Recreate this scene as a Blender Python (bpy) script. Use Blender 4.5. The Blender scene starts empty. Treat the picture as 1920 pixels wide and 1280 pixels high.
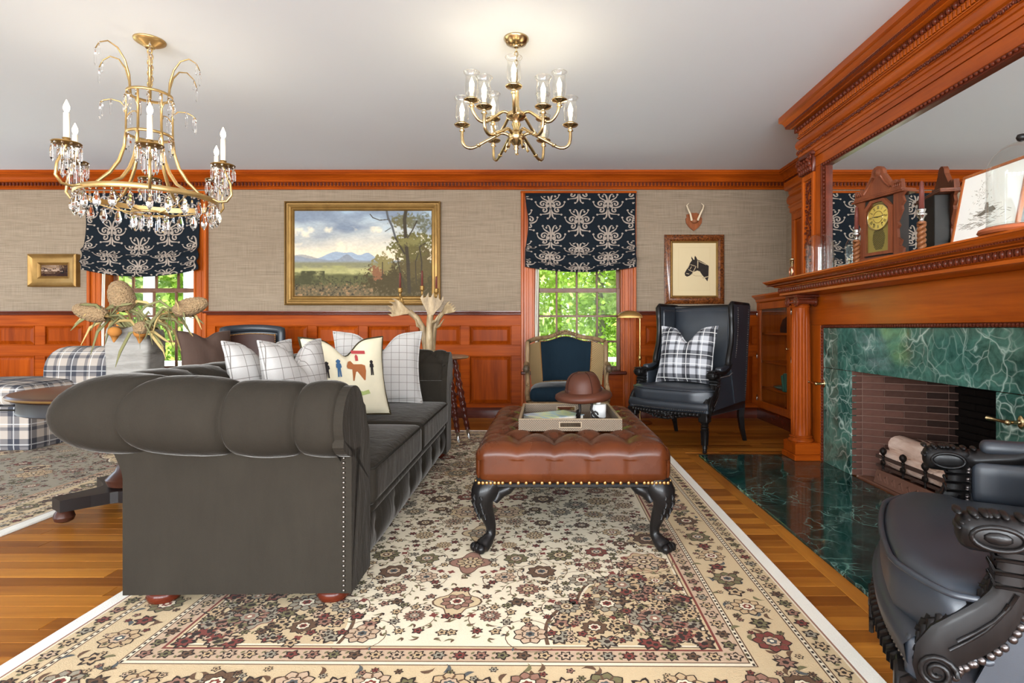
import bpy, math, random
import numpy as np
from mathutils import Vector, Matrix
random.seed(7)
PI = math.pi
sc = bpy.context.scene
COL = sc.collection

# ------------------------------------------------------------------ camera
F = 1067.0                      # focal length in pixels of a 1920 px wide frame
cam_d = bpy.data.cameras.new('camera')
cam_d.sensor_width = 36.0
cam_d.lens = F / 1920 * 36.0
cam_d.shift_x = -62 / 1920.0
cam_d.shift_y = -24 / 1920.0
cam_d.clip_start = 0.05
cam = bpy.data.objects.new('camera', cam_d)
cam.location = (0, 0, 0.9)
cam.rotation_euler = (PI / 2, 0, 0)
COL.objects.link(cam)
sc.camera = cam

# ------------------------------------------------------------------ room size
XL, XR, YF, YB, ZC = -7.0, 2.45, -5.6, 5.78, 2.48

# ------------------------------------------------------------------ sky, sun, added fill lights, exposure
w = bpy.data.worlds.new('sky'); sc.world = w; w.use_nodes = True
wn = w.node_tree
sky = wn.nodes.new('ShaderNodeTexSky'); sky.sky_type = 'NISHITA'
sky.sun_disc = False; sky.sun_elevation = math.radians(55); sky.sun_rotation = math.radians(160)
sky.air_density = 1.0; sky.dust_density = 1.5
wn.links.new(sky.outputs[0], wn.nodes['Background'].inputs[0])
wn.nodes['Background'].inputs[1].default_value = 0.32
sun_d = bpy.data.lights.new('sun', 'SUN'); sun_d.energy = 15.0; sun_d.angle = 0.02
sun_d.color = (1.0, 0.96, 0.88)
sun = bpy.data.objects.new('sun', sun_d); sun.location = (0, -8, 20)
sun.rotation_euler = Vector((-.55, -.06, -.83)).to_track_quat('-Z', 'Y').to_euler()
COL.objects.link(sun)

def area(name, loc, rot, sx, sy, energy, color=(1, 1, 1)):
    d = bpy.data.lights.new(name, 'AREA'); d.shape = 'RECTANGLE'; d.size = sx; d.size_y = sy
    d.energy = energy; d.color = color
    o = bpy.data.objects.new(name, d); o.location = loc; o.rotation_euler = rot
    COL.objects.link(o); return o
# added up-tilted fill lights in invented openings of the unseen front and left walls
ADDED_FRONT_GAPS = [(-6.6, -4.7), (-4.2, -2.3), (-1.8, 0.1), (0.5, 2.3)]
for i, (a, b) in enumerate(ADDED_FRONT_GAPS):
    area('added_fill_front', ((a + b) / 2, YF - 0.16, 1.4), (PI / 2 + math.radians(22), 0, 0), b - a, 1.9, 230, (0.89, 0.95, 1.0))
ADDED_LEFT_GAPS = [(-4.6, -2.6), (-1.8, 0.0), (0.9, 2.7), (3.6, 5.4)]
for i, (a, b) in enumerate(ADDED_LEFT_GAPS):
    area('added_fill_left', (XL - 0.16, (a + b) / 2, 1.4), (0, -PI / 2 - math.radians(30), 0), 1.9, b - a, 18, (0.89, 0.96, 1.0))
ADDED_RIGHT_GAPS = [(-4.9, -3.1), (-2.5, -0.7)]  # openings invented in the unseen right wall, with fill added for the ceiling
for i, (a, b) in enumerate(ADDED_RIGHT_GAPS):
    area('added_fill_right', (XR + 0.16, (a + b) / 2, 1.4), (0, PI / 2 + math.radians(30), 0), 1.9, b - a, 160, (0.89, 0.95, 1.0))
sc.view_settings.view_transform = 'Standard'
sc.view_settings.look = 'None'
sc.view_settings.gamma = 1.0
sc.view_settings.use_curve_mapping = False
sc.view_settings.exposure = 0.86

# ------------------------------------------------------------------ pixel helpers
def PX(px, Y): return (px - 1022) * Y / F
def PZ(py, Y): return 0.9 - (py - 616) * Y / F

# ------------------------------------------------------------------ mesh builder
def wloc(o):
    v = Vector((0, 0, 0))
    while o is not None:
        v = v + o.location; o = o.parent
    return v

class MB:
    def __init__(s): s.v = []; s.f = []; s.m = []; s.mi = 0
    def add(s, vs, fs):
        b = len(s.v); s.v.extend([tuple(p) for p in vs])
        s.f.extend([tuple(i + b for i in f) for f in fs]); s.m.extend([s.mi] * len(fs)); return s
    def box(s, x0, x1, y0, y1, z0, z1, c=0.0):
        if x0 > x1: x0, x1 = x1, x0
        if y0 > y1: y0, y1 = y1, y0
        if z0 > z1: z0, z1 = z1, z0
        c = min(c, (x1 - x0) * .45, (y1 - y0) * .45, (z1 - z0) * .45)
        if c <= 0:
            vs = [(x, y, z) for z in (z0, z1) for y in (y0, y1) for x in (x0, x1)]
            return s.add(vs, [(0, 2, 3, 1), (4, 5, 7, 6), (0, 1, 5, 4), (2, 6, 7, 3), (0, 4, 6, 2), (1, 3, 7, 5)])
        vs = []; idx = {}
        X = (x0, x1); Y = (y0, y1); Z = (z0, z1)
        for i in (0, 1):
            for j in (0, 1):
                for k in (0, 1):
                    sx, sy, sz = (1 - 2 * i) * c, (1 - 2 * j) * c, (1 - 2 * k) * c
                    for a in range(3):
                        p = [X[i] + sx, Y[j] + sy, Z[k] + sz]; p[a] = (X[i], Y[j], Z[k])[a]
                        idx[i, j, k, a] = len(vs); vs.append(tuple(p))
        fs = []
        def q(*ks): fs.append(tuple(idx[k] for k in ks))
        q((0,0,0,0),(0,0,1,0),(0,1,1,0),(0,1,0,0)); q((1,0,0,0),(1,1,0,0),(1,1,1,0),(1,0,1,0))
        q((0,0,0,1),(1,0,0,1),(1,0,1,1),(0,0,1,1)); q((0,1,0,1),(0,1,1,1),(1,1,1,1),(1,1,0,1))
        q((0,0,0,2),(0,1,0,2),(1,1,0,2),(1,0,0,2)); q((0,0,1,2),(1,0,1,2),(1,1,1,2),(0,1,1,2))
        for i in (0, 1):
            for j in (0, 1):
                q((i,j,0,0),(i,j,0,1),(i,j,1,1),(i,j,1,0))
                q((i,0,j,0),(i,0,j,2),(i,1,j,2),(i,1,j,0))
                q((0,i,j,1),(0,i,j,2),(1,i,j,2),(1,i,j,1))
                for k in (0, 1): q((i,j,k,0),(i,j,k,1),(i,j,k,2))
        return s.add(vs, fs)
    def grid(s, P, nu, nv, cu=False, cv=False):
        """P: list of nu*nv points, index u*nv+v"""
        fs = []
        for i in range(nu if cu else nu - 1):
            for j in range(nv if cv else nv - 1):
                a, b = i, (i + 1) % nu; c, d = j, (j + 1) % nv
                fs.append((a * nv + c, b * nv + c, b * nv + d, a * nv + d))
        return s.add(P, fs)
    def tube(s, path, r, n=8, cap=True, closed=False, flat=None):
        path = [Vector(p) for p in path]; N = len(path)
        if not hasattr(r, '__len__'): r = [r] * N
        P = []; up = None
        for i, p in enumerate(path):
            if closed: t = path[(i + 1) % N] - path[i - 1]
            else: t = path[min(i + 1, N - 1)] - path[max(i - 1, 0)]
            if t.length < 1e-9: t = Vector((0, 0, 1))
            t.normalize()
            if up is None:
                up = Vector((0, 0, 1)) if abs(t.z) < .9 else Vector((0, 1, 0))
            u = up - t * up.dot(t)
            if u.length < 1e-6: u = Vector((1, 0, 0)) - t * t.x
            u.normalize(); up = u; w_ = t.cross(u)
            for k in range(n):
                a = 2 * PI * k / n
                fx = 1.0 if flat is None else flat
                P.append(p + (u * math.cos(a) + w_ * math.sin(a) * fx) * r[i])
        s.grid(P, N, n, closed, True)
        if cap and not closed:
            b = len(s.v) - N * n
            s.f.append(tuple(b + k for k in range(n))[::-1]); s.m.append(s.mi)
            s.f.append(tuple(b + (N - 1) * n + k for k in range(n))); s.m.append(s.mi)
        return s
    def cyl(s, p0, p1, r0, r1=None, n=12): return s.tube([p0, p1], [r0, r0 if r1 is None else r1], n)
    def lathe(s, prof, c=(0, 0, 0), n=16, axis='z', flute=None, cap=True):
        P = []
        for (r, z) in prof:
            for k in range(n):
                a = 2 * PI * k / n
                rr = r if flute is None else r * flute(a, z)
                x, y = rr * math.cos(a), rr * math.sin(a)
                if axis == 'z': p = (x, y, z)
                elif axis == 'y': p = (x, -z, y)
                else: p = (z, x, y)
                P.append((p[0] + c[0], p[1] + c[1], p[2] + c[2]))
        s.grid(P, len(prof), n, False, True)
        if cap:
            b = len(s.v) - len(prof) * n; e = len(s.v) - n
            if prof[0][0] > 1e-5: s.f.append(tuple(b + k for k in range(n))[::-1]); s.m.append(s.mi)
            if prof[-1][0] > 1e-5: s.f.append(tuple(e + k for k in range(n))); s.m.append(s.mi)
        return s
    def ball(s, c, r, n=8, sc3=(1, 1, 1)):
        m = max(4, n // 2 + 1); P = []
        for i in range(m + 1):
            t = PI * i / m
            for k in range(n):
                a = 2 * PI * k / n
                P.append((c[0] + r * sc3[0] * math.sin(t) * math.cos(a), c[1] + r * sc3[1] * math.sin(t) * math.sin(a), c[2] - r * sc3[2] * math.cos(t)))
        return s.grid(P, m + 1, n, False, True)
    def prism(s, poly, d0, d1, plane='xz'):
        """extrude a 2D polygon along the third axis"""
        def mk(p, d):
            if plane == 'xz': return (p[0], d, p[1])
            if plane == 'yz': return (d, p[0], p[1])
            return (p[0], p[1], d)
        n = len(poly)
        vs = [mk(p, d0) for p in poly] + [mk(p, d1) for p in poly]
        fs = [tuple(range(n))[::-1], tuple(range(n, 2 * n))] + [(i, (i + 1) % n, n + (i + 1) % n, n + i) for i in range(n)]
        return s.add(vs, fs)
    def sweep(s, prof, path, closed_prof=False):
        """prof: list of (out, z); path: list of (point(x,y), normal(x,y)) with mitre already in the normal"""
        P = []
        for (p, nn) in path:
            for (o, z) in prof: P.append((p[0] + nn[0] * o, p[1] + nn[1] * o, z))
        return s.grid(P, len(path), len(prof), False, closed_prof)
    def rbox(s, c, h, r, n=6, fn=None):
        """rounded box: centre, half sizes, edge radius"""
        inner = [max(1e-4, h[i] - r) for i in range(3)]
        idx = {}; vs = []; fs = []
        lin = [-1 + 2 * i / n for i in range(n + 1)]
        # put more samples near edges
        def vert(p):
            q = [p[i] * h[i] for i in range(3)]
            cc = [max(-inner[i], min(inner[i], q[i])) for i in range(3)]
            d = Vector([q[i] - cc[i] for i in range(3)])
            if d.length > 1e-9: d = d.normalized() * r
            out = [cc[i] + d[i] for i in range(3)]
            if fn: out = fn(out)
            k = tuple(round(x, 5) for x in p)
            if k not in idx:
                idx[k] = len(vs); vs.append((out[0] + c[0], out[1] + c[1], out[2] + c[2]))
            return idx[k]
        def ease(t): return math.copysign(1 - (1 - abs(t)) ** 1.6, t)
        L = [ease(t) for t in lin]
        for a in range(3):
            b, d = (a + 1) % 3, (a + 2) % 3
            for sg in (-1, 1):
                for i in range(n):
                    for j in range(n):
                        qs = []
                        for (ii, jj) in ((i, j), (i + 1, j), (i + 1, j + 1), (i, j + 1)):
                            p = [0, 0, 0]; p[a] = sg; p[b] = L[ii]; p[d] = L[jj]
                            qs.append(vert(p))
                        if sg < 0: qs = qs[::-1]
                        fs.append(tuple(qs))
        return s.add(vs, fs)
    def xf(s, fn, start=0):
        s.v = s.v[:start] + [tuple(fn(Vector(p))) for p in s.v[start:]]; return s
    def mesh(s, name, mats, smooth=False, off=None):
        me = bpy.data.meshes.new(name)
        vs = s.v if off is None else [(p[0] - off[0], p[1] - off[1], p[2] - off[2]) for p in s.v]
        me.from_pydata(vs, [], s.f)
        for m in (mats if isinstance(mats, (list, tuple)) else [mats]): me.materials.append(m)
        if any(s.m): me.polygons.foreach_set('material_index', s.m)
        if smooth is True: me.polygons.foreach_set('use_smooth', [True] * len(s.f))
        elif smooth:
            me.polygons.foreach_set('use_smooth', [True] * len(s.f))
            try: me.set_sharp_from_angle(angle=math.radians(smooth))
            except Exception: pass
        me.update(); return me
    def build(s, name, mats, parent=None, smooth=False, world=True, loc=None):
        off = None
        if parent is not None and world: off = wloc(parent)
        elif loc is not None: off = loc
        o = bpy.data.objects.new(name, s.mesh(name, mats, smooth, off)); COL.objects.link(o)
        if parent is not None: o.parent = parent
        elif loc is not None: o.location = loc
        return o

def place(name, me, parent, loc=(0, 0, 0), rot=(0, 0, 0), scale=(1, 1, 1)):
    o = bpy.data.objects.new(name, me); COL.objects.link(o); o.parent = parent
    o.location = loc; o.rotation_euler = rot; o.scale = scale; return o
def tag(o, label, cat, group=None):
    o['label'] = label; o['category'] = cat
    if group: o['group'] = group
    return o
def root(name, label, cat, loc=(0, 0, 0), rz=0.0, group=None):
    o = bpy.data.objects.new(name, None); o.empty_display_size = .1; COL.objects.link(o)
    o.location = loc; o.rotation_euler = (0, 0, rz)
    return tag(o, label, cat, group)
def struct(o): o['kind'] = 'structure'; return o
def stuff(o): o['kind'] = 'stuff'; return o
def sroot(name, loc=(0, 0, 0)):
    o = bpy.data.objects.new(name, None); o.empty_display_size = .1; COL.objects.link(o); o.location = loc
    return struct(o)

# ------------------------------------------------------------------ materials
def lin(c):
    c = c / 255.0
    return c / 12.92 if c <= .04045 else ((c + .055) / 1.055) ** 2.4
def C(r, g, b): return (lin(r), lin(g), lin(b), 1.0)

class NT:
    def __init__(s, name):
        s.mat = bpy.data.materials.new(name); s.mat.use_nodes = True
        s.t = s.mat.node_tree; s.b = s.t.nodes['Principled BSDF']; s.out = s.t.nodes['Material Output']
        s._tc = None
    def n(s, typ, **kw):
        o = s.t.nodes.new(typ)
        for k, v in kw.items(): setattr(o, k, v)
        return o
    def put(s, sock, v):
        if isinstance(v, bpy.types.NodeSocket): s.t.links.new(v, sock)
        elif v is not None: sock.default_value = v
    def co(s, kind='Object'):
        if s._tc is None: s._tc = s.n('ShaderNodeTexCoord')
        return s._tc.outputs[kind]
    def math(s, op, a, b=None, c=None):
        o = s.n('ShaderNodeMath', operation=op)
        s.put(o.inputs[0], a); s.put(o.inputs[1], b); s.put(o.inputs[2], c); return o.outputs[0]
    def mix(s, fac, a, b, mode='MIX'):
        o = s.n('ShaderNodeMix', data_type='RGBA', blend_type=mode)
        s.put(o.inputs[0], fac); s.put(o.inputs[6], a); s.put(o.inputs[7], b); return o.outputs[2]
    def sep(s, v):
        o = s.n('ShaderNodeSeparateXYZ'); s.put(o.inputs[0], v); return o.outputs
    def comb(s, x, y, z):
        o = s.n('ShaderNodeCombineXYZ'); s.put(o.inputs[0], x); s.put(o.inputs[1], y); s.put(o.inputs[2], z); return o.outputs[0]
    def map(s, v, scale=(1, 1, 1), loc=(0, 0, 0), rot=(0, 0, 0)):
        o = s.n('ShaderNodeMapping'); s.put(o.inputs[0], v); o.inputs[1].default_value = loc
        o.inputs[2].default_value = rot; o.inputs[3].default_value = scale; return o.outputs[0]
    def noise(s, v, scale=5, detail=4, rough=.55, dist=0.0, col=False):
        o = s.n('ShaderNodeTexNoise'); s.put(o.inputs['Vector'], v); o.inputs['Scale'].default_value = scale
        o.inputs['Detail'].default_value = detail; o.inputs['Roughness'].default_value = rough
        o.inputs['Distortion'].default_value = dist
        return o.outputs[1 if col else 0]
    def vor(s, v, scale=5, feature='F1', out='Distance', rnd=1.0):
        o = s.n('ShaderNodeTexVoronoi', feature=feature); s.put(o.inputs['Vector'], v)
        o.inputs['Scale'].default_value = scale; o.inputs['Randomness'].default_value = rnd
        return o.outputs[out]
    def ramp(s, fac, stops):
        o = s.n('ShaderNodeValToRGB'); s.put(o.inputs[0], fac); e = o.color_ramp.elements
        while len(e) < len(stops): e.new(0.5)
        for i, (p, c) in enumerate(stops): e[i].position = p; e[i].color = c
        return o.outputs[0]
    def stripe(s, x, period, offs, width):
        q = s.math('FRACT', s.math('ADD', s.math('DIVIDE', x, period), offs))
        return s.math('LESS_THAN', q, width)
    def bump(s, h, strength=.3, dist=.01):
        o = s.n('ShaderNodeBump'); o.inputs['Strength'].default_value = strength; o.inputs['Distance'].default_value = dist
        s.put(o.inputs['Height'], h); s.t.links.new(o.outputs[0], s.b.inputs['Normal']); return s
    def set(s, color=None, rough=None, metal=None, coat=None, sheen=None, spec=None, trans=None, ior=None, emit=None, estr=None, alpha=None):
        i = s.b.inputs
        for k, v in (('Base Color', color), ('Roughness', rough), ('Metallic', metal), ('Coat Weight', coat), ('Sheen Weight', sheen),
                     ('Specular IOR Level', spec), ('Transmission Weight', trans), ('IOR', ior), ('Emission Color', emit), ('Emission Strength', estr), ('Alpha', alpha)):
            if v is not None: s.put(i[k], v)
        return s

def plain(name, color, rough=.5, metal=0.0, var=0.12, scale=12, bumpy=0.0, **kw):
    m = NT(name); nz = m.noise(m.co(), scale, 4)
    dark = tuple(c * (1 - var) for c in color[:3]) + (1,); lite = tuple(min(1, c * (1 + var)) for c in color[:3]) + (1,)
    kw.setdefault('spec', .12 if rough >= .8 else .35)
    m.set(color=m.mix(nz, dark, lite), rough=rough, metal=metal, **kw)
    if bumpy: m.bump(m.noise(m.co(), scale * 6, 3), bumpy, .004)
    return m.mat

def wood(name, c1, c2, axis=0, rough=.34, coat=.06, freq=1.0, objrand=0.0, spec=.2):
    m = NT(name); sca = [14 * freq] * 3; sca[axis] = 1.1 * freq
    v = m.co()
    if objrand:
        oi = m.n('ShaderNodeObjectInfo'); r = oi.outputs['Random']
        va = m.n('ShaderNodeVectorMath', operation='ADD'); m.put(va.inputs[0], v)
        m.put(va.inputs[1], m.comb(m.math('MULTIPLY', r, 37.0), m.math('MULTIPLY', r, 91.0), m.math('MULTIPLY', r, 53.0))); v = va.outputs[0]
    g = m.noise(m.map(v, tuple(sca)), 1.0, 6, .6, .6)
    fine = [90 * freq] * 3; fine[axis] = 3
    g2 = m.noise(m.map(v, tuple(fine)), 1.0, 2)
    big = m.noise(v, 1.7, 2)
    fac = m.math('ADD', m.math('MULTIPLY', g, .6), m.math('ADD', m.math('MULTIPLY', g2, .2), m.math('MULTIPLY', big, .25)))
    col = m.ramp(fac, [(.36, c2), (.66, c1)])
    if objrand:
        col = m.mix(m.math('MULTIPLY', r, objrand), col, m.mix(1.0, col, C(150, 120, 95), 'MULTIPLY'))
    m.set(color=col, rough=rough, coat=coat, spec=spec); m.b.inputs['Coat Roughness'].default_value = .12
    m.bump(g2, .06, .002)
    return m.mat

WX = wood('cherry_grain_x', C(164, 74, 14), C(116, 44, 7), 0, coat=0, spec=.06)
WY = wood('cherry_grain_y', C(176, 84, 16), C(128, 52, 8), 1, rough=.28, coat=.2, spec=.25)
WZ = wood('cherry_grain_z', C(176, 84, 16), C(128, 52, 8), 2, coat=.04)
WP = wood('cherry_panel_grain_z', C(166, 74, 12), C(120, 46, 6), 2, objrand=.5, coat=0, spec=.06)
WD = wood('dark_mahogany', C(104, 44, 24), C(66, 26, 15), 1, rough=.3)
WDX = wood('dark_mahogany_x', C(96, 38, 20), C(58, 22, 13), 0, rough=.25)
WFLOOR = wood('honey_oak_plank', C(188, 124, 46), C(140, 80, 26), 0, rough=.36, coat=.04, freq=.8, objrand=.75)
WCLOCK = wood('walnut_clock', C(122, 66, 40), C(84, 42, 26), 2, rough=.4)
WBURL = NT('burl_veneer'); _n = WBURL.noise(WBURL.co(), 40, 5, .6, 1.5)
WBURL.set(color=WBURL.ramp(_n, [(.35, C(48, 22, 10)), (.55, C(112, 60, 26)), (.7, C(140, 82, 38))]), rough=.25, coat=.4); WBURL = WBURL.mat

def wallpaper():
    m = NT('grasscloth'); v = m.co()
    h = m.noise(m.map(v, (5, 5, 300)), 1.0, 3); u = m.noise(m.map(v, (280, 280, 5)), 1.0, 3)
    f = m.math('ADD', m.math('MULTIPLY', h, .6), m.math('MULTIPLY', u, .4))
    big = m.noise(v, 1.3, 3)
    c = m.ramp(f, [(.33, C(114, 99, 82)), (.5, C(140, 124, 106)), (.68, C(160, 144, 124))])
    c = m.mix(m.math('MULTIPLY', big, .25), c, C(128, 110, 90))
    m.set(color=c, rough=.9, spec=.08); m.bump(f, .25, .004); return m.mat
M_WALL = wallpaper()
M_CEIL = plain('ceiling_paint', C(238, 247, 255), .9, var=.01, scale=3)
M_SHELL = plain('plaster_outside', C(214, 206, 192), .9, var=.04)

def marble(name, base, mid, vein, sc_=1.0, mixv=.55):
    m = NT(name); v = m.co()
    warp = m.noise(v, 3.2 * sc_, 3, .6, 0, True)
    va = m.n('ShaderNodeVectorMath', operation='MULTIPLY_ADD'); m.put(va.inputs[0], warp); va.inputs[1].default_value = (.30, .30, .30); m.put(va.inputs[2], v)
    vv = va.outputs[0]
    e1 = m.vor(vv, 4.2 * sc_, 'DISTANCE_TO_EDGE'); e2 = m.vor(vv, 13 * sc_, 'DISTANCE_TO_EDGE')
    cloud = m.noise(vv, 4.0 * sc_, 8, .68, 1.2); fine = m.noise(vv, 26 * sc_, 5, .65)
    base_c = m.mix(m.ramp(m.math('ADD', m.math('MULTIPLY', cloud, .75), m.math('MULTIPLY', fine, .25)), [(.36, (0, 0, 0, 1)), (.68, (1, 1, 1, 1))]), base, mid)
    v1 = m.ramp(m.math('DIVIDE', e1, m.math('ADD', .25, m.math('MULTIPLY', cloud, 1.6))), [(.0, (1, 1, 1, 1)), (.010, (.4, .4, .4, 1)), (.028, (0, 0, 0, 1))])
    v2 = m.ramp(m.math('DIVIDE', e2, m.math('ADD', .1, m.math('MULTIPLY', cloud, 1.4))), [(.0, (.6, .6, .6, 1)), (.025, (.2, .2, .2, 1)), (.1, (0, 0, 0, 1))])
    patch = m.ramp(m.noise(v, 2.6 * sc_, 3), [(.42, (.12, .12, .12, 1)), (.6, (1, 1, 1, 1))])
    vf = m.math('MULTIPLY', m.math('MAXIMUM', v1, v2), patch)
    m.set(color=m.mix(m.math('MULTIPLY', vf, mixv), base_c, vein), rough=.07, spec=.5); return m.mat
M_MARB = marble('green_marble_surround', C(22, 52, 46), C(84, 132, 118), C(205, 226, 214), 1.0, .75)
M_HEARTH = marble('dark_green_marble_hearth', C(3, 24, 24), C(14, 66, 62), C(150, 196, 182), 1.1, .6)
M_BRICK = NT('firebrick'); _oi = M_BRICK.n('ShaderNodeObjectInfo').outputs['Random']
M_BRICK.set(color=M_BRICK.mix(M_BRICK.noise(M_BRICK.co(), 30, 4), M_BRICK.mix(_oi, C(96, 60, 48), C(122, 82, 68)), C(84, 54, 44)), rough=.9); M_BRICK = M_BRICK.mat
M_MORT = plain('mortar', C(128, 102, 90), .95)
M_BRICK2 = plain('darker_firebrick', C(80, 56, 48), .95, var=.25, scale=30)
M_BRICK3 = plain('darkest_firebrick', C(52, 38, 33), .95, var=.25, scale=30)
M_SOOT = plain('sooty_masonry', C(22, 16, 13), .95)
M_IRON = plain('wrought_iron', C(36, 30, 27), .5, .6)
M_IRONB = plain('rusty_grate_iron', C(76, 56, 48), .7, .2)
M_BARK = NT('birch_bark'); _v = M_BARK.map(M_BARK.co(), (6, 30, 30))
M_BARK.set(color=M_BARK.ramp(M_BARK.noise(_v, 1.0, 5, .6, .5), [(.3, C(92, 62, 50)), (.4, C(205, 172, 152)), (.7, C(236, 214, 198))]), rough=.85); M_BARK = M_BARK.mat
M_BRASS = plain('polished_brass', C(190, 168, 126), .24, 1.0, var=.1)
M_ABRASS = plain('antique_brass', C(176, 148, 96), .3, 1.0, var=.2)
M_GOLDP = plain('gilded_iron', C(192, 160, 106), .36, .85, var=.12)
M_GILT = NT('gilt_frame'); M_GILT.set(color=M_GILT.mix(M_GILT.noise(M_GILT.co(), 9, 5), C(108, 78, 36), C(166, 130, 72)), rough=.45, metal=.65); M_GILT = M_GILT.mat
M_GILTD = plain('dark_gilt', C(118, 88, 44), .45, .6)
M_SILVER = plain('pewter', C(190, 188, 184), .25, 1.0)
M_MIRROR = NT('mirror_glass').set(color=(.86, .88, .87, 1), rough=.0, metal=1.0).mat
M_CANDW = plain('ivory_candle_sleeve', C(240, 232, 214), .5)
M_CANDR = plain('brown_taper_candle', C(92, 44, 36), .4)
M_BLACKW = wood('ebonized_wood', C(26, 23, 22), C(12, 11, 11), 2, rough=.36, coat=.1)
def emitter(name, c, s):
    m = NT(name).set(color=c, emit=c, estr=s); return m.mat
M_BULB = emitter('lit_bulb', (1.0, .78, .46, 1), 14)
def thin_glass(name, tint=(1, 1, 1, 1), refl=.12, rough=0.0):
    m = NT(name); tr = m.n('ShaderNodeBsdfTransparent'); tr.inputs[0].default_value = tint
    gl = m.n('ShaderNodeBsdfGlossy'); gl.inputs['Roughness'].default_value = rough
    lw = m.n('ShaderNodeLayerWeight'); lw.inputs[0].default_value = .35
    f = m.math('ADD', m.math('MULTIPLY', m.math('POWER', lw.outputs['Facing'], 2.0), .45), refl * .35)
    mx = m.n('ShaderNodeMixShader'); m.put(mx.inputs[0], f); m.t.links.new(tr.outputs[0], mx.inputs[1]); m.t.links.new(gl.outputs[0], mx.inputs[2])
    m.t.links.new(mx.outputs[0], m.out.inputs[0]); return m.mat
M_GLASS = thin_glass('clear_blown_glass', (.96, .98, .97, 1), .10)
M_SHADEG = thin_glass('etched_hurricane_glass', (.93, .93, .91, 1), .30)
M_PANE = thin_glass('window_pane', (.97, .99, .98, 1), .004)
M_CRYS = NT('cut_crystal').set(color=(1, 1, 1, 1), rough=.02, trans=1.0, ior=1.52).mat
def velvet(name, c1, c2):
    m = NT(name); nz = m.noise(m.co(), 7, 4); fz = m.noise(m.co(), 420, 2)
    lw = m.n('ShaderNodeLayerWeight'); lw.inputs[0].default_value = .5
    st = m.noise(m.map(m.co(), (22, 22, 5)), 1.0, 4, .6, .8)
    col = m.mix(m.math('ADD', m.math('ADD', m.math('MULTIPLY', nz, .35), m.math('MULTIPLY', st, .25)), m.math('MULTIPLY', fz, .4)), c1, c2)
    m.set(color=col, rough=.9, sheen=.28, spec=.05); m.b.inputs['Sheen Roughness'].default_value = .22
    m.b.inputs['Sheen Tint'].default_value = (.78, .72, .66, 1)
    wr = m.noise(m.map(m.co(), (9, 9, 3.5)), 1.6, 4, .55, .6)
    m.bump(m.math('ADD', m.math('MULTIPLY', fz, .10), wr), .35, .012); return m.mat
M_VELV = velvet('taupe_grey_mohair', C(30, 26, 22), C(52, 47, 40))
M_WELT = plain('dark_welt', C(36, 33, 28), .8)
def leather(name, c1, c2, rough=.32, spec=.26):
    m = NT(name); nz = m.noise(m.co(), 5, 5, .6); cr = m.vor(m.co(), 260, 'DISTANCE_TO_EDGE')
    m.set(color=m.mix(nz, c1, c2), rough=m.math('ADD', rough, m.math('MULTIPLY', nz, .12)), spec=spec)
    m.bump(cr, .06, .001); return m.mat
M_BRLEA = leather('chestnut_leather', C(48, 20, 8), C(98, 48, 20), .22, .2)
M_BKLEA = leather('black_leather', C(24, 28, 34), C(50, 56, 64), .34, .65)
M_DBLEA = leather('dark_brown_leather', C(40, 18, 10), C(66, 32, 18), .4)
M_HATL = leather('hat_leather', C(46, 22, 13), C(84, 44, 27), .45)
M_NVELV = velvet('midnight_blue_velvet', C(14, 24, 32), C(30, 44, 54))
M_NAIL = plain('dark_nailhead', C(120, 112, 104), .3, .9)
M_BNAIL = plain('brass_nailhead', C(190, 140, 80), .3, .9)
M_STEEL = plain('grey_nailhead', C(92, 86, 84), .28, .9)
# ================================================================== SETTING
WIN = [(-0.108, 0.785), (-4.49, -3.554)]           # window openings in the back wall
WZ0, WZ1 = 0.467, 2.24
CAS = 0.136
# ---- floor and its planks
fl = struct(MB().box(XL, XR, YF, YB, -.1, -.004).build('floor', WFLOOR, loc=(0, 0, -.1)))
PW = .0715
HX0, HX1, HY0, HY1 = 1.085, 1.858, 1.735, 4.02     # hearth slab
y = 1.06; row = 0
while y < YB - .03:
    y1 = min(y + PW - .0012, YB - .02)
    segs = []
    rnd = random.random()
    cut = -2.62 + .25 + rnd * .9
    segs += [(-2.62, cut), (cut, -1.2)]
    if y > 4.85: segs += [(-1.2, -.3 + rnd * .5), (-.3 + rnd * .5, .62)]
    xr = 2.14 if (y > HY1 + .06 or y < HY0 - .14) else (HX0 - .066)
    if xr > 1.5:
        c2 = .9 + random.random() * .9
        segs += [(.62, c2), (c2, xr)]
    elif y1 > HY1 or (y1 > HY0 - .07 and y < HY0 + .0): segs += [(.62, HX0 - .066)]
    else: segs += [(.62, xr)]
    for (a, b) in segs:
        MB().box(a + .0006, b - .0006, y, y1, -.02, 0, .0012).build('plank', WFLOOR, fl)
    y += PW; row += 1
WFLOORY = wood('honey_oak_border', C(188, 124, 46), C(140, 80, 26), 1, rough=.36, coat=.04, freq=.8, objrand=.75)
for (a, b) in ((HY0 - .068, 2.6), (2.6, HY1 + .002)):
    MB().box(HX0 - .065, HX0 - .001, a, b - .001, -.02, .0006, .0012).build('border_plank', WFLOORY, fl)
MB().box(HX0, 1.9, HY0 - .067, HY0 - .001, -.02, .0006, .0012).build('border_plank', WFLOOR, fl)
MB().box(HX0, 1.66, HY1 + .001, HY1 + .05, -.02, .0006, .0012).build('border_plank', WFLOOR, fl)

# ---- ceiling
struct(MB().box(XL - .2, XR + .2, YF - .2, YB + .2, ZC, ZC + .15).build('ceiling', M_CEIL, loc=(0, 0, ZC)))

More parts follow.
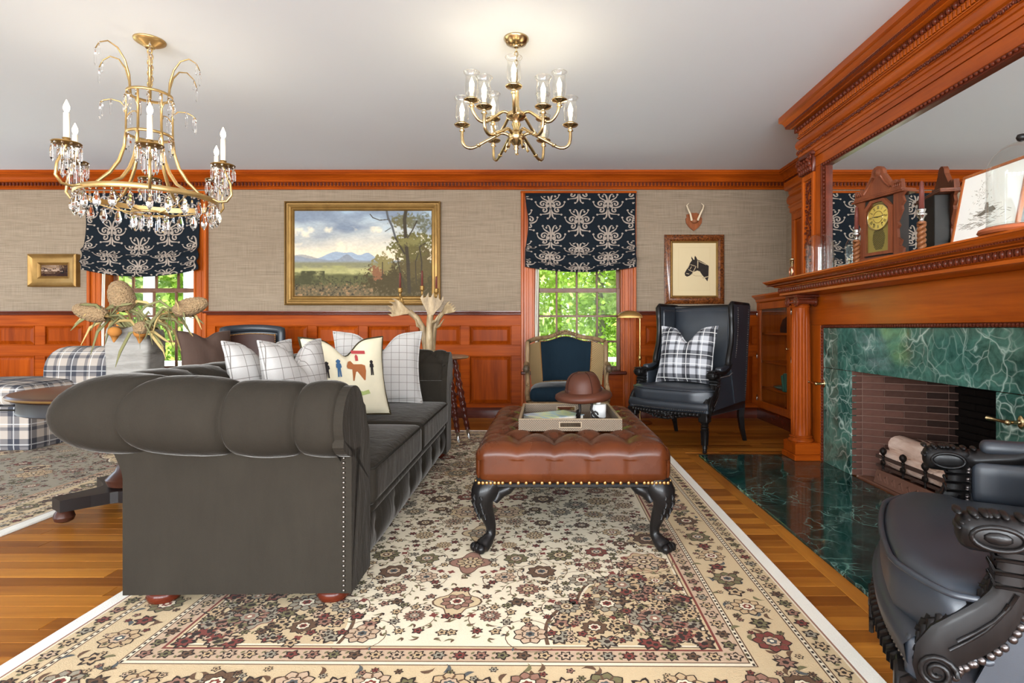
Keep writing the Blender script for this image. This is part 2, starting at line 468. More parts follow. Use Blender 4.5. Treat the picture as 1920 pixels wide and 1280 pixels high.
# ---- walls with openings
def wall_x(name, y0, y1, holes, mat, z0=WZ0, z1=WZ1):
    m = MB(); x = XL - .2
    for (a, b) in sorted(holes):
        m.box(x, a, y0, y1, -.1, ZC); m.box(a, b, y0, y1, -.1, z0); m.box(a, b, y0, y1, z1, ZC); x = b
    m.box(x, XR + .2, y0, y1, -.1, ZC)
    return struct(m.build(name, mat, loc=(0, (y0 + y1) / 2, 0)))
wb = wall_x('wall_back', YB, YB + .2, WIN, M_WALL)
wall_x('wall_front', YF - .2, YF, ADDED_FRONT_GAPS, M_WALL, .42, 2.38)
m = MB(); yy = YF
for (a, b) in ADDED_LEFT_GAPS:
    m.box(XL - .2, XL, yy, a, -.1, ZC); m.box(XL - .2, XL, a, b, -.1, .42); m.box(XL - .2, XL, a, b, 2.38, ZC); yy = b
m.box(XL - .2, XL, yy, YB, -.1, ZC)
struct(m.build('wall_left', M_WALL, loc=(XL, 0, 0)))
m = MB(); yy = YF
for (a, b) in ADDED_RIGHT_GAPS:
    m.box(XR, XR + .2, yy, a, -.1, ZC); m.box(XR, XR + .2, a, b, -.1, .42); m.box(XR, XR + .2, a, b, 2.38, ZC); yy = b
m.box(XR, XR + .2, yy, YB, -.1, ZC)
wr = struct(m.build('wall_right', M_WALL, loc=(XR, 0, 0)))

# ---- crown moulding on the back wall, turning onto the right wall
cp = [(0, 2.309), (.022, 2.309), (.022, 2.322), (.014, 2.327), (.014, 2.334), (.036, 2.336), (.036, 2.376), (.056, 2.378), (.056, 2.392),
      (.062, 2.396), (.068, 2.408), (.082, 2.424), (.102, 2.434), (.112, 2.440), (.112, 2.449), (.122, 2.453), (.122, ZC)]
crown = struct(MB().sweep(cp, [((XL, YB), (0, -1)), ((XR, YB), (-1, -1)), ((XR, 4.15), (-1, 0))]).build('trim_1', WX, smooth=28, loc=(0, YB, 2.3)))
m = MB()
x = XL + .02
while x < XR - .06: m.box(x, x + .019, YB - .052, YB - .03, 2.340, 2.372); x += .036
y = YB - .09
while y > 4.2: m.box(XR - .052, XR - .03, y - .019, y, 2.340, 2.372); y -= .036
stuff(m.build('dentil_row', WDX, crown))

# ---- wainscot on the back wall
YS = YB - .03
def raised_panel(x0, x1, z0, z1, parent, name='wainscot_panel'):
    m = MB(); b = .034
    yo, yi = YS + .016, YS + .001
    vs = [(x0, yo, z0), (x1, yo, z0), (x1, yo, z1), (x0, yo, z1),
          (x0 + b, yi, z0 + b), (x1 - b, yi, z0 + b), (x1 - b, yi, z1 - b), (x0 + b, yi, z1 - b),
          (x0, YB - .001, z0), (x1, YB - .001, z0), (x1, YB - .001, z1), (x0, YB - .001, z1)]
    m.add(vs, [(4, 5, 6, 7), (0, 1, 5, 4), (1, 2, 6, 5), (2, 3, 7, 6), (3, 0, 4, 7), (8, 9, 1, 0), (9, 10, 2, 1), (10, 11, 3, 2), (11, 8, 0, 3)])
    o = m.build(name, WP, parent)
    # small bead around the panel
    f = MB(); t = .009
    for (a0, a1, c0, c1) in ((x0 - t, x1 + t, z1, z1 + t), (x0 - t, x1 + t, z0 - t, z0), (x0 - t, x0, z0, z1), (x1, x1 + t, z0, z1)):
        f.box(a0, a1, YS - .006, YB - .002, c0, c1, .003)
    f.build('panel_bead', WX, o)
def wainscot(x0, x1, pans, name='wainscot_frame'):
    m = MB()
    m.box(x0, x1, YS, YB - .001, .922 + .009, 1.05, .002)
    m.box(x0, x1, YS, YB - .001, .627, .734, .002)
    m.box(x0, x1, YS, YB - .001, .02, .140, .002)
    xs = [x0] + [v for p in pans for v in p] + [x1]
    for i in range(0, len(xs), 2):
        a, b = xs[i] + (.009 if i else 0), xs[i + 1] - (.009 if i + 1 < len(xs) - 1 else 0)
        for (c, d) in ((.734, .931), (.14, .627)): m.box(a, b, YS, YB - .001, c, d, .002)
    o = m.build(name, WX, wb)
    for (a, b) in pans:
        raised_panel(a, b, .743, .922, o); raised_panel(a, b, .149, .618, o)
    # chair rail
    c = MB(); rp = [(.03, 1.036), (.034, 1.036), (.04, 1.046), (.04, 1.052), (.052, 1.058), (.06, 1.066), (.06, 1.079), (0, 1.079)]
    c.sweep(rp, [((x0, YB), (0, -1)), ((x1, YB), (0, -1))]); c.build('chair_rail', WDX, wb, smooth=30)
P0 = -3.331
wainscot(WIN[1][1] + CAS - .03, WIN[0][0] - CAS, [(P0 + .5146 * i, P0 + .5146 * i + .408) for i in range(6)])
wainscot(XL, WIN[1][0] - CAS + .01, [(-5.049 - .482 * i, -5.049 - .482 * i + .364) for i in range(4)][::-1])
wainscot(WIN[0][1] + CAS, 2.15, [(1.018, 1.50), (1.615, 2.095)])
bb = MB(); bp = [(.03, 0), (.048, 0), (.048, .075), (.042, .09), (.034, .1), (.03, .105)]
for (a, b) in ((XL, 2.15),): bb.sweep(bp, [((a, YB), (0, -1)), ((b, YB), (0, -1))])
struct(bb.build('baseboard_back', WDX, smooth=30, loc=(0, YB, 0)))

# ---- windows
M_SASH = wood('sash_brown', C(112, 74, 54), C(84, 52, 38), 2, rough=.4)
def window(name, a, b, xs_up, xs_lo):
    r = sroot(name, ((a + b) / 2, YB, WZ0))
    # casing
    for s, (c0, c1) in (('l', (a - CAS, a)), ('r', (b, b + CAS))):
        m = MB(); m.box(c0, c1, YB - .022, YB + .02, 0, WZ1 + .047, .003)
        oo = c0 if s == 'l' else c1 - .03
        m.box(oo, oo + .03, YB - .045, YB - .02, 0, WZ1 + .047, .006)
        ii = c1 - .022 if s == 'l' else c0
        m.box(ii, ii + .022, YB - .034, YB - .02, 0, WZ1 + .01, .005)
        mm = (c0 + c1) / 2; m.box(mm - .012, mm + .012, YB - .03, YB - .02, 0, WZ1 + .02, .004)
        m.build('side_casing', WZ, r, smooth=30)
    m = MB(); m.box(a - CAS, b + CAS, YB - .024, YB + .02, WZ1, WZ1 + .045, .003); m.box(a - CAS - .004, b + CAS + .004, YB - .048, YB - .02, WZ1 + .024, WZ1 + .05, .006)
    m.build('head_casing', WX, r)
    # reveals and stool
    m = MB(); m.box(a - .001, a + .012, YB + .0, YB + .2, WZ0, WZ1); m.box(b - .012, b + .001, YB, YB + .2, WZ0, WZ1); m.box(a, b, YB, YB + .2, WZ1 - .012, WZ1 + .001)
    m.build('jamb_lining', WZ, r)
    MB().box(a - CAS - .0, b + CAS - .1, YB - .075, YB + .13, WZ0 - .03, WZ0 + .006, .008).build('sill_board', WDX, r)
    # apron panel below
    m = MB(); m.box(a, b, YS, YB - .001, .02, WZ0 - .03, .002); ap = m.build('apron_board', WX, r)
    MB().box(a + .1, b - .1, YS - .006, YS + .001, .15, WZ0 - .09, .006).build('apron_panel', WP, ap)
    # sashes: upper (outer) and lower (inner)
    zm = 1.295
    for (z0, z1, yy, xs, zs, nm) in ((zm - .022, WZ1 - .012, YB + .12, xs_up, [zm + .27, zm + .54], 'upper_sash'), (WZ0 + .006, zm + .022, YB + .085, xs_lo, [1.03, .768], 'lower_sash')):
        m = MB(); t = .036
        A, B = a + .012, b - .012
        m.box(A, A + t, yy, yy + .034, z0, z1, .003); m.box(B - t, B, yy, yy + .034, z0, z1, .003)
        m.box(A + t, B - t, yy, yy + .034, z0, z0 + .04, .003); m.box(A + t, B - t, yy, yy + .034, z1 - .04, z1, .003)
        sash = m.build(nm, M_SASH, r)
        n = len(xs) + 1
        vx = xs
        for x in vx: MB().box(x - .0105, x + .0105, yy + .004, yy + .03, z0 + .04, z1 - .04, .004).build('muntin', M_SASH, sash)
        for z in zs: MB().box(A + t, B - t, yy + .003, yy + .031, z - .0105, z + .0105, .004).build('muntin', M_SASH, sash)
        xx = [A + t] + list(vx) + [B - t]; zz = [z0 + .04] + sorted(zs) + [z1 - .04]
        for i in range(len(xx) - 1):
            for j in range(len(zz) - 1):
                MB().box(xx[i], xx[i + 1], yy + .015, yy + .018, zz[j], zz[j + 1]).build('pane', M_PANE, sash)
    return r
window('window_1', *WIN[0], [.119, .328, .537], [.119, .328, .537])
window('window_2', *WIN[1], [-4.28, -4.04, -3.81], [-4.28, -4.04, -3.81])
# pull cords hanging at the left jamb of each window
for (a, lab) in ((WIN[0][0], 'thin white blind cord hanging at left jamb behind the carved armchair'), (WIN[1][0], 'thin white blind cord hanging behind the dried banksia flowers')):
    m = MB()
    for k in range(3): m.tube([(a + .02 + .012 * k, YB - .03, 1.6), (a + .008 + .012 * k, YB - .028, 1.0), (a + .014 + .005 * k, YB - .03, .55)], .003, 5)
    tag(m.build('blind_cord', M_CANDW, loc=(a, YB - .03, .55)), lab, 'cord')
# ================================================================== CHIMNEY BREAST, FIREPLACE, OVERMANTEL, BOOKCASE
BX = 1.90; BY0, BY1 = 1.60, 4.20
FY0, FY1, FZ = 2.344, 3.456, .641
m = MB()
m.box(BX, XR, BY0, FY0 - .12, 0, ZC); m.box(BX, XR, FY1 + .001, BY1, 0, ZC); m.box(BX, XR, FY0 - .12, FY1 + .001, FZ, ZC)
struct(m.build('wall_chimney_breast', WZ, loc=(BX, 2.9, 0)))

# ---- marble hearth
hz = .012
tag(MB().box(HX0, HX1, HY0, HY1, -.01, hz, .002).build('hearth_slab', M_HEARTH, loc=(1.47, 2.88, 0)),
    'polished dark green marble hearth slab set into the floor before the fireplace', 'hearth')

# ---- fireplace surround
fp = root('fireplace', 'cherry wood fireplace with green marble surround and fluted columns', 'fireplace', (1.86, 2.9, 0))
for (a, b, c, d, nm) in ((FY1, 3.795, 0, FZ + .0, 'marble_slab'), (2.005, FY0, 0, FZ, 'marble_slab'), (2.005, 3.795, FZ + .002, .905, 'marble_slab')):
    MB().box(1.856, BX, a, b, c + (hz if c == 0 else 0), d - .001, .002).build(nm, M_MARB, fp)
# carved bead around the marble
m = MB()
z = .03
while z < .92: m.ball((1.85, 3.806, z), .0085, 6, (1, 1, 1.25)); z += .0205
m.box(1.853, BX, 3.797, 3.818, hz, .925)
stuff(m.build('carved_bead_strip', WD, fp, smooth=40))
m = MB(); y = 2.0
while y < 3.8: m.ball((1.85, y, .915), .0085, 6, (1, 1.25, 1)); y += .0205
m.box(1.853, BX, 1.98, 3.797, .906, .925)
stuff(m.build('carved_bead_strip', WD, fp, smooth=40))
# wooden frieze board and pilaster boards
MB().box(1.848, BX, 1.72, 4.08, .926, 1.13, .002).build('frieze_board', WY, fp)
for (a, b) in ((3.819, 4.08), (1.72, 1.98)):
    MB().box(1.848, BX, a, b, 0, .925, .003).build('pilaster_board', WZ, fp)
# columns
NF = 20
def flute(a, z):
    if z < .175 or z > 1.04: return 1.0
    t = abs(math.sin(a * NF / 2)); e = min(1, (z - .175) / .012, (1.04 - z) / .012)
    return 1 - .085 * (t ** .55) * e
for yc in (3.923, 1.877):
    m = MB()
    m.box(1.675, BX, yc - .106, yc + .106, hz, .052, .004); m.box(1.684, BX, yc - .098, yc + .098, .052, .124, .004); m.box(1.694, BX - .02, yc - .088, yc + .088, .118, .13, .003)
    m.build('plinth', WX, fp)
    m = MB(); pr = [(.082, .13), (.084, .138), (.080, .148), (.072, .151), (.070, .156), (.076, .162), (.072, .169), (.0645, .172)]
    zz = np.linspace(.176, 1.04, 14); pr += [(.0645 - .008 * ((z - .17) / .87) ** 1.6, z) for z in zz]
    pr += [(.057, 1.046), (.061, 1.05), (.061, 1.056), (.056, 1.06), (.064, 1.072), (.07, 1.085), (.066, 1.092)]
    col = MB().lathe(pr, (1.763, yc, 0), NF * 6, 'z', flute).build('fluted_column', wood('column_cherry', C(152, 68, 16), C(108, 42, 9), 2, spec=.1, coat=0), fp, smooth=50)
    # ionic capital: volutes seen from the room and an egg band
    m = MB(); m.box(1.69, 1.86, yc - .088, yc + .088, 1.112, 1.13, .006)
    m.box(1.705, 1.83, yc - .075, yc + .075, 1.088, 1.113, .006)
    for s in (-1, 1):
        for xf_ in (1.70, 1.825):
            pth = []
            for k in range(26):
                a = PI / 2 + s * k * .42; r = .036 * (1 - k / 30)
                pth.append((xf_, yc + s * .072 + r * math.cos(a), 1.083 + r * math.sin(a)))
            m.tube(pth, .0068, 6)
            m.lathe([(.034, -.003), (.034, .003)], (xf_, yc + s * .072, 1.083), 18, 'x')
        m.lathe([(.024, -.06), (.017, -.02), (.017, .02), (.024, .06)], (1.763, yc + s * .072, 1.083), 14, 'x')
    for k in range(9): m.ball((1.699, yc - .048 + .012 * k, 1.080), .0065, 6, (1, 1, 1.4))
    m.build('ionic_capital', WD, col, smooth=40)
# entablature and mantel shelf
pth = [((BX, 4.06), (0, 1)), ((1.69, 4.06), (-1, 1)), ((1.69, 1.74), (-1, -1)), ((BX, 1.74), (0, -1))]
pr = [(-.2, 1.129), (0, 1.129), (.012, 1.135), (.012, 1.149), (.004, 1.152), (.012, 1.156), (.012, 1.190), (.04, 1.193), (.043, 1.198), (.05, 1.2)]
m = MB(); m.sweep(pr, pth); m.build('entablature', WY, fp, smooth=30)
pr = [(.045, 1.2), (.06, 1.203), (.064, 1.210), (.08, 1.214), (.09, 1.223), (.094, 1.228), (.1, 1.230), (.1, 1.238), (-.19, 1.238)]
m = MB(); m.sweep(pr, pth); shelf = m.build('mantel_shelf', WY, fp, smooth=30)
def eggmesh(name, r, s3, mat):
    b = MB().ball((0, 0, 0), r, 8, s3); return b.mesh(name, mat, True)
em = eggmesh('egg', .0125, (.8, .85, 1.3), WD); dm = MB().box(-.004, .004, -.0025, .0025, -.015, .014).mesh('dart', WD)
y = 1.72
o0 = wloc(fp)
while y < 4.08:
    place('egg', em, fp, (1.674 - o0.x, y - o0.y, 1.171)); place('dart', dm, fp, (1.674 - o0.x, y + .0165 - o0.y, 1.172)); y += .033
# fine rope line under the shelf
m = MB(); y = 1.64
while y < 4.16: m.box(1.622, 1.632, y, y + .008, 1.204, 1.211); y += .014
stuff(m.build('rope_line', WD, fp))
# brass handles at the jambs of the marble
for (yc, zz) in ((3.80, .535), (2.235, .535)):
    m = MB(); m.cyl((1.856, yc - .02, zz), (1.80, yc - .02, zz), .008, .008, 10); m.ball((1.852, yc - .02, zz), .017, 10, (.4, 1, 1.6))
    m.tube([(1.80, yc - .03, zz), (1.797, yc + .03, zz + .002), (1.795, yc + .075, zz + .003)], [.008, .006, .009], 8); m.ball((1.80, yc - .022, zz), .012, 8)
    m.build('brass_lever', M_BRASS, fp, smooth=True)

# ---- firebox
fb = root('firebox', 'brick lined firebox recess inside the green marble surround', 'firebox', (2.05, 2.9, 0))
m = MB(); m.box(1.9, XR + .05, FY0 - .02, FY1 + .02, -.02, hz - .001); m.build('hearth_floor', plain('firebox_floor', C(120, 84, 68), .9), fp and fb)
A0, A1 = Vector((1.925, 3.452, 0)), Vector((2.34, 3.22, 0))
dirv = (A1 - A0).normalized(); nv = Vector((-dirv.y, dirv.x, 0)); LW = (A1 - A0).length
m = MB(); b0 = A0 + nv * .006; b1 = A1 + nv * .006
m.add([b0, b1, b1 + Vector((0, 0, .7)), b0 + Vector((0, 0, .7))], [(0, 1, 2, 3)])
m.box(1.89, 1.928, FY1 - .004, FY1 + .0005, 0, .66)
m.build('mortar_bed', M_MORT, fb)
m = MB(); m.box(2.345, 2.36, 2.5, 3.25, 0, 1.3); m.box(1.9, 2.4, FY0 - .05, FY0 - .03, 0, 1.2); m.box(1.93, 2.4, FY0 - .05, 3.47, 1.2, 1.25)
m.box(1.93, 2.35, 3.462, 3.47, .66, 1.25); m.box(1.9, 1.93, FY0 - .05, FY1, .66, 1.2)
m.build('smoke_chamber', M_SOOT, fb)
bh = .0345; bp_ = .0402; ang = math.atan2(dirv.y, dirv.x)
bme = {}
def brick(L, mat=M_BRICK):
    k = (round(L, 3), mat.name)
    if k not in bme: bme[k] = MB().box(.0015, L - .0015, -.002, .02, 0, bh, .0025).mesh('brick', mat)
    return bme[k]
o0 = wloc(fb)
for i in range(16):
    z = hz + .002 + i * bp_
    offs = [0, .215, .43] if i % 2 else [0, .115, .325, .43]
    offs = [o for o in offs if o < LW] + [LW]
    for a, b in zip(offs[:-1], offs[1:]):
        if b - a < .02: continue
        p = A0 + dirv * a; place('brick', brick(b - a, M_BRICK if (a + b) / 2 < .17 else (M_BRICK2 if (a + b) / 2 < .33 else M_BRICK3)), fb, (p.x - o0.x, p.y - o0.y, z), (0, 0, ang))  # side bricks step to darker colours towards the back
    place('brick', brick(.062), fb, (1.862 - o0.x, FY1 - .0045 - o0.y, z), (0, 0, 0))
    # sooted back
    for k in range(3):
        q = MB  # back bricks share one mesh
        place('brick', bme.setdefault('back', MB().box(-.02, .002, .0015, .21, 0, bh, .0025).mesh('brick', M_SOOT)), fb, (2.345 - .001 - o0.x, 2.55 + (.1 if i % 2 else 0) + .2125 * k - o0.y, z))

# ---- log basket with birch logs
gr = root('log_grate', 'rusty iron log grate with ball finials inside the firebox', 'grate', (2.02, 2.90, 0)); GS = .15
m = MB()
gx = 1.935
m.box(gx, gx + .014, 2.42 + GS, 3.18 + GS, .150, .168); m.box(gx, gx + .014, 2.42 + GS, 3.18 + GS, .10, .112)
for k in range(4): m.box(gx, 2.22, 2.62 + .19 * k, 2.632 + .19 * k, .09, .104)
m.build('front_bars', M_IRONB, gr)
for yy in (3.25, 3.07, 2.89, 2.71):
    m = MB().lathe([(.006, .05), (.006, .165), (.011, .17), (.007, .178), (.016, .19), (.019, .203), (.014, .215), (.004, .222)], (gx - .004, yy, 0), 10)
    m.ball((gx - .006, yy, .135), .022, 10, (.5, 1, .8))
    m.build('finial_post', M_IRON, gr, smooth=40)
for yy in (3.24, 2.63):
    MB().box(gx - .01, gx + .02, yy - .01, yy + .01, hz, .10).box(2.19, 2.21, yy - .01, yy + .01, hz, .10).build('leg', M_IRONB, gr)
# stamped iron front plate leaning below
m = MB(); m.prism([(2.75, .015), (3.30, .015), (3.27, .095), (2.78, .095)], 1.905, 1.915, 'yz')
for k in range(7): m.tube([(1.903, 2.83 + .066 * k, .035), (1.902, 2.84 + .066 * k, .075), (1.903, 2.865 + .066 * k, .06), (1.903, 2.85 + .066 * k, .035)], .004, 5)
m.build('ash_plate', plain('ash_plate_iron', C(116, 82, 68), .8), gr)
def log(name, p0, p1, r, label):
    p0, p1 = Vector(p0), Vector(p1); d = (p1 - p0); L = d.length
    N = 14; n = 16; P = []
    for i in range(N):
        t = i / (N - 1)
        for k in range(n):
            a = 2 * PI * k / n
            rr = r * (1 + .05 * math.sin(3 * a + 4 * t) + .03 * math.sin(11 * t + a))
            P.append((t * L, rr * math.cos(a), rr * math.sin(a)))
    m = MB(); m.grid(P, N, n, False, True)
    m.f.append(tuple(range(n))[::-1]); m.f.append(tuple((N - 1) * n + k for k in range(n))); m.m += [1, 1]
    # peeling curls of bark
    for k in range(5):
        t = random.uniform(.15, .95) * L; a0 = random.uniform(.5, 2.2)
        st = []
        for j in range(5):
            a = a0 + j * .22; rr = r * (1.02 + .11 * j * j / 8)
            for s in (0, .05): st.append((t + s, rr * math.cos(a), rr * math.sin(a)))
        m.grid(st, 5, 2)
    q = d.to_track_quat('X', 'Z'); o = m.build(name, [M_BARK, plain('log_end', C(190, 150, 122), .9)], smooth=50)
    o.location = p0; o.rotation_mode = 'QUATERNION'; o.rotation_quaternion = q
    return tag(o, label, 'log')
log('birch_log', (2.055, 3.30, .218), (2.03, 2.66, .218), .064, 'thick pale birch log lying on top at the back of the grate')
log('birch_log', (1.998, 3.33, .150), (1.993, 2.64, .150), .045, 'thinner birch log behind the grate finials')
log('birch_log', (2.12, 3.22, .150), (2.115, 2.60, .150), .045, 'birch log half hidden under the thick one at the back')

# ---- overmantel with mirror
om = root('overmantel_mirror', 'tall carved cherry overmantel framing a wide mirror above the mantel shelf', 'mirror', (1.88, 2.9, 1.238))
o0 = wloc(om)
MB().box(1.893, BX, 2.005, 3.795, 1.239, 1.995).build('mirror_glass', M_MIRROR, om)
MB().box(1.878, BX, 1.85, 3.952, 2.022, 2.094, .002).build('top_board', WY, om)
for (a, b) in ((3.866, 3.952), (1.848, 1.934)): MB().box(1.878, BX, a, b, 1.239, 2.021, .002).build('side_board', WZ, om)
m = MB(); m.box(1.876, BX, 3.795, 3.865, 1.239, 2.0, .003).box(1.876, BX, 1.935, 2.005, 1.239, 2.0, .003).box(1.876, BX, 1.935, 3.865, 1.992, 2.021, .003)
m.box(1.868, BX, 3.845, 3.865, 1.239, 2.02, .004).box(1.87, BX, 3.788, 3.798, 1.239, 1.995, .003).box(1.87, BX, 1.99, 3.795, 1.988, 1.996, .003); m.build('bead_backing', WD, om)
be = eggmesh('bead', .0105, (.8, 1, 1.0), WD)
z = 1.26
while z < 1.98:
    place('bead', be, om, (1.872 - o0.x, 3.82 - o0.y, z - o0.z), (0, 0, 0), (1, .95, 1.1)); z += .0265
y = 2.02
while y < 3.86:
    place('bead', be, om, (1.872 - o0.x, y - o0.y, 2.007 - o0.z), (0, 0, 0), (1, 1.1, .95)); y += .03
for (a, b) in ((3.955, 4.135), (1.665, 1.845)):
    m = MB(); m.box(1.878, BX, a, b, 1.239, 1.995, .002); m.box(1.862, BX, a, a + .03, 1.239, 1.995, .004); m.box(1.862, BX, b - .03, b, 1.239, 1.995, .004)
    m.box(1.862, BX, a + .03, b - .03, 1.239, 1.29, .004); m.box(1.862, BX, a + .03, b - .03, 1.955, 1.995, .004)
    pil = m.build('pilaster', WZ, om)
    # carved vine
    rr = random.Random(3); m = MB(); yc = (a + b) / 2
    m.tube([(1.873, yc + .022 * math.sin(z_ * 42), z_) for z_ in np.linspace(1.30, 1.945, 46)], .006, 5)
    z = 1.31
    while z < 1.94:
        for s in (-1, 1):
            yy = yc + s * rr.uniform(.018, .042); m.ball((1.872, yy, z + rr.uniform(-.008, .008)), rr.uniform(.008, .014), 6, (.8, 1.2, .7))
        z += .021
    stuff(m.build('carved_vine', WD, pil, smooth=60))
    # corinthian style capital
    m = MB()
    m.box(1.845, BX, a - .012, b + .012, 2.11, 2.14, .005); m.box(1.858, BX, a, b, 1.995, 2.112, .004)
    for (zz, rr_, nn) in ((2.02, .02, 6), (2.055, .022, 5)):
        for k in range(nn):
            yy = a + .01 + (b - a - .02) * k / (nn - 1)
            m.ball((1.852 - (zz - 2.0) * .2, yy, zz), rr_, 8, (.7, .75, 1.3)); m.ball((1.842 - (zz - 2.0) * .3, yy, zz + .02), rr_ * .55, 6)
    for s, yy in ((-1, a + .005), (1, b - .005)):
        pt = [(1.838, yy - s * .0 + .026 * (1 - k / 24) * math.cos(s * k * .5), 2.092 + .024 * (1 - k / 24) * math.sin(k * .5)) for k in range(20)]
        m.tube(pt, .007, 6)
    m.build('carved_capital', WD, pil, smooth=45)
pth = [((BX, 4.16), (0, 1)), ((1.882, 4.16), (-1, 1)), ((1.882, 1.64), (-1, -1)), ((BX, 1.64), (0, -1))]
def om_sweep(name, pr, mat=WY):
    return MB().sweep(pr, pth).build(name, mat, om, smooth=30)
om_sweep('architrave', [(-.02, 2.095), (.01, 2.095), (.01, 2.122), (.016, 2.124), (.016, 2.15), (.024, 2.154), (.024, 2.17), (.03, 2.172), (.034, 2.185), (.03, 2.2), (.012, 2.203)])
om_sweep('frieze', [(.012, 2.203), (.03, 2.215), (.038, 2.235), (.038, 2.252), (.03, 2.272), (.014, 2.284), (.02, 2.286), (.024, 2.294), (.03, 2.296), (.03, 2.302)])
om_sweep('cornice', [(.022, 2.302), (.022, 2.335), (.03, 2.336), (.03, 2.372), (.055, 2.374), (.062, 2.378), (.062, 2.383), (.088, 2.385), (.09, 2.402), (.094, 2.406), (.099, 2.42), (.108, 2.432), (.12, 2.437), (.125, 2.441), (.125, 2.4795)])
den = MB().box(-.007, .012, -.009, .009, -.014, .014, .001).mesh('dentil', WY); eg = eggmesh('egg', .0145, (.9, .95, 1.15), WD)
lf = MB().box(-.006, .006, -.003, .003, -.015, .014).mesh('dart', WD)
y = 1.66
while y < 4.16:
    place('dentil', den, om, (1.853 - o0.x, y - o0.y, 2.319 - o0.z)); y += .0275
y = 1.66
while y < 4.18:
    place('egg', eg, om, (1.847 - o0.x, y - o0.y, 2.354 - o0.z)); place('dart', lf, om, (1.847 - o0.x, y + .0225 - o0.y, 2.354 - o0.z)); y += .045
x = 1.86
while x < BX:
    place('egg', eg, om, (x - o0.x, 4.195 - o0.y, 2.354 - o0.z)); x += .045
m = MB(); rr = random.Random(5); y = 1.62
while y < 4.18:
    m.ball((1.848, y, 2.184 + rr.uniform(-.003, .003)), rr.uniform(.006, .011), 6, (.8, .8, 1.2)); y += .0125
stuff(m.build('acanthus_band', WD, om, smooth=60))
m = MB(); y = 1.62
while y < 4.24: m.box(1.789, 1.797, y, y + .006, 2.386, 2.401); y += .012
stuff(m.build('fluted_band', WD, om))

# ---- built-in bookcase in the alcove, glass doors towards the room
BXF = 2.15
bk = root('bookcase', 'low built-in cherry bookcase with glass doors in alcove beside fireplace', 'bookcase', (2.3, 5.0, 0))
m = MB(); m.box(BXF, XR, 5.745, YB, 0, 1.17).box(BXF, XR, BY1 + .002, BY1 + .03, 0, 1.17).box(BXF + .03, XR, BY1, YB, 0, .10).box(XR - .02, XR - .001, BY1, YB, .1, 1.17).box(BXF + .02, XR, BY1, YB, 1.15, 1.17)
m.box(BXF, XR, 4.93, 4.97, 0, 1.17); m.build('carcase', WZ, bk)
for z in (.30, .56, .84): MB().box(BXF + .035, XR - .02, BY1 + .03, 5.745, z, z + .02, .003).build('shelf', WY, bk)
pth2 = [((BXF, YB), (-1, 0)), ((BXF, BY1), (-1, 0))]
MB().sweep([(0, 1.16), (.01, 1.17), (.014, 1.19), (.03, 1.205), (.046, 1.215), (.05, 1.22), (.05, 1.234), (-.3, 1.234)], pth2).build('top_moulding', WY, bk, smooth=30)
MB().sweep([(0, .0), (.014, .0), (.014, .09), (.006, .10), (0, .105)], pth2).build('base_moulding', WDX, bk, smooth=30)
for (a, b) in ((4.965, 5.735), (4.24, 4.935)):
    m = MB(); t = .07
    for (c, d, e, f) in ((a, b, .115, .185), (a, b, 1.09, 1.155), (a, a + t, .185, 1.09), (b - t, b, .185, 1.09)): m.box(BXF - .012, BXF + .012, c, d, e, f, .003)
    d_ = m.build('glass_door', WZ, bk)
    MB().box(BXF - .001, BXF + .002, a + t, b - t, .185, 1.09).build('door_pane', M_PANE, d_)
    m = MB()
    for z in (1.05, .63, .21): m.cyl((BXF - .016, b - .004, z - .028), (BXF - .016, b - .004, z + .028), .006, .006, 8)
    m.build('hinge', M_SILVER, d_, smooth=True)
    m = MB().ball((BXF - .026, a + .035, .72), .012, 8); m.cyl((BXF - .02, a + .035, .72), (BXF - .01, a + .035, .72), .005); m.build('brass_knob', M_BRASS, d_, smooth=True)
# things on its shelves
m = MB().lathe([(.10, .862), (.105, .88), (.10, .93), (.08, .985), (.045, 1.015), (.0, 1.02)], (2.30, 5.30, 0), 20); 
tag(m.build('bowler_hat', plain('black_felt', C(24, 20, 18), .9), smooth=True, loc=(2.30, 5.30, .861)), 'dark rounded hat on the upper shelf of the glazed bookcase', 'hat')
for k, (yy, h, cc, lab) in enumerate(((5.24, .15, C(30, 96, 76), 'upright green book leaning in the glazed bookcase'), (5.19, .17, C(24, 84, 70), 'taller dark green book beside it in the glazed bookcase'))):
    b_ = root('book', lab, 'book', (2.28, yy, .321)); b_.rotation_euler = (math.radians(-14), 0, 0)
    MB().box(-.09, .09, -.016, .016, 0, h, .003).build('cover', plain('green_cloth%d' % k, cc, .7), b_, world=False); MB().box(-.086, .088, -.012, .012, .003, h + .001).build('pages', plain('paper%d' % k, C(226, 216, 196), .9), b_, world=False)
m = MB().lathe([(.0, 0), (.07, 0), (.105, .02), (.11, .03), (.1, .028), (.06, .012), (0, .01)], (2.29, 5.42, .322), 18)
tag(m.build('glass_dish', plain('green_glass', C(70, 110, 96), .15), smooth=True, loc=(2.29, 5.42, .322)), 'shallow green dish beside the books in the glazed bookcase', 'dish')

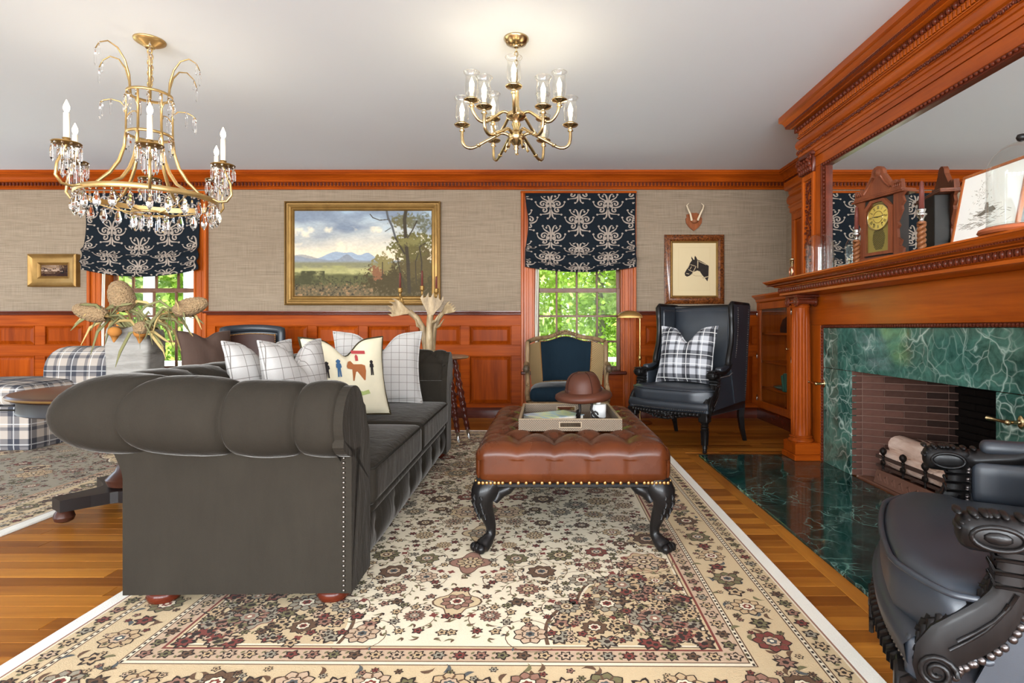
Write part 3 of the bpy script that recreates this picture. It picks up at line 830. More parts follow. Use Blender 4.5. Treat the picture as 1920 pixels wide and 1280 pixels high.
# ---- upper cupboard on the alcove wall above the bookcase
cb = root('wall_cupboard', 'cherry wall cupboard with heavy cornice above the glazed bookcase', 'cupboard', (2.40, 4.85, 1.235))
CX = 2.355
m = MB(); m.box(CX, XR - .001, BY1 + .001, 5.44, 1.2345, 2.02, .002); m.build('body', WZ, cb)
for (a, b) in ((4.86, 5.38), (4.26, 4.80)):
    m = MB(); t = .05
    for (c, d, e, f) in ((a, b, 1.27, 1.33), (a, b, 1.92, 1.98), (a, a + t, 1.33, 1.92), (b - t, b, 1.33, 1.92)): m.box(CX - .018, CX + .001, c, d, e, f, .004)
    d_ = m.build('door_frame', WZ, cb); MB().box(CX - .008, CX + .001, a + t + .02, b - t - .02, 1.35, 1.90, .006).build('door_panel', WP, d_)
pth3 = [((XR - .001, 5.44), (0, 1)), ((CX, 5.44), (-1, 1)), ((CX, BY1 + .001), (-1, 0))]
MB().sweep([(0, 2.0), (.012, 2.01), (.012, 2.05), (.022, 2.06), (.022, 2.075), (.01, 2.08), (.026, 2.095), (.034, 2.125), (.03, 2.155), (.012, 2.18), (.02, 2.19), (.02, 2.215), (.045, 2.225), (.05, 2.25), (.05, 2.30), (-.06, 2.305)], pth3).build('cornice', WY, cb, smooth=30)
# ================================================================== RUGS
RUG_COL = {
    'ivory': C(222, 208, 180), 'white': C(232, 228, 216), 'dark': C(52, 40, 32), 'brown': C(98, 72, 52), 'tan': C(188, 160, 122), 'rose': C(146, 106, 88),
    'red': C(120, 60, 50), 'olive': C(112, 104, 72), 'grey': C(150, 140, 120), 'sand': C(200, 176, 138), 'slate': C(84, 86, 84), 'pink': C(190, 162, 134)}
def pile(name, c):
    m = NT('wool_' + name); nz = m.noise(m.co(), 260, 2); big = m.noise(m.co(), 3, 3)
    m.set(color=m.mix(m.math('ADD', m.math('MULTIPLY', nz, .6), m.math('MULTIPLY', big, .4)), tuple(x * .80 for x in c[:3]) + (1,), tuple(min(1, x * 1.12) for x in c[:3]) + (1,)), rough=.95, sheen=.05, spec=.05)
    m.bump(nz, .3, .003); return m.mat
RUG_M = {k: pile(k, v) for k, v in RUG_COL.items()}
RKEYS = list(RUG_COL)
class Rug:
    def __init__(s, seed): s.b = MB(); s.r = random.Random(seed); s.z = .0125; s.c = 0
    def nxt(s): s.c += 1; s.z = .0125 + .0000021 * (s.c * 37 % 101)
    def poly(s, pts, col, layer=0):
        s.b.mi = RKEYS.index(col); z = s.z + layer * .00026; n = len(pts)
        cx = sum(p[0] for p in pts) / n; cy = sum(p[1] for p in pts) / n
        s.b.add([(cx, cy, z)] + [(p[0], p[1], z) for p in pts], [(0, 1 + i, 1 + (i + 1) % n) for i in range(n)])
    def star(s, x, y, r, n, amp, col, layer, ang=0, per=4, sx=1.0):
        pts = []
        N = n * per
        for k in range(N):
            a = 2 * PI * k / N
            rr = r * (1 + amp * math.cos(n * a))
            px, py = rr * math.cos(a) * sx, rr * math.sin(a)
            pts.append((x + px * math.cos(ang) - py * math.sin(ang), y + px * math.sin(ang) + py * math.cos(ang)))
        s.poly(pts, col, layer)
    def leaf(s, x, y, L, wd, ang, col, layer, bend=0.0):
        pts = []
        if layer < 4: s.nxt()
        for sd in (1, -1):
            rng = range(0, 6) if sd == 1 else range(5, -1, -1)
            for k in rng:
                t = k / 5; w_ = wd * math.sin(PI * min(1, t * 1.02)) * sd; b = bend * t * t
                a = ang + b
                pts.append((x + L * t * math.cos(a) - w_ * math.sin(a), y + L * t * math.sin(a) + w_ * math.cos(a)))
        s.b.mi = RKEYS.index(col); z = s.z + layer * .00026; n = len(pts) // 2
        s.b.add([(p[0], p[1], z) for p in pts], [(i, i + 1, len(pts) - 2 - i, len(pts) - 1 - i) for i in range(n - 1)])
    def ribbon(s, pts, wd, col, layer):
        s.nxt()
        V = []
        for i, p in enumerate(pts):
            a, b = pts[max(0, i - 1)], pts[min(len(pts) - 1, i + 1)]
            dx, dy = b[0] - a[0], b[1] - a[1]; L = math.hypot(dx, dy) or 1
            V += [(p[0] - dy / L * wd, p[1] + dx / L * wd), (p[0] + dy / L * wd, p[1] - dx / L * wd)]
        s.b.mi = RKEYS.index(col); z = s.z + layer * .00026
        s.b.add([(p[0], p[1], z) for p in V], [(2 * i, 2 * i + 1, 2 * i + 3, 2 * i + 2) for i in range(len(pts) - 1)])
    def palmette(s, x, y, r, ang, c, kind=0):
        s.nxt()
        L = 3
        n = (9, 11, 8, 13)[kind % 4]
        s.star(x, y, r, n, .12, 'dark', L, ang); s.star(x, y, r * .91, n, .13, c, L + 1, ang)
        for k in range(n):
            a = ang + 2 * PI * (k + .5) / n
            s.leaf(x + r * .42 * math.cos(a), y + r * .42 * math.sin(a), r * .46, r * .07, a, 'dark' if kind % 2 else 'brown', L + 2)
        s.star(x, y, r * .52, 8, .1, 'dark', L + 3, ang); s.star(x, y, r * .45, 8, .1, ('ivory', 'sand', 'pink', 'grey')[kind % 4], L + 4, ang)
        s.star(x, y, r * .28, 6, .16, ('red', 'brown', 'slate', 'rose')[kind % 4], L + 5, ang); s.star(x, y, r * .12, 5, .1, 'ivory' if kind % 3 else 'dark', L + 6, ang)
    def rosette(s, x, y, r, ang, c):
        s.nxt()
        n = s.r.choice((5, 6, 7))
        s.star(x, y, r, n, .28, 'dark', 3, ang, 4); s.star(x, y, r * .7, n, .25, c, 4, ang, 4); s.star(x, y, r * .32, 5, .1, 'dark', 5, ang, 2)
    def rect(s, x0, x1, y0, y1, col, layer=0):
        s.b.mi = RKEYS.index(col); z = s.z + layer * .00026
        s.b.add([(x0, y0, z), (x1, y0, z), (x1, y1, z), (x0, y1, z)], [(0, 1, 2, 3)])
def darts(r, w_, h_, dist, tries, taken=None, dist2=None):
    cell = dist; G = {}; out = []
    for _ in range(tries):
        p = (r.uniform(0, w_), r.uniform(-h_, h_)); k = (int(p[0] / cell), int(p[1] / cell)); ok = True
        for i in (-1, 0, 1):
            for j in (-1, 0, 1):
                for q in G.get((k[0] + i, k[1] + j), ()):
                    if math.hypot(p[0] - q[0], p[1] - q[1]) < dist: ok = False
        if ok and taken:
            for q in taken:
                if math.hypot(p[0] - q[0], p[1] - q[1]) < dist2 + q[2]: ok = False; break
        if ok: G.setdefault(k, []).append(p); out.append(p)
    return out
def persian_rug(name, label, loc, rz, W, L, seed, y_cut=None, dens=1.0, field='ivory', ysmall=None):
    rg = root(name, label, 'rug', loc, rz)
    MB().box(-W / 2, W / 2, -L / 2, L / 2, 0, .0122, .003).build('woven_base', RUG_M['white'], rg, world=False)
    R = Rug(seed); r = R.r; hw, hl = W / 2, L / 2
    # nested borders from the edge inwards
    bands = [(.05, 'rose'), (.056, 'ivory'), (.062, 'sand'), (.118, 'brown'), (.122, 'ivory'), (.134, 'brown'), (.138, 'sand'), (.30, 'brown'), (.304, 'ivory'), (.316, 'brown'), (.32, 'pink'), (.372, 'red'), (.38, 'sand'), (.388, 'brown'), (.392, field)]
    R.z = .0123
    for i, (d, c) in enumerate(bands): R.rect(-hw + d, hw - d, -hl + d, hl - d, c, 0.1 * i)
    def both(fn):
        for sx in (1, -1): fn(sx)
    cols = ['rose', 'tan', 'grey', 'olive', 'pink', 'red', 'brown', 'tan']
    # border motifs along the two long sides and two short sides
    def border(d0, d1, step, big):
        dm = (d0 + d1) / 2; half = (d1 - d0) / 2
        runs = [('v', hl - d0), ('h', hw - d0)]
        for kind, Hh in runs:
            n = int(2 * Hh / step); 
            for k in range(n + 1):
                t = -Hh + half + (2 * Hh - 2 * half) * k / n
                for sg in (1, -1):
                    x, y = (sg * (hw - dm), t) if kind == 'v' else (t, sg * (hl - dm))
                    if big:
                        if k % 2 == 0: R.palmette(x, y, half * .62, r.uniform(0, 6), r.choice(cols), k)
                        else: R.rosette(x + r.uniform(-.01, .01), y, half * .34, 0, r.choice(cols))
                        for q in range(6):
                            a = r.uniform(0, 2 * PI); rr = half * r.uniform(.75, 1.0)
                            lx, ly = x + rr * math.cos(a) * (.8 if kind == 'v' else 1), y + rr * math.sin(a) * (1 if kind == 'v' else .8)
                            if q < 3: R.leaf(lx, ly, half * .5, half * .09, r.uniform(0, 6), r.choice(('olive', 'brown', 'slate')), 2, .8)
                            else: R.rosette(lx, ly, half * .13, 0, r.choice(cols))
                    else:
                        R.rosette(x, y, half * .72, 0, cols[(k * 3) % 8])
                        a = PI / 2 if kind == 'v' else 0
                        for s2 in (1, -1): R.leaf(x + (step * .5 if kind == 'h' else s2 * half * .2), y + (step * .5 if kind == 'v' else s2 * half * .2), half * .6, half * .16, s2 * 1.0 + a, 'olive', 2)
    border(.062, .118, .062, False); border(.138, .30, .105, True); border(.32, .372, .058, False)
    for d in (.122, .304):           # little reciprocal ticks
        n = int(2 * hl / .022)
        for k in range(n):
            for sg in (1, -1): R.rect(sg * (hw - d - .006) - .0035, sg * (hw - d - .006) + .0035, -hl + d + k * .022, -hl + d + k * .022 + .011, 'dark', 2)
    fw, fh = hw - .40, hl - .40
    # scalloped corner pieces
    def corner(sx, sy):
        R.nxt()
        cx, cy = sx * fw, sy * fh; pts = [(cx, cy)]
        for k in range(41):
            a = k / 40 * PI / 2; rr = .46 * (1 + .07 * abs(math.sin(a * 6)) - .1 * math.sin(2 * a))
            pts.append((cx - sx * rr * math.cos(a), cy - sy * rr * 1.25 * math.sin(a)))
        for sc_, col, ly in ((1, 'brown', 1.6), (.975, 'ivory', 1.7), (.955, 'sand', 1.8)):
            R.b.mi = RKEYS.index(col); z = R.z + ly * .00026
            pp = [(cx + (p[0] - cx) * sc_, cy + (p[1] - cy) * sc_, z) for p in pts]
            R.b.add(pp, [(0, i, i + 1) for i in range(1, len(pp) - 1)])
    for sx in (1, -1):
        for sy in (1, -1): corner(sx, sy)
    big = darts(r, fw - .03, fh - .05, .126 / dens, 6000)
    info = []
    for i, (x, y) in enumerate(big):
        if x < .075: continue
        rad = r.uniform(.032, .062); k = r.randrange(8); a = r.uniform(0, 6); c = r.choice(cols); info.append((x, y, rad, k, a, c))
    axis = [k * .31 for k in range(int(-fh / .31), int(fh / .31) + 1)]
    def pal(x, y, rad, a, c, k):
        if ysmall is not None and y < ysmall: R.rosette(x, y, rad, a, c)
        else: R.palmette(x, y, rad, a, c, k)
    for (x, y, rad, k, a, c) in info:
        if x < rad: continue
        pal(x, y, rad, a, c, k); pal(-x, y, rad, PI - a, c, k)
        if rad > .054 and min(math.hypot(x - q[0], y - q[1]) - q[2] for q in info if q[0] != x or q[1] != y) > rad * 1.45:   # a few are cartouches with a scalloped ground
            for s_ in (1, -1):
                R.nxt(); R.star(s_ * x, y, rad * 1.42, 8, .12, 'red' if k % 2 else 'brown', 1.9, .3 * s_, 5); R.star(s_ * x, y, rad * 1.34, 8, .12, ('rose', 'tan', 'sand', 'grey')[k % 4], 2.0, .3 * s_, 5)
    for i, y in enumerate(axis):
        R.nxt(); R.star(0, y, .085, 4, .22, 'brown', 1.9, .0, 8, .8); R.star(0, y, .078, 4, .22, ('sand', 'rose')[i % 2], 2.0, 0, 8, .8); R.palmette(0, y, .05, 0, cols[i % 8], i)
    tk = [(x, y, rad) for (x, y, rad, *_) in info] + [(0, y, .07) for y in axis]
    sm = darts(r, fw - .015, fh - .02, .036 / dens, 20000, tk, .013)
    for (x, y) in sm:
        q = r.random(); a = r.uniform(0, 6); c = r.choice(cols)
        for s_ in (1, -1):
            R.nxt()
            if q < .36: R.rosette(s_ * x, y, .0165, a, c)
            elif q < .5: R.star(s_ * x, y, .012, 4, .3, 'red', 2, a)
            else:
                aa = a if s_ == 1 else PI - a
                for j in range(2 if q < .8 else 3): R.leaf(s_ * x, y, r.uniform(.018, .034), .0042, aa + j * .75, ('olive', 'brown', 'dark')[j], 2, s_ * .6)
    # serrated curling leaves and vines
    for (x, y, rad, k, a, c) in info:
        for j in range(2):
            a0 = a + j * 2.4
            for s_ in (1, -1):
                pts = []
                for t in range(9):
                    tt = t / 8; ang = a0 + 2.6 * tt; rr = rad * 1.15 + .012 + .03 * tt
                    pts.append((s_ * (x + rr * math.cos(ang)), y + rr * math.sin(ang)))
                R.ribbon(pts, .0013, 'brown', 1.9)
                for t in range(1, 8, 1 if k % 2 else 3):
                    ang = a0 + 2.6 * t / 8
                    R.leaf(pts[t][0], pts[t][1], .018, .0036, (ang + .5) if s_ == 1 else PI - (ang + .5), 'olive' if k % 3 else 'slate', 2)
    # extra small motifs over the corner pieces
    for _ in range(150):
        x = fw - abs(r.gauss(0, .2)); y = fh - abs(r.gauss(0, .25))
        if x < .1: continue
        a = r.uniform(0, 6); c = r.choice(cols)
        for s_ in (1, -1):
            for t_ in (1, -1):
                R.rosette(s_ * x, t_ * y, r.uniform(.012, .03), a, c)
    o = R.b.build('knotted_pattern', [RUG_M[k] for k in RKEYS], rg, world=False)
    stuff(o); return rg
persian_rug('persian_rug', 'large ivory Persian rug with floral borders under the ottoman and grey sofa', (-.275, 3.09, 0), math.radians(-.5), 2.30, 3.78, 11)
# second rug at the left
RUG2 = persian_rug('area_rug', 'pale patterned rug at the left under the plaid armchair', (-3.82, 3.16, 0), math.radians(.8), 2.92, 3.12, 23, dens=.8, field='grey')

# ================================================================== GREY CHESTERFIELD SOFA
sf = root('chesterfield_sofa', 'grey mohair tufted chesterfield sofa with rolled arms on the Persian rug', 'sofa', (-1.0, 2.9, .0125), math.radians(1.3))
def sofa():
    AY, BXi, R0, XF = .90, -.15, .03, .335; XS = 1.46
    # path: (point, outward normal, arc length at offset .2)
    path = []
    n1 = 100
    for i in range(n1): path.append(((XF - (XF - BXi - R0) * i / (n1 - 1), -AY), (0, -1)))
    nc = 44
    for i in range(1, nc):
        a = -PI / 2 - (PI / 2) * i / nc
        sq = 1 / (abs(math.cos(a)) ** 5 + abs(math.sin(a)) ** 5) ** .2
        path.append(((BXi + R0 + R0 * math.cos(a), -AY + R0 + R0 * math.sin(a)), (math.cos(a) * sq, math.sin(a) * sq)))
    nb = 260
    for i in range(nb): path.append(((BXi, -AY + R0 + (2 * AY - 2 * R0) * i / (nb - 1)), (-1, 0)))
    for i in range(1, nc):
        a = PI - (PI / 2) * i / nc
        sq = 1 / (abs(math.cos(a)) ** 5 + abs(math.sin(a)) ** 5) ** .2
        path.append(((BXi + R0 + R0 * math.cos(a), AY - R0 + R0 * math.sin(a)), (math.cos(a) * sq, math.sin(a) * sq)))
    for i in range(n1): path.append(((BXi + R0 + (XF - BXi - R0) * i / (n1 - 1), AY), (0, 1)))
    prof = []
    co_, cz, r = .180, .620, .128
    inn = [(.0, .26), (-.002, .32), (-.004, .38), (-.004, .44), (.0, .50), (.008, .56), (.02, .61), (.036, .655)]
    for p in inn: prof.append(p)
    for k in range(30):
        a = math.radians(156 - k * 9.6); prof.append((co_ + r * math.cos(a), cz + r * math.sin(a)))
    prof += [(.175, .517), (.195, .53)]
    # subdivide inside part
    pr2 = []
    for i in range(len(prof) - 1):
        pr2.append(prof[i])
        if i < 8: pr2.append(((prof[i][0] + prof[i + 1][0]) / 2, (prof[i][1] + prof[i + 1][1]) / 2))
    pr2.append(prof[-1]); prof = pr2
    V = [0]
    for i in range(1, len(prof)): V.append(V[-1] + math.hypot(prof[i][0] - prof[i - 1][0], prof[i][1] - prof[i - 1][1]))
    nrm = []
    for i in range(len(prof)):
        a, b = prof[max(0, i - 1)], prof[min(len(prof) - 1, i + 1)]
        dx, dz = b[0] - a[0], b[1] - a[1]; L = math.hypot(dx, dz); nrm.append((-dz / L, dx / L))
    # crest index: where z is max
    ic = max(range(len(prof)), key=lambda i: prof[i][1]) - 2; v0 = V[ic]
    U = [0]
    for i in range(1, len(path)):
        q = [(p[0][0] + p[1][0] * .2, p[0][1] + p[1][1] * .2) for p in (path[i - 1], path[i])]
        U.append(U[-1] + math.hypot(q[1][0] - q[0][0], q[1][1] - q[0][1]))
    T = U[-1]; a_ = T / round(T / .222); b_ = .30
    P = []; UV = []
    for i, (p, nn) in enumerate(path):
        u = U[i] + a_ * .42
        e = min(U[i], T - U[i]); endf = 1.0 if e > .07 else math.sqrt(max(0, 1 - (1 - e / .07) ** 2)) * .16 + .84
        for j, (o, z) in enumerate(prof):
            v = V[j] - v0
            du = abs((u / a_ + .5) % 1 - .5) * a_; pl = .58 * (1 - math.exp(-du / .009)) + .42 * abs(math.sin(PI * u / a_)) ** .7
            if v >= 0: puff = pl
            else:
                pp = u / a_ + v / b_; qq = u / a_ - v / b_
                di = (abs(math.sin(PI * pp)) * abs(math.sin(PI * qq))) ** .30
                puff = di
            k = min(1, V[j] / .12) * min(1, (V[-1] - V[j]) / .03)
            amp = (.030 if v < 0 else .024) * k
            d = amp * (puff - .9)
            dz = -.02 * max(0, min(1, ((.55 - U[i]) / .3))) * max(0, min(1, (z - .4) / .2)) - .006 * max(0, min(1, (z - .4) / .2)); oo = co_ + (o - co_) * endf + nrm[j][0] * d; zz = dz + (cz + (z - cz) * endf + nrm[j][1] * d if z > .5 else z + nrm[j][1] * d)
            P.append((p[0] + nn[0] * (oo * XS if oo > 0 else oo), p[1] + nn[1] * oo, zz))
    m = MB(); m.grid(P, len(path), len(prof))
    m.build('tufted_back_and_arms', M_VELV, sf, smooth=True, world=False)
    # buttons: on crest row and one row lower, inside
    bm = MB().ball((0, 0, 0), .012, 8, (1, 1, .6)).mesh('button', M_VELV, True)
    def at(u_t, vt, off):
        i = min(range(len(U)), key=lambda k: abs(U[k] + a_ * .42 - u_t)); j = min(range(len(V)), key=lambda k: abs(V[k] - v0 - vt))
        o, z = prof[j]; o += nrm[j][0] * off; z += nrm[j][1] * off; (p, nn) = path[i]
        z -= (.02 * max(0, min(1, (.55 - U[i]) / .3)) + .006) * max(0, min(1, (z - .4) / .2))
        return (p[0] + nn[0] * (o * XS if o > 0 else o), p[1] + nn[1] * o, z)
    for k in range(1, int(T / a_) + 1):
        place('button', bm, sf, at(k * a_, 0, -.018))
        place('button', bm, sf, at((k + .5) * a_, -b_ / 2, -.018))
    # outer panels
    m = MB(); m.prism([(-.17, .05), (-.35, .05), (-.35, .38), (-.36, .44), (-.385, .50), (-.42, .545), (-.17, .56)], -1.10, 1.10, 'xz')
    m.build('outer_back_panel', M_VELV, sf, world=False)
    for s in (-1, 1):
        m = MB(); y0, y1 = s * 1.105, s * .90
        m.prism([(-.352, .05), (.335, .05), (.335, .53), (-.352, .53), (-.385, .505), (-.36, .44)] if False else [(-.352, .05), (.332, .05), (.332, .54), (-.352, .54)], y0, y1, 'xz')
        m.build('outer_arm_panel', M_VELV, sf, world=False)
        # front facing of the arm
        poly = [(-.002, .05), (-.002, .26)] + [(o, z) for (o, z) in prof[2:-2]] + [(.206, .52), (.206, .05)]
        zd = .026 if s < 0 else .006
        poly = [(s * (.90 + (co_ + (o - co_) * .87 if z > .56 else o)), ((cz + (z - cz) * .87) if z > .56 else z) - zd * max(0, min(1, (z - .4) / .2))) for (o, z) in poly]
        m = MB(); m.prism(poly, .328, .362, 'yz'); m.build('arm_facing', M_VELV, sf, world=False)
        m = MB()
        z = .06
        while z < .50: m.ball((.338, s * 1.108, z), .0052, 6); z += .0155
        stuff(m.build('nailhead_trim', M_NAIL, sf, smooth=True, world=False))
    # seat deck and front rail with pulled buttons
    MB().box(-.17, .325, -.91, .91, .06, .25, .01).build('seat_deck', M_VELV, sf, world=False)
    P = []; ny, nz = 150, 18
    for i in range(ny):
        y = -.899 + 1.798 * i / (ny - 1)
        for j in range(nz):
            t = j / (nz - 1); z = .052 + .175 * t
            bul = .03 * math.sin(PI * t) ** .6
            dmp = 0
            for k in range(6):
                yb = -.75 + .30 * k; dd = math.hypot((y - yb) / .055, (z - .145) / .05); dmp += .024 * math.exp(-dd * 1.6) + .003 * math.exp(-abs(y - yb) / .006) 
            P.append((.325 + bul - dmp, y, z))
    m = MB(); m.grid(P, ny, nz); m.build('tufted_front_rail', M_VELV, sf, smooth=True, world=False)
    m = MB(); m.rbox((.33, 0, .236), (.03, .898, .018), .016, 8); m.build('rail_roll', M_VELV, sf, smooth=True, world=False)
    m = MB(); m.tube([(.352, -.897, .228), (.352, .897, .228)], .0045, 6); m.build('rail_welt', M_WELT, sf, smooth=True, world=False)
    for (a, b) in ((-.893, -.004), (.004, .893)):
        h = ((.375 + .14) / 2, (b - a) / 2, .073); c = (-.14 + h[0], (a + b) / 2, .326)
        def fn(p, h=h):
            x, y, z = p; k = max(0, 1 - (x / h[0]) ** 2) * max(0, 1 - (y / h[1]) ** 2)
            s_ = 1 if z > 0 else .3
            return [x, y, z + s_ * .024 * k ** .6 * (1 if z > 0 else -1)]
        m = MB(); m.rbox(c, h, .03, 22, fn); cu = m.build('seat_cushion', M_VELV, sf, smooth=True, world=False)
        m = MB()
        for zz in (.062, -.058):
            pts = []
            xb, xf2, yy, r_ = -h[0] + .02, h[0] - .006, h[1] - .006, .03
            pts += [(xb, -yy, zz), (0, -yy, zz + (.004 if zz > 0 else 0)), (xf2 - r_, -yy, zz)]
            for k in range(1, 6):
                a = -PI / 2 + PI / 2 * k / 6; pts.append((xf2 - r_ + r_ * math.cos(a), -yy + r_ + r_ * math.sin(a), zz))
            for k in range(1, 6):
                a = PI / 2 * k / 6; pts.append((xf2 - r_ + r_ * math.cos(a), yy - r_ + r_ * math.sin(a), zz))
            pts += [(xf2 - r_, yy, zz), (0, yy, zz), (xb, yy, zz)]
            m.tube([(p[0] + c[0], p[1] + c[1], p[2] + c[2]) for p in pts], .0055, 6)
        m.build('welt', M_WELT, cu, smooth=True, world=False)
    ft = MB().lathe([(.03, .0), (.046, .006), (.052, .02), (.048, .036), (.036, .046), (.036, .055)], (0, 0, 0), 20).mesh('bun_foot', WDX, True)
    for x in (-.27, .28):
        for y in (-1.03, 1.03): place('bun_foot', ft, sf, (x, y, 0))
sofa()

# ---- pillows
def check_fabric(name, ground, line, period, wdt):
    m = NT(name); s = m.sep(m.co()); nz = m.noise(m.co(), 300, 2)
    a = m.math('MAXIMUM', m.stripe(s[0], period, .3, wdt), m.stripe(s[2], period, .4, wdt))
    col = m.mix(a, m.mix(nz, tuple(c * .86 for c in ground[:3]) + (1,), ground), line)
    m.set(color=col, rough=.95, spec=.08); m.bump(nz, .2, .002); return m.mat
M_CHECK = check_fabric('windowpane_check_linen', C(170, 165, 160), C(106, 99, 94), .047, .05)
def plaid_fabric(name, light, mid, dark, per, ax=(0, 2), diag=False, white=.75):
    m = NT(name); v = m.co(); s = m.sep(v); nz = m.noise(v, 340, 2)
    def band(x):
        a = m.math('MULTIPLY', m.stripe(x, per, .0, .34), .5)
        b = m.math('MULTIPLY', m.stripe(x, per, .42, .10), .45)
        c = m.math('MULTIPLY', m.stripe(x, per, -.10, .035), .9)
        return m.math('ADD', m.math('ADD', a, b), m.math('MULTIPLY', c, .35)), m.math('MAXIMUM', m.stripe(x, per, .25, .03), m.stripe(x, per, -.155, .03))
    zc, xc_ = s[ax[1]], s[ax[0]]
    if diag:
        nn = m.sep(m.co('Normal')); up = m.math('GREATER_THAN', m.math('ABSOLUTE', nn[2]), .72); sd = m.math('GREATER_THAN', m.math('ABSOLUTE', nn[0]), .72)
        def pick(f, a, b): return m.math('ADD', m.math('MULTIPLY', f, b), m.math('MULTIPLY', m.math('SUBTRACT', 1.0, f), a))
        zc = pick(up, s[2], s[1]); xc_ = pick(sd, s[0], s[1])
    f1, w1 = band(xc_); f2, w2 = band(zc)
    f = m.math('ADD', f1, f2)
    col = m.ramp(f, [(.05, light), (.5, mid), (1.0, dark)])
    col = m.mix(m.math('MULTIPLY', m.math('MAXIMUM', w1, w2), white), col, C(236, 234, 230))
    col = m.mix(m.math('MULTIPLY', nz, .22), col, mid)
    m.set(color=col, rough=.95, spec=.08); m.bump(nz, .2, .002); return m.mat
M_PLAIDBW = plaid_fabric('black_white_plaid', C(188, 188, 192), C(108, 108, 112), C(40, 40, 44), .185)
M_PLAIDCH = plaid_fabric('tan_grey_plaid', C(172, 160, 148), C(112, 107, 106), C(54, 56, 64), .25, diag=True, white=.4)
def pillow(name, label, loc, rz, tilt, w_, h_, t_, mat, chop=.10, pipe=None, roll=0.0, world=False):
    r = root(name, label, 'pillow', loc, rz); r.rotation_euler = (tilt, roll, rz)
    n = 26; m = MB()
    def pt(s, t, side):
        x = s * w_ / 2 * (1 - .10 * (1 - t * t)); z = t * h_ / 2 * (1 - .08 * (1 - s * s))
        if chop: z -= chop * math.exp(-(s / .30) ** 2) * max(0, (t + .4) / 1.4) ** 2
        th = t_ / 2 * (max(0, 1 - s * s) * max(0, 1 - t * t)) ** .42
        if chop: th *= 1 - .25 * math.exp(-(s / .3) ** 2) * max(0, t)
        wr = .003 * math.sin(9 * s + 4 * t) * (1 - s * s) * (1 - t * t)
        return (x, side * (th + wr), z + h_ / 2)
    for side in (-1, 1):
        P = [pt(-1 + 2 * i / n, -1 + 2 * j / n, side) for i in range(n + 1) for j in range(n + 1)]
        m.grid(P, n + 1, n + 1)
    m.build('cover', mat, r, smooth=True, world=False)
    ring = [pt(-1 + 2 * i / n, -1, 1) for i in range(n)] + [pt(1, -1 + 2 * i / n, 1) for i in range(n)] + [pt(1 - 2 * i / n, 1, 1) for i in range(n)] + [pt(-1, 1 - 2 * i / n, 1) for i in range(n)]
    ring = [(p[0], 0, p[2]) for p in ring]
    MB().tube(ring, .0055, 6, closed=True).build('piping', pipe or mat, r, smooth=True, world=False)
    return r
SZ = .435
pillow('throw_pillow', 'windowpane check pillow leaning on the far arm of the grey sofa', (-1.03, 3.50, SZ), math.radians(14), math.radians(-14), .54, .46, .15, M_CHECK, .13)
pillow('throw_pillow', 'windowpane check pillow nearest the camera on the grey sofa, tip above the arm', (-1.045, 2.47, SZ - .01), math.radians(80), math.radians(-8), .44, .43, .14, M_CHECK, .10)
pillow('throw_pillow', 'windowpane check pillow in the back corner of the grey sofa, leftmost of the two tips', (-1.165, 2.45, SZ), math.radians(80), math.radians(-10), .44, .42, .13, M_CHECK, .10)
hp = pillow('throw_pillow', 'cream pillow printed with riders and a brown horse on the grey sofa', (-1.01, 2.95, SZ), math.radians(44), math.radians(-12), .46, .43, .15, plain('cream_printed_linen', C(200, 190, 164), .95), .09, plain('dark_olive_cord', C(54, 46, 30), .8))
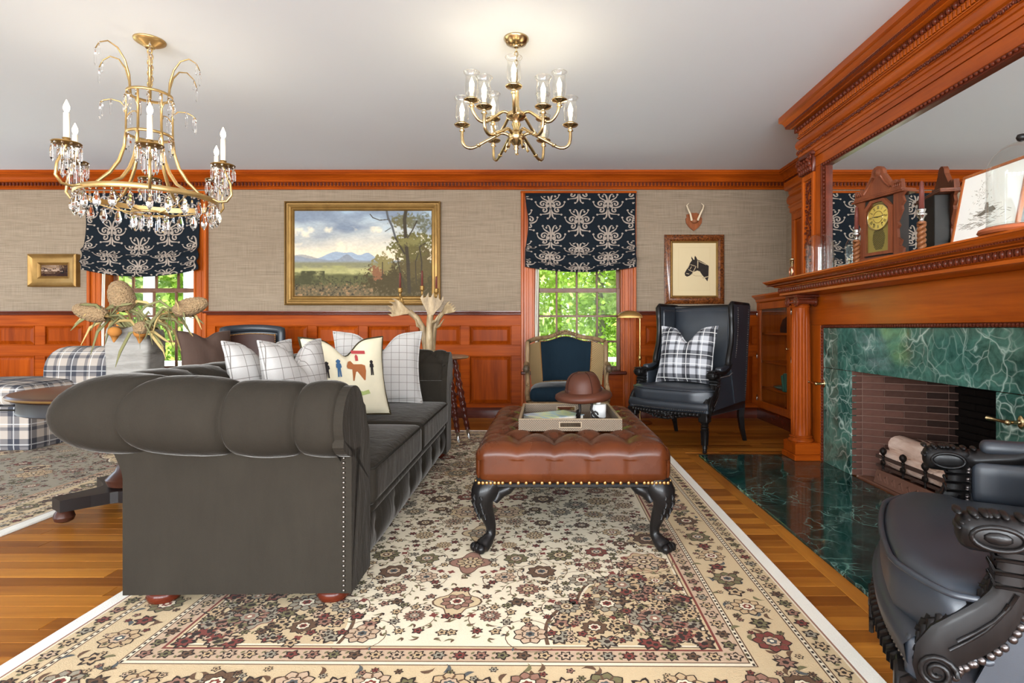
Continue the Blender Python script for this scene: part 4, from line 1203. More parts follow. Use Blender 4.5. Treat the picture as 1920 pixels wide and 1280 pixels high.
def print_on_pillow(r):
    """hunting figures as flat print on the front of the cream pillow"""
    w_, h_, t_ = .46, .43, .15
    def surf(x, z):
        s = max(-.97, min(.97, x / (w_ / 2))); t = max(-.97, min(.97, (z - h_ / 2) / (h_ / 2)))
        th = t_ / 2 * ((1 - s * s) * (1 - t * t)) ** .42 * (1 - .25 * math.exp(-(s / .3) ** 2) * max(0, t))
        return (s * w_ / 2 * (1 - .10 * (1 - t * t)), -(th + .0045), z)
    def shape(pts, cx, cz, sc_, mat, nm):
        m = MB(); n = len(pts)
        P = [(cx + p[0] * sc_, cz + p[1] * sc_) for p in pts]; c = (sum(p[0] for p in P) / n, sum(p[1] for p in P) / n)
        m.add([surf(*c)] + [surf(*p) for p in P], [(0, 1 + i, 1 + (i + 1) % n) for i in range(n)]); m.build(nm, mat, r, world=False)
    hb = plain('print_bay', C(140, 84, 50), .9); hd = plain('print_dark', C(40, 36, 36), .9); hbl = plain('print_blue', C(54, 84, 116), .9); hr = plain('print_red', C(150, 60, 60), .9); hg = plain('print_green', C(150, 160, 100), .9)
    horse = [(-1, .3), (-.8, .7), (-.55, .75), (-.3, .45), (.5, .42), (.85, .3), (.9, -.2), (.75, -1.0), (.62, -1.0), (.6, -.25), (.1, -.2), (-.25, -.25), (-.4, -1), (-.52, -1), (-.5, 0), (-.7, .25), (-.95, .1)]
    man = [(-.25, -1), (-.2, 0), (-.35, .1), (-.3, .5), (-.1, .6), (-.18, .8), (-.3, .85), (0, 1.05), (.3, .85), (.15, .8), (.1, .6), (.3, .5), (.36, .1), (.2, 0), (.25, -1), (.05, -1), (0, -.2), (-.05, -1)]
    shape(horse, .03, .245, .06, hb, 'printed_horse'); shape([(-.3, -.4), (-.3, .5), (0, .9), (.3, .5), (.3, -.4)], .035, .30, .028, hr, 'printed_coat')
    shape(man, -.075, .255, .045, hbl, 'printed_rider'); shape(man, -.14, .25, .042, hd, 'printed_rider'); shape(man, .125, .25, .04, hd, 'printed_rider')
    shape([(-1, -.15), (1, -.25), (1, .2), (-1, .3)], .05, .335, .04, hr, 'printed_banner'); shape([(-1, -.2), (-.3, -.3), (1, -.1), (.8, .3), (.1, .15), (-.8, .35)], .05, .12, .05, hg, 'printed_grass')
    shape([(-1, -.2), (-.3, -.3), (1, -.1), (.8, .3), (.1, .15), (-.8, .35)], -.09, .10, .05, hg, 'printed_grass')
print_on_pillow(hp)

# ================================================================== LEATHER OTTOMAN
ot = root('tufted_ottoman', 'brown leather tufted ottoman on black cabriole legs in the middle of the rug', 'ottoman', (.112, 2.80, .0125), 0)
def ottoman():
    hx, hy, hz_ = .39, .565, .082; zc = .350
    A, B, x0 = .149, .235, .0745
    rows = [-.47 + .1175 * k for k in range(9)]
    def fn(p):
        x, y, z = p
        dx, dy = hx - abs(x), hy - abs(y)
        top = z > .02
        if top:
            yr = -.44; pp = (x - x0) / A + (y - yr) / B; qq = (x - x0) / A - (y - yr) / B
            dia = (abs(math.sin(PI * pp)) * abs(math.sin(PI * qq))) ** .30
            sx_ = abs(math.sin(PI * (x - x0) / A)) ** .35; sy_ = abs(math.sin(PI * (y - yr) / (B / 2))) ** .35
            if abs(y) > .44: f = sx_
            elif abs(x) > .30: f = sy_
            else: f = dia
            e = min(1, max(0, min(dx, dy)) / .10)
            return [x, y, z + .034 * (f - .8) * (.35 + .65 * e) + .012 * min(1, min(dx, dy) / .2)]
        else:
            k = 1 - .0
            if dy < .002 + .02: s = 1 - math.exp(-abs(((x - x0) / A + .5) % 1 - .5) * A / .006); return [x, y - math.copysign(.008 * (1 - s), y), z]
            return [x, y, z]
    m = MB(); m.rbox((0, 0, zc), (hx, hy, hz_), .05, 64, fn); tp = m.build('tufted_cushion', M_BRLEA, ot, smooth=True, world=False)
    bm = MB().ball((0, 0, 0), .010, 8, (1, 1, .6)).mesh('button', M_BRLEA, True)
    for j in range(8):
        y = -.44 + j * B / 2
        xs = [-.2235, -.0745, .0745, .2235] if j % 2 == 0 else [-.298, -.149, 0, .149, .298]
        for x in xs: place('button', bm, ot, (x, y, zc + hz_ - .018))
    MB().box(-.375, .375, -.55, .55, .258, .276, .004).build('base_board', M_BLACKW, ot, world=False)
    nm = MB().ball((0, 0, 0), .0075, 8, (1, .6, 1)).mesh('nailhead', M_BNAIL, True); nm2 = MB().ball((0, 0, 0), .0075, 8, (.6, 1, 1)).mesh('nailhead', M_BNAIL, True)
    for k in range(-12, 13):
        for s in (-1, 1): place('nailhead', nm, ot, (k * .031, s * (hy - .002), .281))
    for s in (-1, 1):
        for k in range(5):
            if k % 2: continue
            for q in (-1, 1): place('nailhead', nm, ot, (q * (.372 - .0155 - k * .0155), s * (hy - .001), .281))
    for k in range(-17, 18):
        for s in (-1, 1): place('nailhead', nm2, ot, (s * (hx - .002), k * .031, .281))
    for sx in (-1, 1):
        for sy in (-1, 1):
            d = Vector((sx * .72, sy * .7, 0)).normalized()
            b = Vector((sx * .335, sy * .505, 0))
            pts = [(-.01, .272, .056), (.012, .252, .060), (.03, .228, .054), (.036, .200, .043), (.026, .17, .034), (.008, .13, .027), (-.006, .09, .021), (-.006, .06, .020), (.012, .038, .026), (.034, .024, .031), (.052, .018, .024)]
            m = MB(); m.tube([b + d * q[0] + Vector((0, 0, q[1])) for q in pts], [q[2] for q in pts], 12)
            lg = m.build('cabriole_leg', M_BLACKW, ot, smooth=True, world=False)
            m = MB()
            for k in (-1, 0, 1):
                sd = Vector((-d.y, d.x, 0)); m.ball(b + d * .06 + sd * k * .022 + Vector((0, 0, .02)), .017, 8, (1.1, 1.1, 1.1))
            m.build('paw_toes', M_BLACKW, lg, smooth=True, world=False)
            # bracket ears towards the apron and acanthus carving on the knee
            m = MB()
            for e in (Vector((-sx, 0, 0)), Vector((0, -sy, 0))):
                sd = e; c = b + Vector((sx * .02 if e.x == 0 else 0, sy * .02 if e.y == 0 else 0, 0))
                m.tube([c + sd * .02 + Vector((0, 0, .20)), c + sd * .045 + Vector((0, 0, .235)), c + sd * .075 + Vector((0, 0, .25)), c + sd * .10 + Vector((0, 0, .262))], [.016, .024, .024, .012], 8)
            sd = Vector((-d.y, d.x, 0))
            for q in range(5):
                z = .252 - q * .026; o_ = (.058, .072, .072, .062, .048)[q]
                for k in (-1, 0, 1):
                    c = b + d * (o_ - abs(k) * .014) + sd * k * (.030 - .003 * q) + Vector((0, 0, z))
                    m.tube([c + Vector((0, 0, .014)), c + d * .007, c + d * .002 - Vector((0, 0, .018))], [.004, .010, .003], 6)
            m.build('knee_carving', M_BLACKW, lg, smooth=True, world=False)
ottoman()
# ================================================================== BLACK LEATHER WING CHAIRS
def wing_chair(name, label, loc, rz):
    r = root(name, label, 'armchair', loc, rz)
    def B(m, nm, mat=M_BKLEA, par=None, sm=True): return m.build(nm, mat, par or r, smooth=sm, world=False)
    # seat cushion (T shape, rounded front)
    ch = (.285, .315, .062); cc = (0, -.045, .394)
    def plan(x, y):
        yf = -y / ch[1]
        wd = 1 + .20 * max(0, min(1, (yf - .42) / .16)) ** 1.0
        x2 = x * wd; fr = max(0, yf)
        y2 = y + .035 * (x2 / .34) ** 2 * fr + .05 * max(0, abs(x2) - .22) / .12 * fr ** 4
        return x2, y2
    def fn(p):
        x, y, z = p; k = max(0, 1 - (x / ch[0]) ** 2) * max(0, 1 - (y / ch[1]) ** 2)
        x2, y2 = plan(x, y); return [x2, y2, z + (.022 * k ** .5 if z > 0 else 0)]
    m = MB(); m.rbox(cc, ch, .045, 26, fn); cu = B(m, 'seat_cushion')
    m = MB()
    for zz in (.051, -.051):
        ring = []
        hx, hy, rr = ch[0] - .002, ch[1] - .002, .055
        for (cx, cy, a0) in ((hx - rr, -hy + rr, -PI / 2), (hx - rr, hy - rr, 0), (-hx + rr, hy - rr, PI / 2), (-hx + rr, -hy + rr, PI)):
            for k in range(7):
                a = a0 + PI / 2 * k / 6; ring.append((cx + rr * math.cos(a), cy + rr * math.sin(a)))
        full = []
        for i in range(len(ring)):
            p, q = ring[i], ring[(i + 1) % len(ring)]; n = max(1, int(math.hypot(q[0] - p[0], q[1] - p[1]) / .03))
            for t in range(n): full.append((p[0] + (q[0] - p[0]) * t / n, p[1] + (q[1] - p[1]) * t / n))
        m.tube([(plan(*p)[0] + cc[0], plan(*p)[1] + cc[1], cc[2] + zz) for p in full], .0062, 8, closed=True)
    m.build('piping', M_BKLEA, cu, smooth=True, world=False)
    # seat rail: leather band and carved apron
    m = MB(); pts = []
    for i in range(21):
        x = -.335 + .67 * i / 20; y = -.36 + .045 * (x / .335) ** 2 + .0
        for (dy, z) in ((.04, .255), (0, .262), (0, .30), (-.012, .31), (-.016, .34), (0, .358), (.05, .36)): pts.append((x, y + dy, z))
    m.grid(pts, 21, 7); m.box(-.33, .33, -.315, .33, .262, .35, .01)
    for s_ in (-1, 1): m.rbox((s_ * .315, -.293, .308), (.024, .036, .05), .016, 6)
    B(m, 'seat_rail')
    m = MB()
    for i in range(25):
        x = -.33 + .66 * i / 24; yy = -.366 + .045 * (x / .335) ** 2; z0 = .262 - .012 * math.cos(x * 9.3) - .02 * math.exp(-(x / .1) ** 2)
        m.tube([(x - .0145, yy, .275), (x + .0145, yy, .275)], .016, 6)
        m.tube([(x - .0145, yy + .004, z0), (x + .0145, yy + .004, z0)], .009, 6)
    for (x, z, s_) in ((0, .262, .026), (.03, .258, .018), (-.03, .258, .018), (.058, .262, .014), (-.058, .262, .014), (.0, .236, .014), (.085, .266, .012), (-.085, .266, .012)):
        m.ball((x, -.372, z), s_, 8, (1.2, .5, .8))
    for s in (-1, 1):
        m.tube([(s * (.02 + .016 * k - .004 * k * k * .2), -.378, .252 + .02 * math.sin(k * .9)) for k in range(9)], .006, 6)
    B(m, 'carved_apron', M_BLACKW)
    # back
    P = []; n = 24
    for i in range(n + 1):
        s = -1 + 2 * i / n
        for j in range(n + 1):
            t = j / n; z = .42 + .655 * t; puff = .035 * ((1 - s ** 4) * (1 - (2 * t - 1) ** 4)) ** .5
            P.append((s * .292, .235 + .085 * t - puff, z))
    m = MB(); m.grid(P, n + 1, n + 1); B(m, 'inside_back')
    m = MB(); m.add([(-.30, .29, .34), (.30, .29, .34), (.30, .385, 1.08), (-.30, .385, 1.08), (-.30, .24, .34), (.30, .24, .34), (.30, .335, 1.08), (-.30, .335, 1.08)],
                    [(0, 1, 2, 3), (4, 7, 6, 5), (0, 3, 7, 4), (1, 5, 6, 2), (3, 2, 6, 7), (0, 4, 5, 1)]); B(m, 'outside_back', sm=False)
    m = MB(); m.tube([(-.30, .332, 1.082), (-.15, .336, 1.080), (.15, .336, 1.080), (.30, .332, 1.082)], .018, 8); B(m, 'top_rail', M_BLACKW)
    nail = MB().ball((0, 0, 0), .0078, 8).mesh('nailhead', M_STEEL, True)
    small = MB()
    for k in range(44): small.ball((-.28 + .56 * k / 43, .305, 1.052), .0042, 6)
    for s in (-1, 1):
        # wing panel
        wp = [(.035, .585), (.03, .63), (.05, .70), (.085, .78), (.098, .88), (.092, .98), (.082, 1.085), (.20, 1.087), (.385, 1.085), (.33, .60), (.29, .33), (.10, .33)]
        m = MB(); x0, x1 = s * .297, s * .345
        m.prism(wp, min(x0, x1), max(x0, x1), 'yz'); wg = B(m, 'wing_panel', sm=False)
        m = MB(); edge = [(s * .322, .035, .615), (s * .322, .032, .65), (s * .322, .05, .70), (s * .322, .082, .78), (s * .322, .096, .88), (s * .322, .09, .98), (s * .322, .080, 1.075), (s * .322, .10, 1.094), (s * .322, .24, 1.094), (s * .322, .388, 1.09)]
        m.tube(edge, [.024, .023, .022, .022, .022, .022, .024, .02, .018, .018], 8); m.build('wing_trim', M_BLACKW, wg, smooth=True, world=False)
        m = MB(); m.tube([(s * .322, .385, 1.09), (s * .322, .335, .62), (s * .322, .295, .34)], .016, 8); m.build('rear_trim', M_BLACKW, wg, smooth=True, world=False)
        for k in range(24):
            t = k / 23; z = .68 + .38 * t; yy = .075 + .045 * math.sin(min(1, t * 1.3) * PI / 2)
            small.ball((s * .347, yy + .035, z), .0042, 6); small.ball((s * .296, yy + .03, z), .0042, 6)
        for k in range(40):
            t = k / 39; z = .36 + .69 * t; small.ball((s * .347, .29 + .075 * (z - .33) / .75 - .012, z), .0038, 6)
        # inside padded wing
        m = MB(); m.rbox((s * .29, .20, .87), (.014, .095, .19), .013, 6); m.build('wing_pad', M_BKLEA, wg, smooth=True, world=False)
        # side panel below the arm and inner arm padding
        m = MB(); sp = [(-.23, .30), (-.19, .40), (-.165, .47), (-.165, .545), (.06, .60), (.30, .60), (.29, .33)]
        m.prism(sp, s * .338, s * .30, 'yz'); B(m, 'side_panel', sm=False)
        m = MB(); m.rbox((s * .298, .02, .505), (.022, .17, .055), .02, 8); B(m, 'inside_arm')
        # arm rail with knob and leather pad
        xa = s * .318
        m = MB(); m.tube([(xa, .06, .640), (xa, .02, .600), (xa, -.06, .570), (xa, -.14, .558), (xa, -.19, .555)], [.022, .026, .027, .027, .028], 10, flat=1.25)
        arm = B(m, 'arm_rail', M_BLACKW)
        m = MB(); m.rbox((xa, -.20, .555), (.034, .055, .031), .024, 8); 
        ring = [(xa + s * .036, -.20 + .036 * math.cos(a), .555 + .019 * math.sin(a)) for a in np.linspace(0, 2 * PI, 21)[:-1]]
        m.tube(ring, .0042, 6, closed=True); ring = [(xa - s * .036, p[1], p[2]) for p in ring]; m.tube(ring, .0042, 6, closed=True)
        m.ball((xa + s * .033, -.20, .555), .022, 8, (.25, 1, .5))
        for k in range(12):   # braided edge over the top of the knob
            a = PI * .95 * k / 11; m.ball((xa, -.20 - .052 * math.sin(a) if k < 6 else -.252 + .0 + .018 * (k - 6) * 1.2, .555 + .033 * math.cos(a) if k < 6 else .587), .0065, 8, (4.6, 1.2, .8))
        m.build('arm_knob', M_BLACKW, arm, smooth=True, world=False)
        m = MB(); m.rbox((xa, -.045, .592), (.027, .085, .020), .018, 8, lambda p: [p[0], p[1], p[2] + .18 * max(0, p[1]) ** 1.0 * .9]); m.build('arm_pad', M_BKLEA, arm, smooth=True, world=False)
        # support: neck and S curve down to the scroll at the front corner
        sc_ = [(-.180, .535, .034), (-.180, .515, .032), (-.182, .495, .034), (-.183, .478, .034), (-.187, .458, .040), (-.198, .434, .048), (-.216, .408, .056), (-.240, .384, .058), (-.266, .362, .057), (-.284, .338, .052), (-.290, .312, .046), (-.286, .285, .040)]
        Pp = []
        for i, (y, z, h) in enumerate(sc_):
            a, b = sc_[max(0, i - 1)], sc_[min(len(sc_) - 1, i + 1)]; dy, dz = b[0] - a[0], b[1] - a[1]; L = math.hypot(dy, dz); ny, nz = -dz / L, dy / L
            for (e, xx) in ((-1, -.028), (-1, .028), (-.6, .034), (.6, .034), (1, .028), (1, -.028), (.6, -.034), (-.6, -.034)):
                Pp.append((xa + xx, y + ny * h * e * .62, z + nz * h * e * .62))
        m = MB(); m.grid(Pp, len(sc_), 8, False, True); sup = B(m, 'arm_support', M_BLACKW, sm=40)
        m = MB()
        for z in (.522, .50, .478): m.box(xa - .036, xa + .036, -.207, -.153, z - .005, z + .005, .003)
        for side in (-1, 1):
            X = xa + side * .036
            sp_ = [(X, -.284 + .030 * (1 - k / 34) * math.cos(k * .42), .312 + .030 * (1 - k / 34) * math.sin(k * .42)) for k in range(30)]
            m.tube(sp_, .0048, 6)
            m.tube([(X, y + .022 * .5, z + .012) for (y, z, h) in sc_[4:9]], .0035, 5); m.tube([(X, y - .0, z - .006) for (y, z, h) in sc_[4:9]], .003, 5)
        for k in range(13):     # leaf carving along the front edge
            i = 4 + k * .5; i0 = int(i); f_ = i - i0
            y = sc_[i0][0] * (1 - f_) + sc_[min(11, i0 + 1)][0] * f_; z = sc_[i0][1] * (1 - f_) + sc_[min(11, i0 + 1)][1] * f_; h = sc_[i0][2]
            
            sl = Vector((0, -.75, -.66))
            for q in (-1, 1): m.tube([Vector((xa + q * .004, y - h * .36, z + h * .36)) - sl * .012, Vector((xa + q * .012, y - h * .42, z + h * .42)), Vector((xa + q * .022, y - h * .36, z + h * .36)) + sl * .014], [.003, .0085, .002], 6)
        m.build('support_carving', M_BLACKW, sup, smooth=True, world=False)
        # big nailheads following the curve, outside and inside
        for side in (1, -1):
            X = xa + side * s * .024
            for k in range(27):
                t = k / 26 * (len(sc_) - 2); i0 = int(t); f_ = t - i0
                y = sc_[i0][0] * (1 - f_) + sc_[i0 + 1][0] * f_; z = sc_[i0][1] * (1 - f_) + sc_[i0 + 1][1] * f_; h = sc_[i0][2] * (1 - f_) + sc_[i0 + 1][2] * f_
                a, b = sc_[i0], sc_[i0 + 1]; dy, dz = b[0] - a[0], b[1] - a[1]; L = math.hypot(dy, dz)
                place('nailhead', nail, r, (X, y + dz / L * -h * .75 if False else y + abs(dz / L) * h * .72, z - abs(dy / L) * h * .72))
            for k in range(13): place('nailhead', nail, r, (X, -.14 + .0165 * k, .538 + .0007 * k + (.02 * max(0, k - 9) / 4)))
        # legs
        m = MB().lathe([(.013, 0), (.017, .01), (.015, .03), (.02, .036), (.018, .05), (.022, .13), (.026, .17), (.03, .18), (.024, .188), (.03, .198), (.024, .205), (.028, .215), (.032, .222), (.032, .26)], (s * .305, -.31, 0), 14)
        for k in range(10): m.tube([(s * .305 + .022 * math.cos(k * PI / 5), -.31 + .022 * math.sin(k * PI / 5), .06), (s * .305 + .027 * math.cos(k * PI / 5), -.31 + .027 * math.sin(k * PI / 5), .165)], .0035, 5)
        m.box(s * .305 - .035, s * .305 + .035, -.345, -.275, .225, .29, .006)
        B(m, 'front_leg', M_BLACKW, sm=40)
        m = MB(); m.tube([(s * .30, .31, .30), (s * .30, .30, .2), (s * .305, .315, .1), (s * .31, .355, .0)], [.034, .030, .025, .019], 4); B(m, 'rear_leg', M_BLACKW, sm=False)
    for k in range(46):
        x = -.325 + .65 * k / 45; small.ball((x, -.366 + .045 * (x / .335) ** 2, .302), .0042, 6)
    stuff(small.build('nailhead_rows', M_NAIL, r, smooth=True, world=False))
    return r
wing_chair('wing_chair', 'black leather wing chair with plaid pillow near the back wall', (1.14, 4.54, 0), math.radians(-43))
wing_chair('wing_chair', 'black leather armchair cut off at the bottom right before the hearth', (1.09, 1.142, 0.0), math.radians(-119.3))
pillow('plaid_pillow', 'black and white plaid pillow on the far black leather wing chair', (1.085, 4.46, .475), math.radians(-36), math.radians(-15), .47, .46, .16, M_PLAIDBW, .12)

# ================================================================== CARVED ARMCHAIR BY THE WINDOW
def carved_chair():
    r = root('carved_armchair', 'carved wood armchair with navy velvet and woven cane sides before the window', 'armchair', (.18, 4.75, .0145), 0)
    M_CW = wood('limed_carved_oak', C(150, 122, 88), C(92, 70, 48), 2, rough=.5, coat=0)
    mm = NT('woven_cane'); s = mm.sep(mm.co()); ck = mm.math('MULTIPLY', mm.math('SINE', mm.math('MULTIPLY', s[2], 520)), mm.math('SINE', mm.math('MULTIPLY', mm.math('ADD', s[0], s[1]), 520)))
    mm.set(color=mm.ramp(mm.math('ADD', mm.math('MULTIPLY', ck, .5), .5), [(.2, C(96, 74, 46)), (.8, C(186, 156, 108))]), rough=.7); mm.bump(ck, .4, .003); M_CANE = mm.mat
    def B(m, nm, mat, par=None, sm=True): return m.build(nm, mat, par or r, smooth=sm, world=False)
    # back outline (x, z) and curvature in y: wraps forward at the sides
    def yb(x): return .24 - .30 * abs(x / .33) ** 2.4
    def ytilt(z): return .05 * (z - .42) / .42
    def top(x): 
        t = abs(x) / .33
        return .828 + .022 * math.cos(min(1, t * 1.7) * PI) * (1 if t < .6 else 1) - (.0 if t < .6 else .035 * ((t - .6) / .4) ** 2)
    xs = np.linspace(-.325, .325, 41)
    m = MB(); m.tube([(x, yb(x) + ytilt(top(x)), top(x)) for x in xs], .019, 8)
    for s_ in (-1, 1):
        m.tube([(s_ * .325, yb(.325) + ytilt(z), z) for z in np.linspace(top(.325), .40, 8)], [.019] * 8, 8)
    fr = B(m, 'back_frame', M_CW)
    m = MB()
    for k in range(9): m.ball(((k - 4) * .022, yb(0) - .012, .862 + .006 * math.cos(k - 4) - .0015 * (k - 4) ** 2), .012, 6, (1.2, .8, .8))
    for s_ in (-1, 1):
        for k in range(7): m.ball((s_ * (.295 - .012 * k), yb(.295 - .012 * k) + .03, top(.295 - .012 * k) + .006), .010, 6)
    B(m, 'crest_carving', M_CW, fr)
    def panel(x0, x1, zt, zb, off, puff, nm, mat, par=None):
        P = []; n = 18
        for i in range(n + 1):
            s_ = i / n; x = x0 + (x1 - x0) * s_
            for j in range(n + 1):
                t = j / n; zt_ = (top(x) - .03) if zt is None else zt; z = zb + (zt_ - zb) * t
                pf = puff * (max(0, 1 - (2 * s_ - 1) ** 4) * max(0, 1 - (2 * t - 1) ** 4)) ** .5
                P.append((x * (1 - .10 * (1 - t)), yb(x) + ytilt(z) - off - pf, z))
        m = MB(); m.grid(P, n + 1, n + 1); return B(m, nm, mat, par)
    panel(-.322, -.20, None, .42, .0, 0, 'cane_side', M_CANE); panel(.20, .322, None, .42, .0, 0, 'cane_side', M_CANE)
    panel(-.23, .23, None, .42, -.012, 0, 'back_lining', M_CANE)
    pd = panel(-.222, .222, None, .43, .004, .035, 'back_pad', M_NVELV)
    m = MB()
    for k in range(30):
        z = .45 + .34 * k / 29
        for s_ in (-1, 1):
            t = (z - .43) / .38; x = s_ * .224; m.ball((x * (1 - .10 * (1 - t)), yb(.224) + ytilt(z) - .012, z), .0052, 6)
    for k in range(31):
        x = -.22 + .44 * k / 30; m.ball((x, yb(x) + ytilt(.8) - .012, top(x) - .030), .0052, 6); m.ball((x * .9, yb(x) - .012, .432), .0052, 6)
    stuff(m.build('nailhead_trim', M_BNAIL, pd, smooth=True, world=False))
    # seat
    m = MB(); m.rbox((0, -.045, .365), (.30, .285, .055), .045, 16, lambda p: [p[0] * (1 - .10 * max(0, p[1] / .28)), p[1], p[2] + (.025 * max(0, 1 - (p[0] / .3) ** 2) * max(0, 1 - (p[1] / .28) ** 2) if p[2] > 0 else 0)]); B(m, 'seat_pad', M_NVELV)
    m = MB(); m.box(-.30, .30, -.33, .20, .27, .315, .012)
    for k in range(17): m.ball((-.28 + .035 * k, -.335, .285 - .012 * math.cos((k - 8) * .55)), .016, 6, (1.1, .6, .8))
    B(m, 'seat_frame', M_CW, sm=30)
    for s_ in (-1, 1):
        m = MB(); m.tube([(s_ * .325, -.03, .60), (s_ * .335, -.08, .595), (s_ * .335, -.15, .582), (s_ * .33, -.20, .572)], [.018, .020, .021, .022], 8)
        ar = B(m, 'arm', M_CW)
        m = MB(); m.ball((s_ * .33, -.215, .565), .028, 10, (.95, .9, 1.15))
        for k in range(6): m.tube([(s_ * .33 + .024 * math.cos(k * 1.05), -.235, .565 + .028 * math.sin(k * 1.05)), (s_ * .33 + .02 * math.cos(k * 1.05), -.19, .565 + .024 * math.sin(k * 1.05))], .006, 5)
        B(m, 'arm_scroll', plain('dark_carved_oak', C(72, 58, 42), .5), ar)
        m = MB(); m.tube([(s_ * .328, -.19, .56), (s_ * .318, -.15, .50), (s_ * .318, -.16, .44), (s_ * .322, -.21, .38), (s_ * .31, -.26, .31)], [.016, .015, .018, .022, .024], 8)
        for k in range(8): m.ball((s_ * .324, -.185 - .008 * k, .44 - .018 * k), .014, 6, (.8, 1, .8))
        B(m, 'arm_post', M_CW)
        m = MB(); m.tube([(s_ * .285, -.30, .30), (s_ * .30, -.325, .25), (s_ * .295, -.32, .17), (s_ * .275, -.30, .08), (s_ * .285, -.325, .0)], [.036, .034, .024, .017, .02], 8); B(m, 'front_leg', M_CW)
        m = MB(); m.tube([(s_ * .24, .17, .30), (s_ * .24, .19, .2), (s_ * .245, .20, .1), (s_ * .25, .24, .0)], [.03, .026, .02, .018], 8); B(m, 'rear_leg', M_CW)
carved_chair()

# ================================================================== PLAID ARMCHAIR, LEATHER CHAIR
def plaid_chair():
    r = root('plaid_armchair', 'tan and grey plaid upholstered armchair at the left behind the round table', 'armchair', (-4.16, 4.62, .0125), 0)
    def B(m, nm, mat=M_PLAIDCH, sm=True): return m.build(nm, mat, r, smooth=sm, world=False)
    m = MB(); m.rbox((-.10, -.06, .16), (.505, .42, .16), .012, 6); sk = B(m, 'skirted_base', sm=40)
    MB().tube([(-.60, -.482, .295), (.405, -.482, .295), (.405, .35, .295)], .006, 6).build('skirt_welt', M_WELT, sk, world=False)
    m = MB(); m.rbox((-.14, -.08, .395), (.46, .39, .075), .05, 14, lambda p: [p[0], p[1], p[2] + (.03 * max(0, 1 - (p[0] / .46) ** 2) * max(0, 1 - (p[1] / .39) ** 2) if p[2] > 0 else 0)]); B(m, 'seat_cushion')
    # thick rolled back running along the right rear
    P = []; N = 40; n = 26
    for i in range(N + 1):
        t = i / N; x = .06 + .74 * t; e = min(t, 1 - t); k = min(1, math.sqrt(max(0, 1 - (1 - min(1, e / .16)) ** 2))) * .35 + .65
        for j in range(n):
            a = 2 * PI * j / n; ca, sa = math.cos(a), math.sin(a)
            y = .22 + .20 * math.copysign(abs(ca) ** .8, ca) * k; z = .49 + .252 * math.copysign(abs(sa) ** .75, sa) * (k if sa > 0 else 1)
            P.append((x - .02 * (1 - ca), y, z))
    m = MB(); m.grid(P, N + 1, n, False, True); b = len(m.v) - (N + 1) * n
    m.f += [tuple(b + k for k in range(n))[::-1], tuple(b + N * n + k for k in range(n))]; m.m += [0, 0]
    bk = B(m, 'rolled_back')
    MB().rbox((.52, .20, .14), (.30, .20, .14), .03, 6).build('back_base', M_PLAIDCH, r, smooth=True, world=False)
plaid_chair()
def leather_chair():
    r = root('leather_club_chair', 'dark brown leather chair with brass nailheads behind the grey sofa', 'armchair', (-2.60, 5.05, 0), math.radians(24))
    def B(m, nm, mat=M_DBLEA, par=None, sm=True): return m.build(nm, mat, par or r, smooth=sm, world=False)
    # curved back: arc in plan
    def pt(s, z, off): 
        a = s * .62; rad = .42 + off; return (rad * math.sin(a), .20 - .42 + rad * math.cos(a) + .06 * (z - .45), z)
    def top(s): return .905 - .02 * abs(s) ** 2
    for (o0, mat, nm, s1) in ((-.055, M_DBLEA, 'inside_back', .86), (.02, M_BKLEA, 'outside_back', 1.0)):
        P = []; n = 20
        for i in range(n + 1):
            s = -s1 + 2 * s1 * i / n
            for j in range(9):
                t = j / 8; z = .40 + (top(s) - (.05 if o0 < 0 else 0) - .40) * t; P.append(pt(s, z, o0))
        m = MB(); m.grid(P, n + 1, 9); B(m, nm, mat)
    m = MB(); e = [pt(-1, .40, -.015)] + [pt(-1, z, -.015) for z in np.linspace(.5, .86, 6)] + [pt(s, top(s), -.015) for s in np.linspace(-1, 1, 21)] + [pt(1, z, -.015) for z in np.linspace(.86, .40, 6)]
    m.tube(e, .036, 8); B(m, 'padded_edge', M_BKLEA)
    m = MB()
    for k in range(34): s = -.84 + 1.68 * k / 33; m.ball(pt(s, top(s) - .05, -.062), .0055, 6)
    for sg in (-1, 1):
        for k in range(26): m.ball(pt(sg * .86, .42 + .43 * k / 25, -.062), .0055, 6)
    stuff(m.build('nailhead_trim', M_BNAIL, r, smooth=True, world=False))
    m = MB(); m.rbox((0, -.08, .40), (.28, .28, .07), .04, 10); B(m, 'seat')
    m = MB(); m.box(-.27, .27, -.34, .16, .24, .33, .01); B(m, 'seat_frame', M_BLACKW, sm=False)
    for s in (-1, 1):
        for y in (-.30, .12):
            m = MB(); m.tube([(s * .24, y, .26), (s * .245, y + (.04 if y > 0 else -.01), .0)], [.026, .017], 8); B(m, 'leg', M_BLACKW)
leather_chair()
pillow('taupe_pillow', 'plain taupe velvet pillow beside the dark brown leather chair', (-2.83, 4.80, .47), math.radians(58), math.radians(-12), .44, .42, .15, velvet('taupe_velvet', C(74, 58, 50), C(96, 78, 70)), .05)

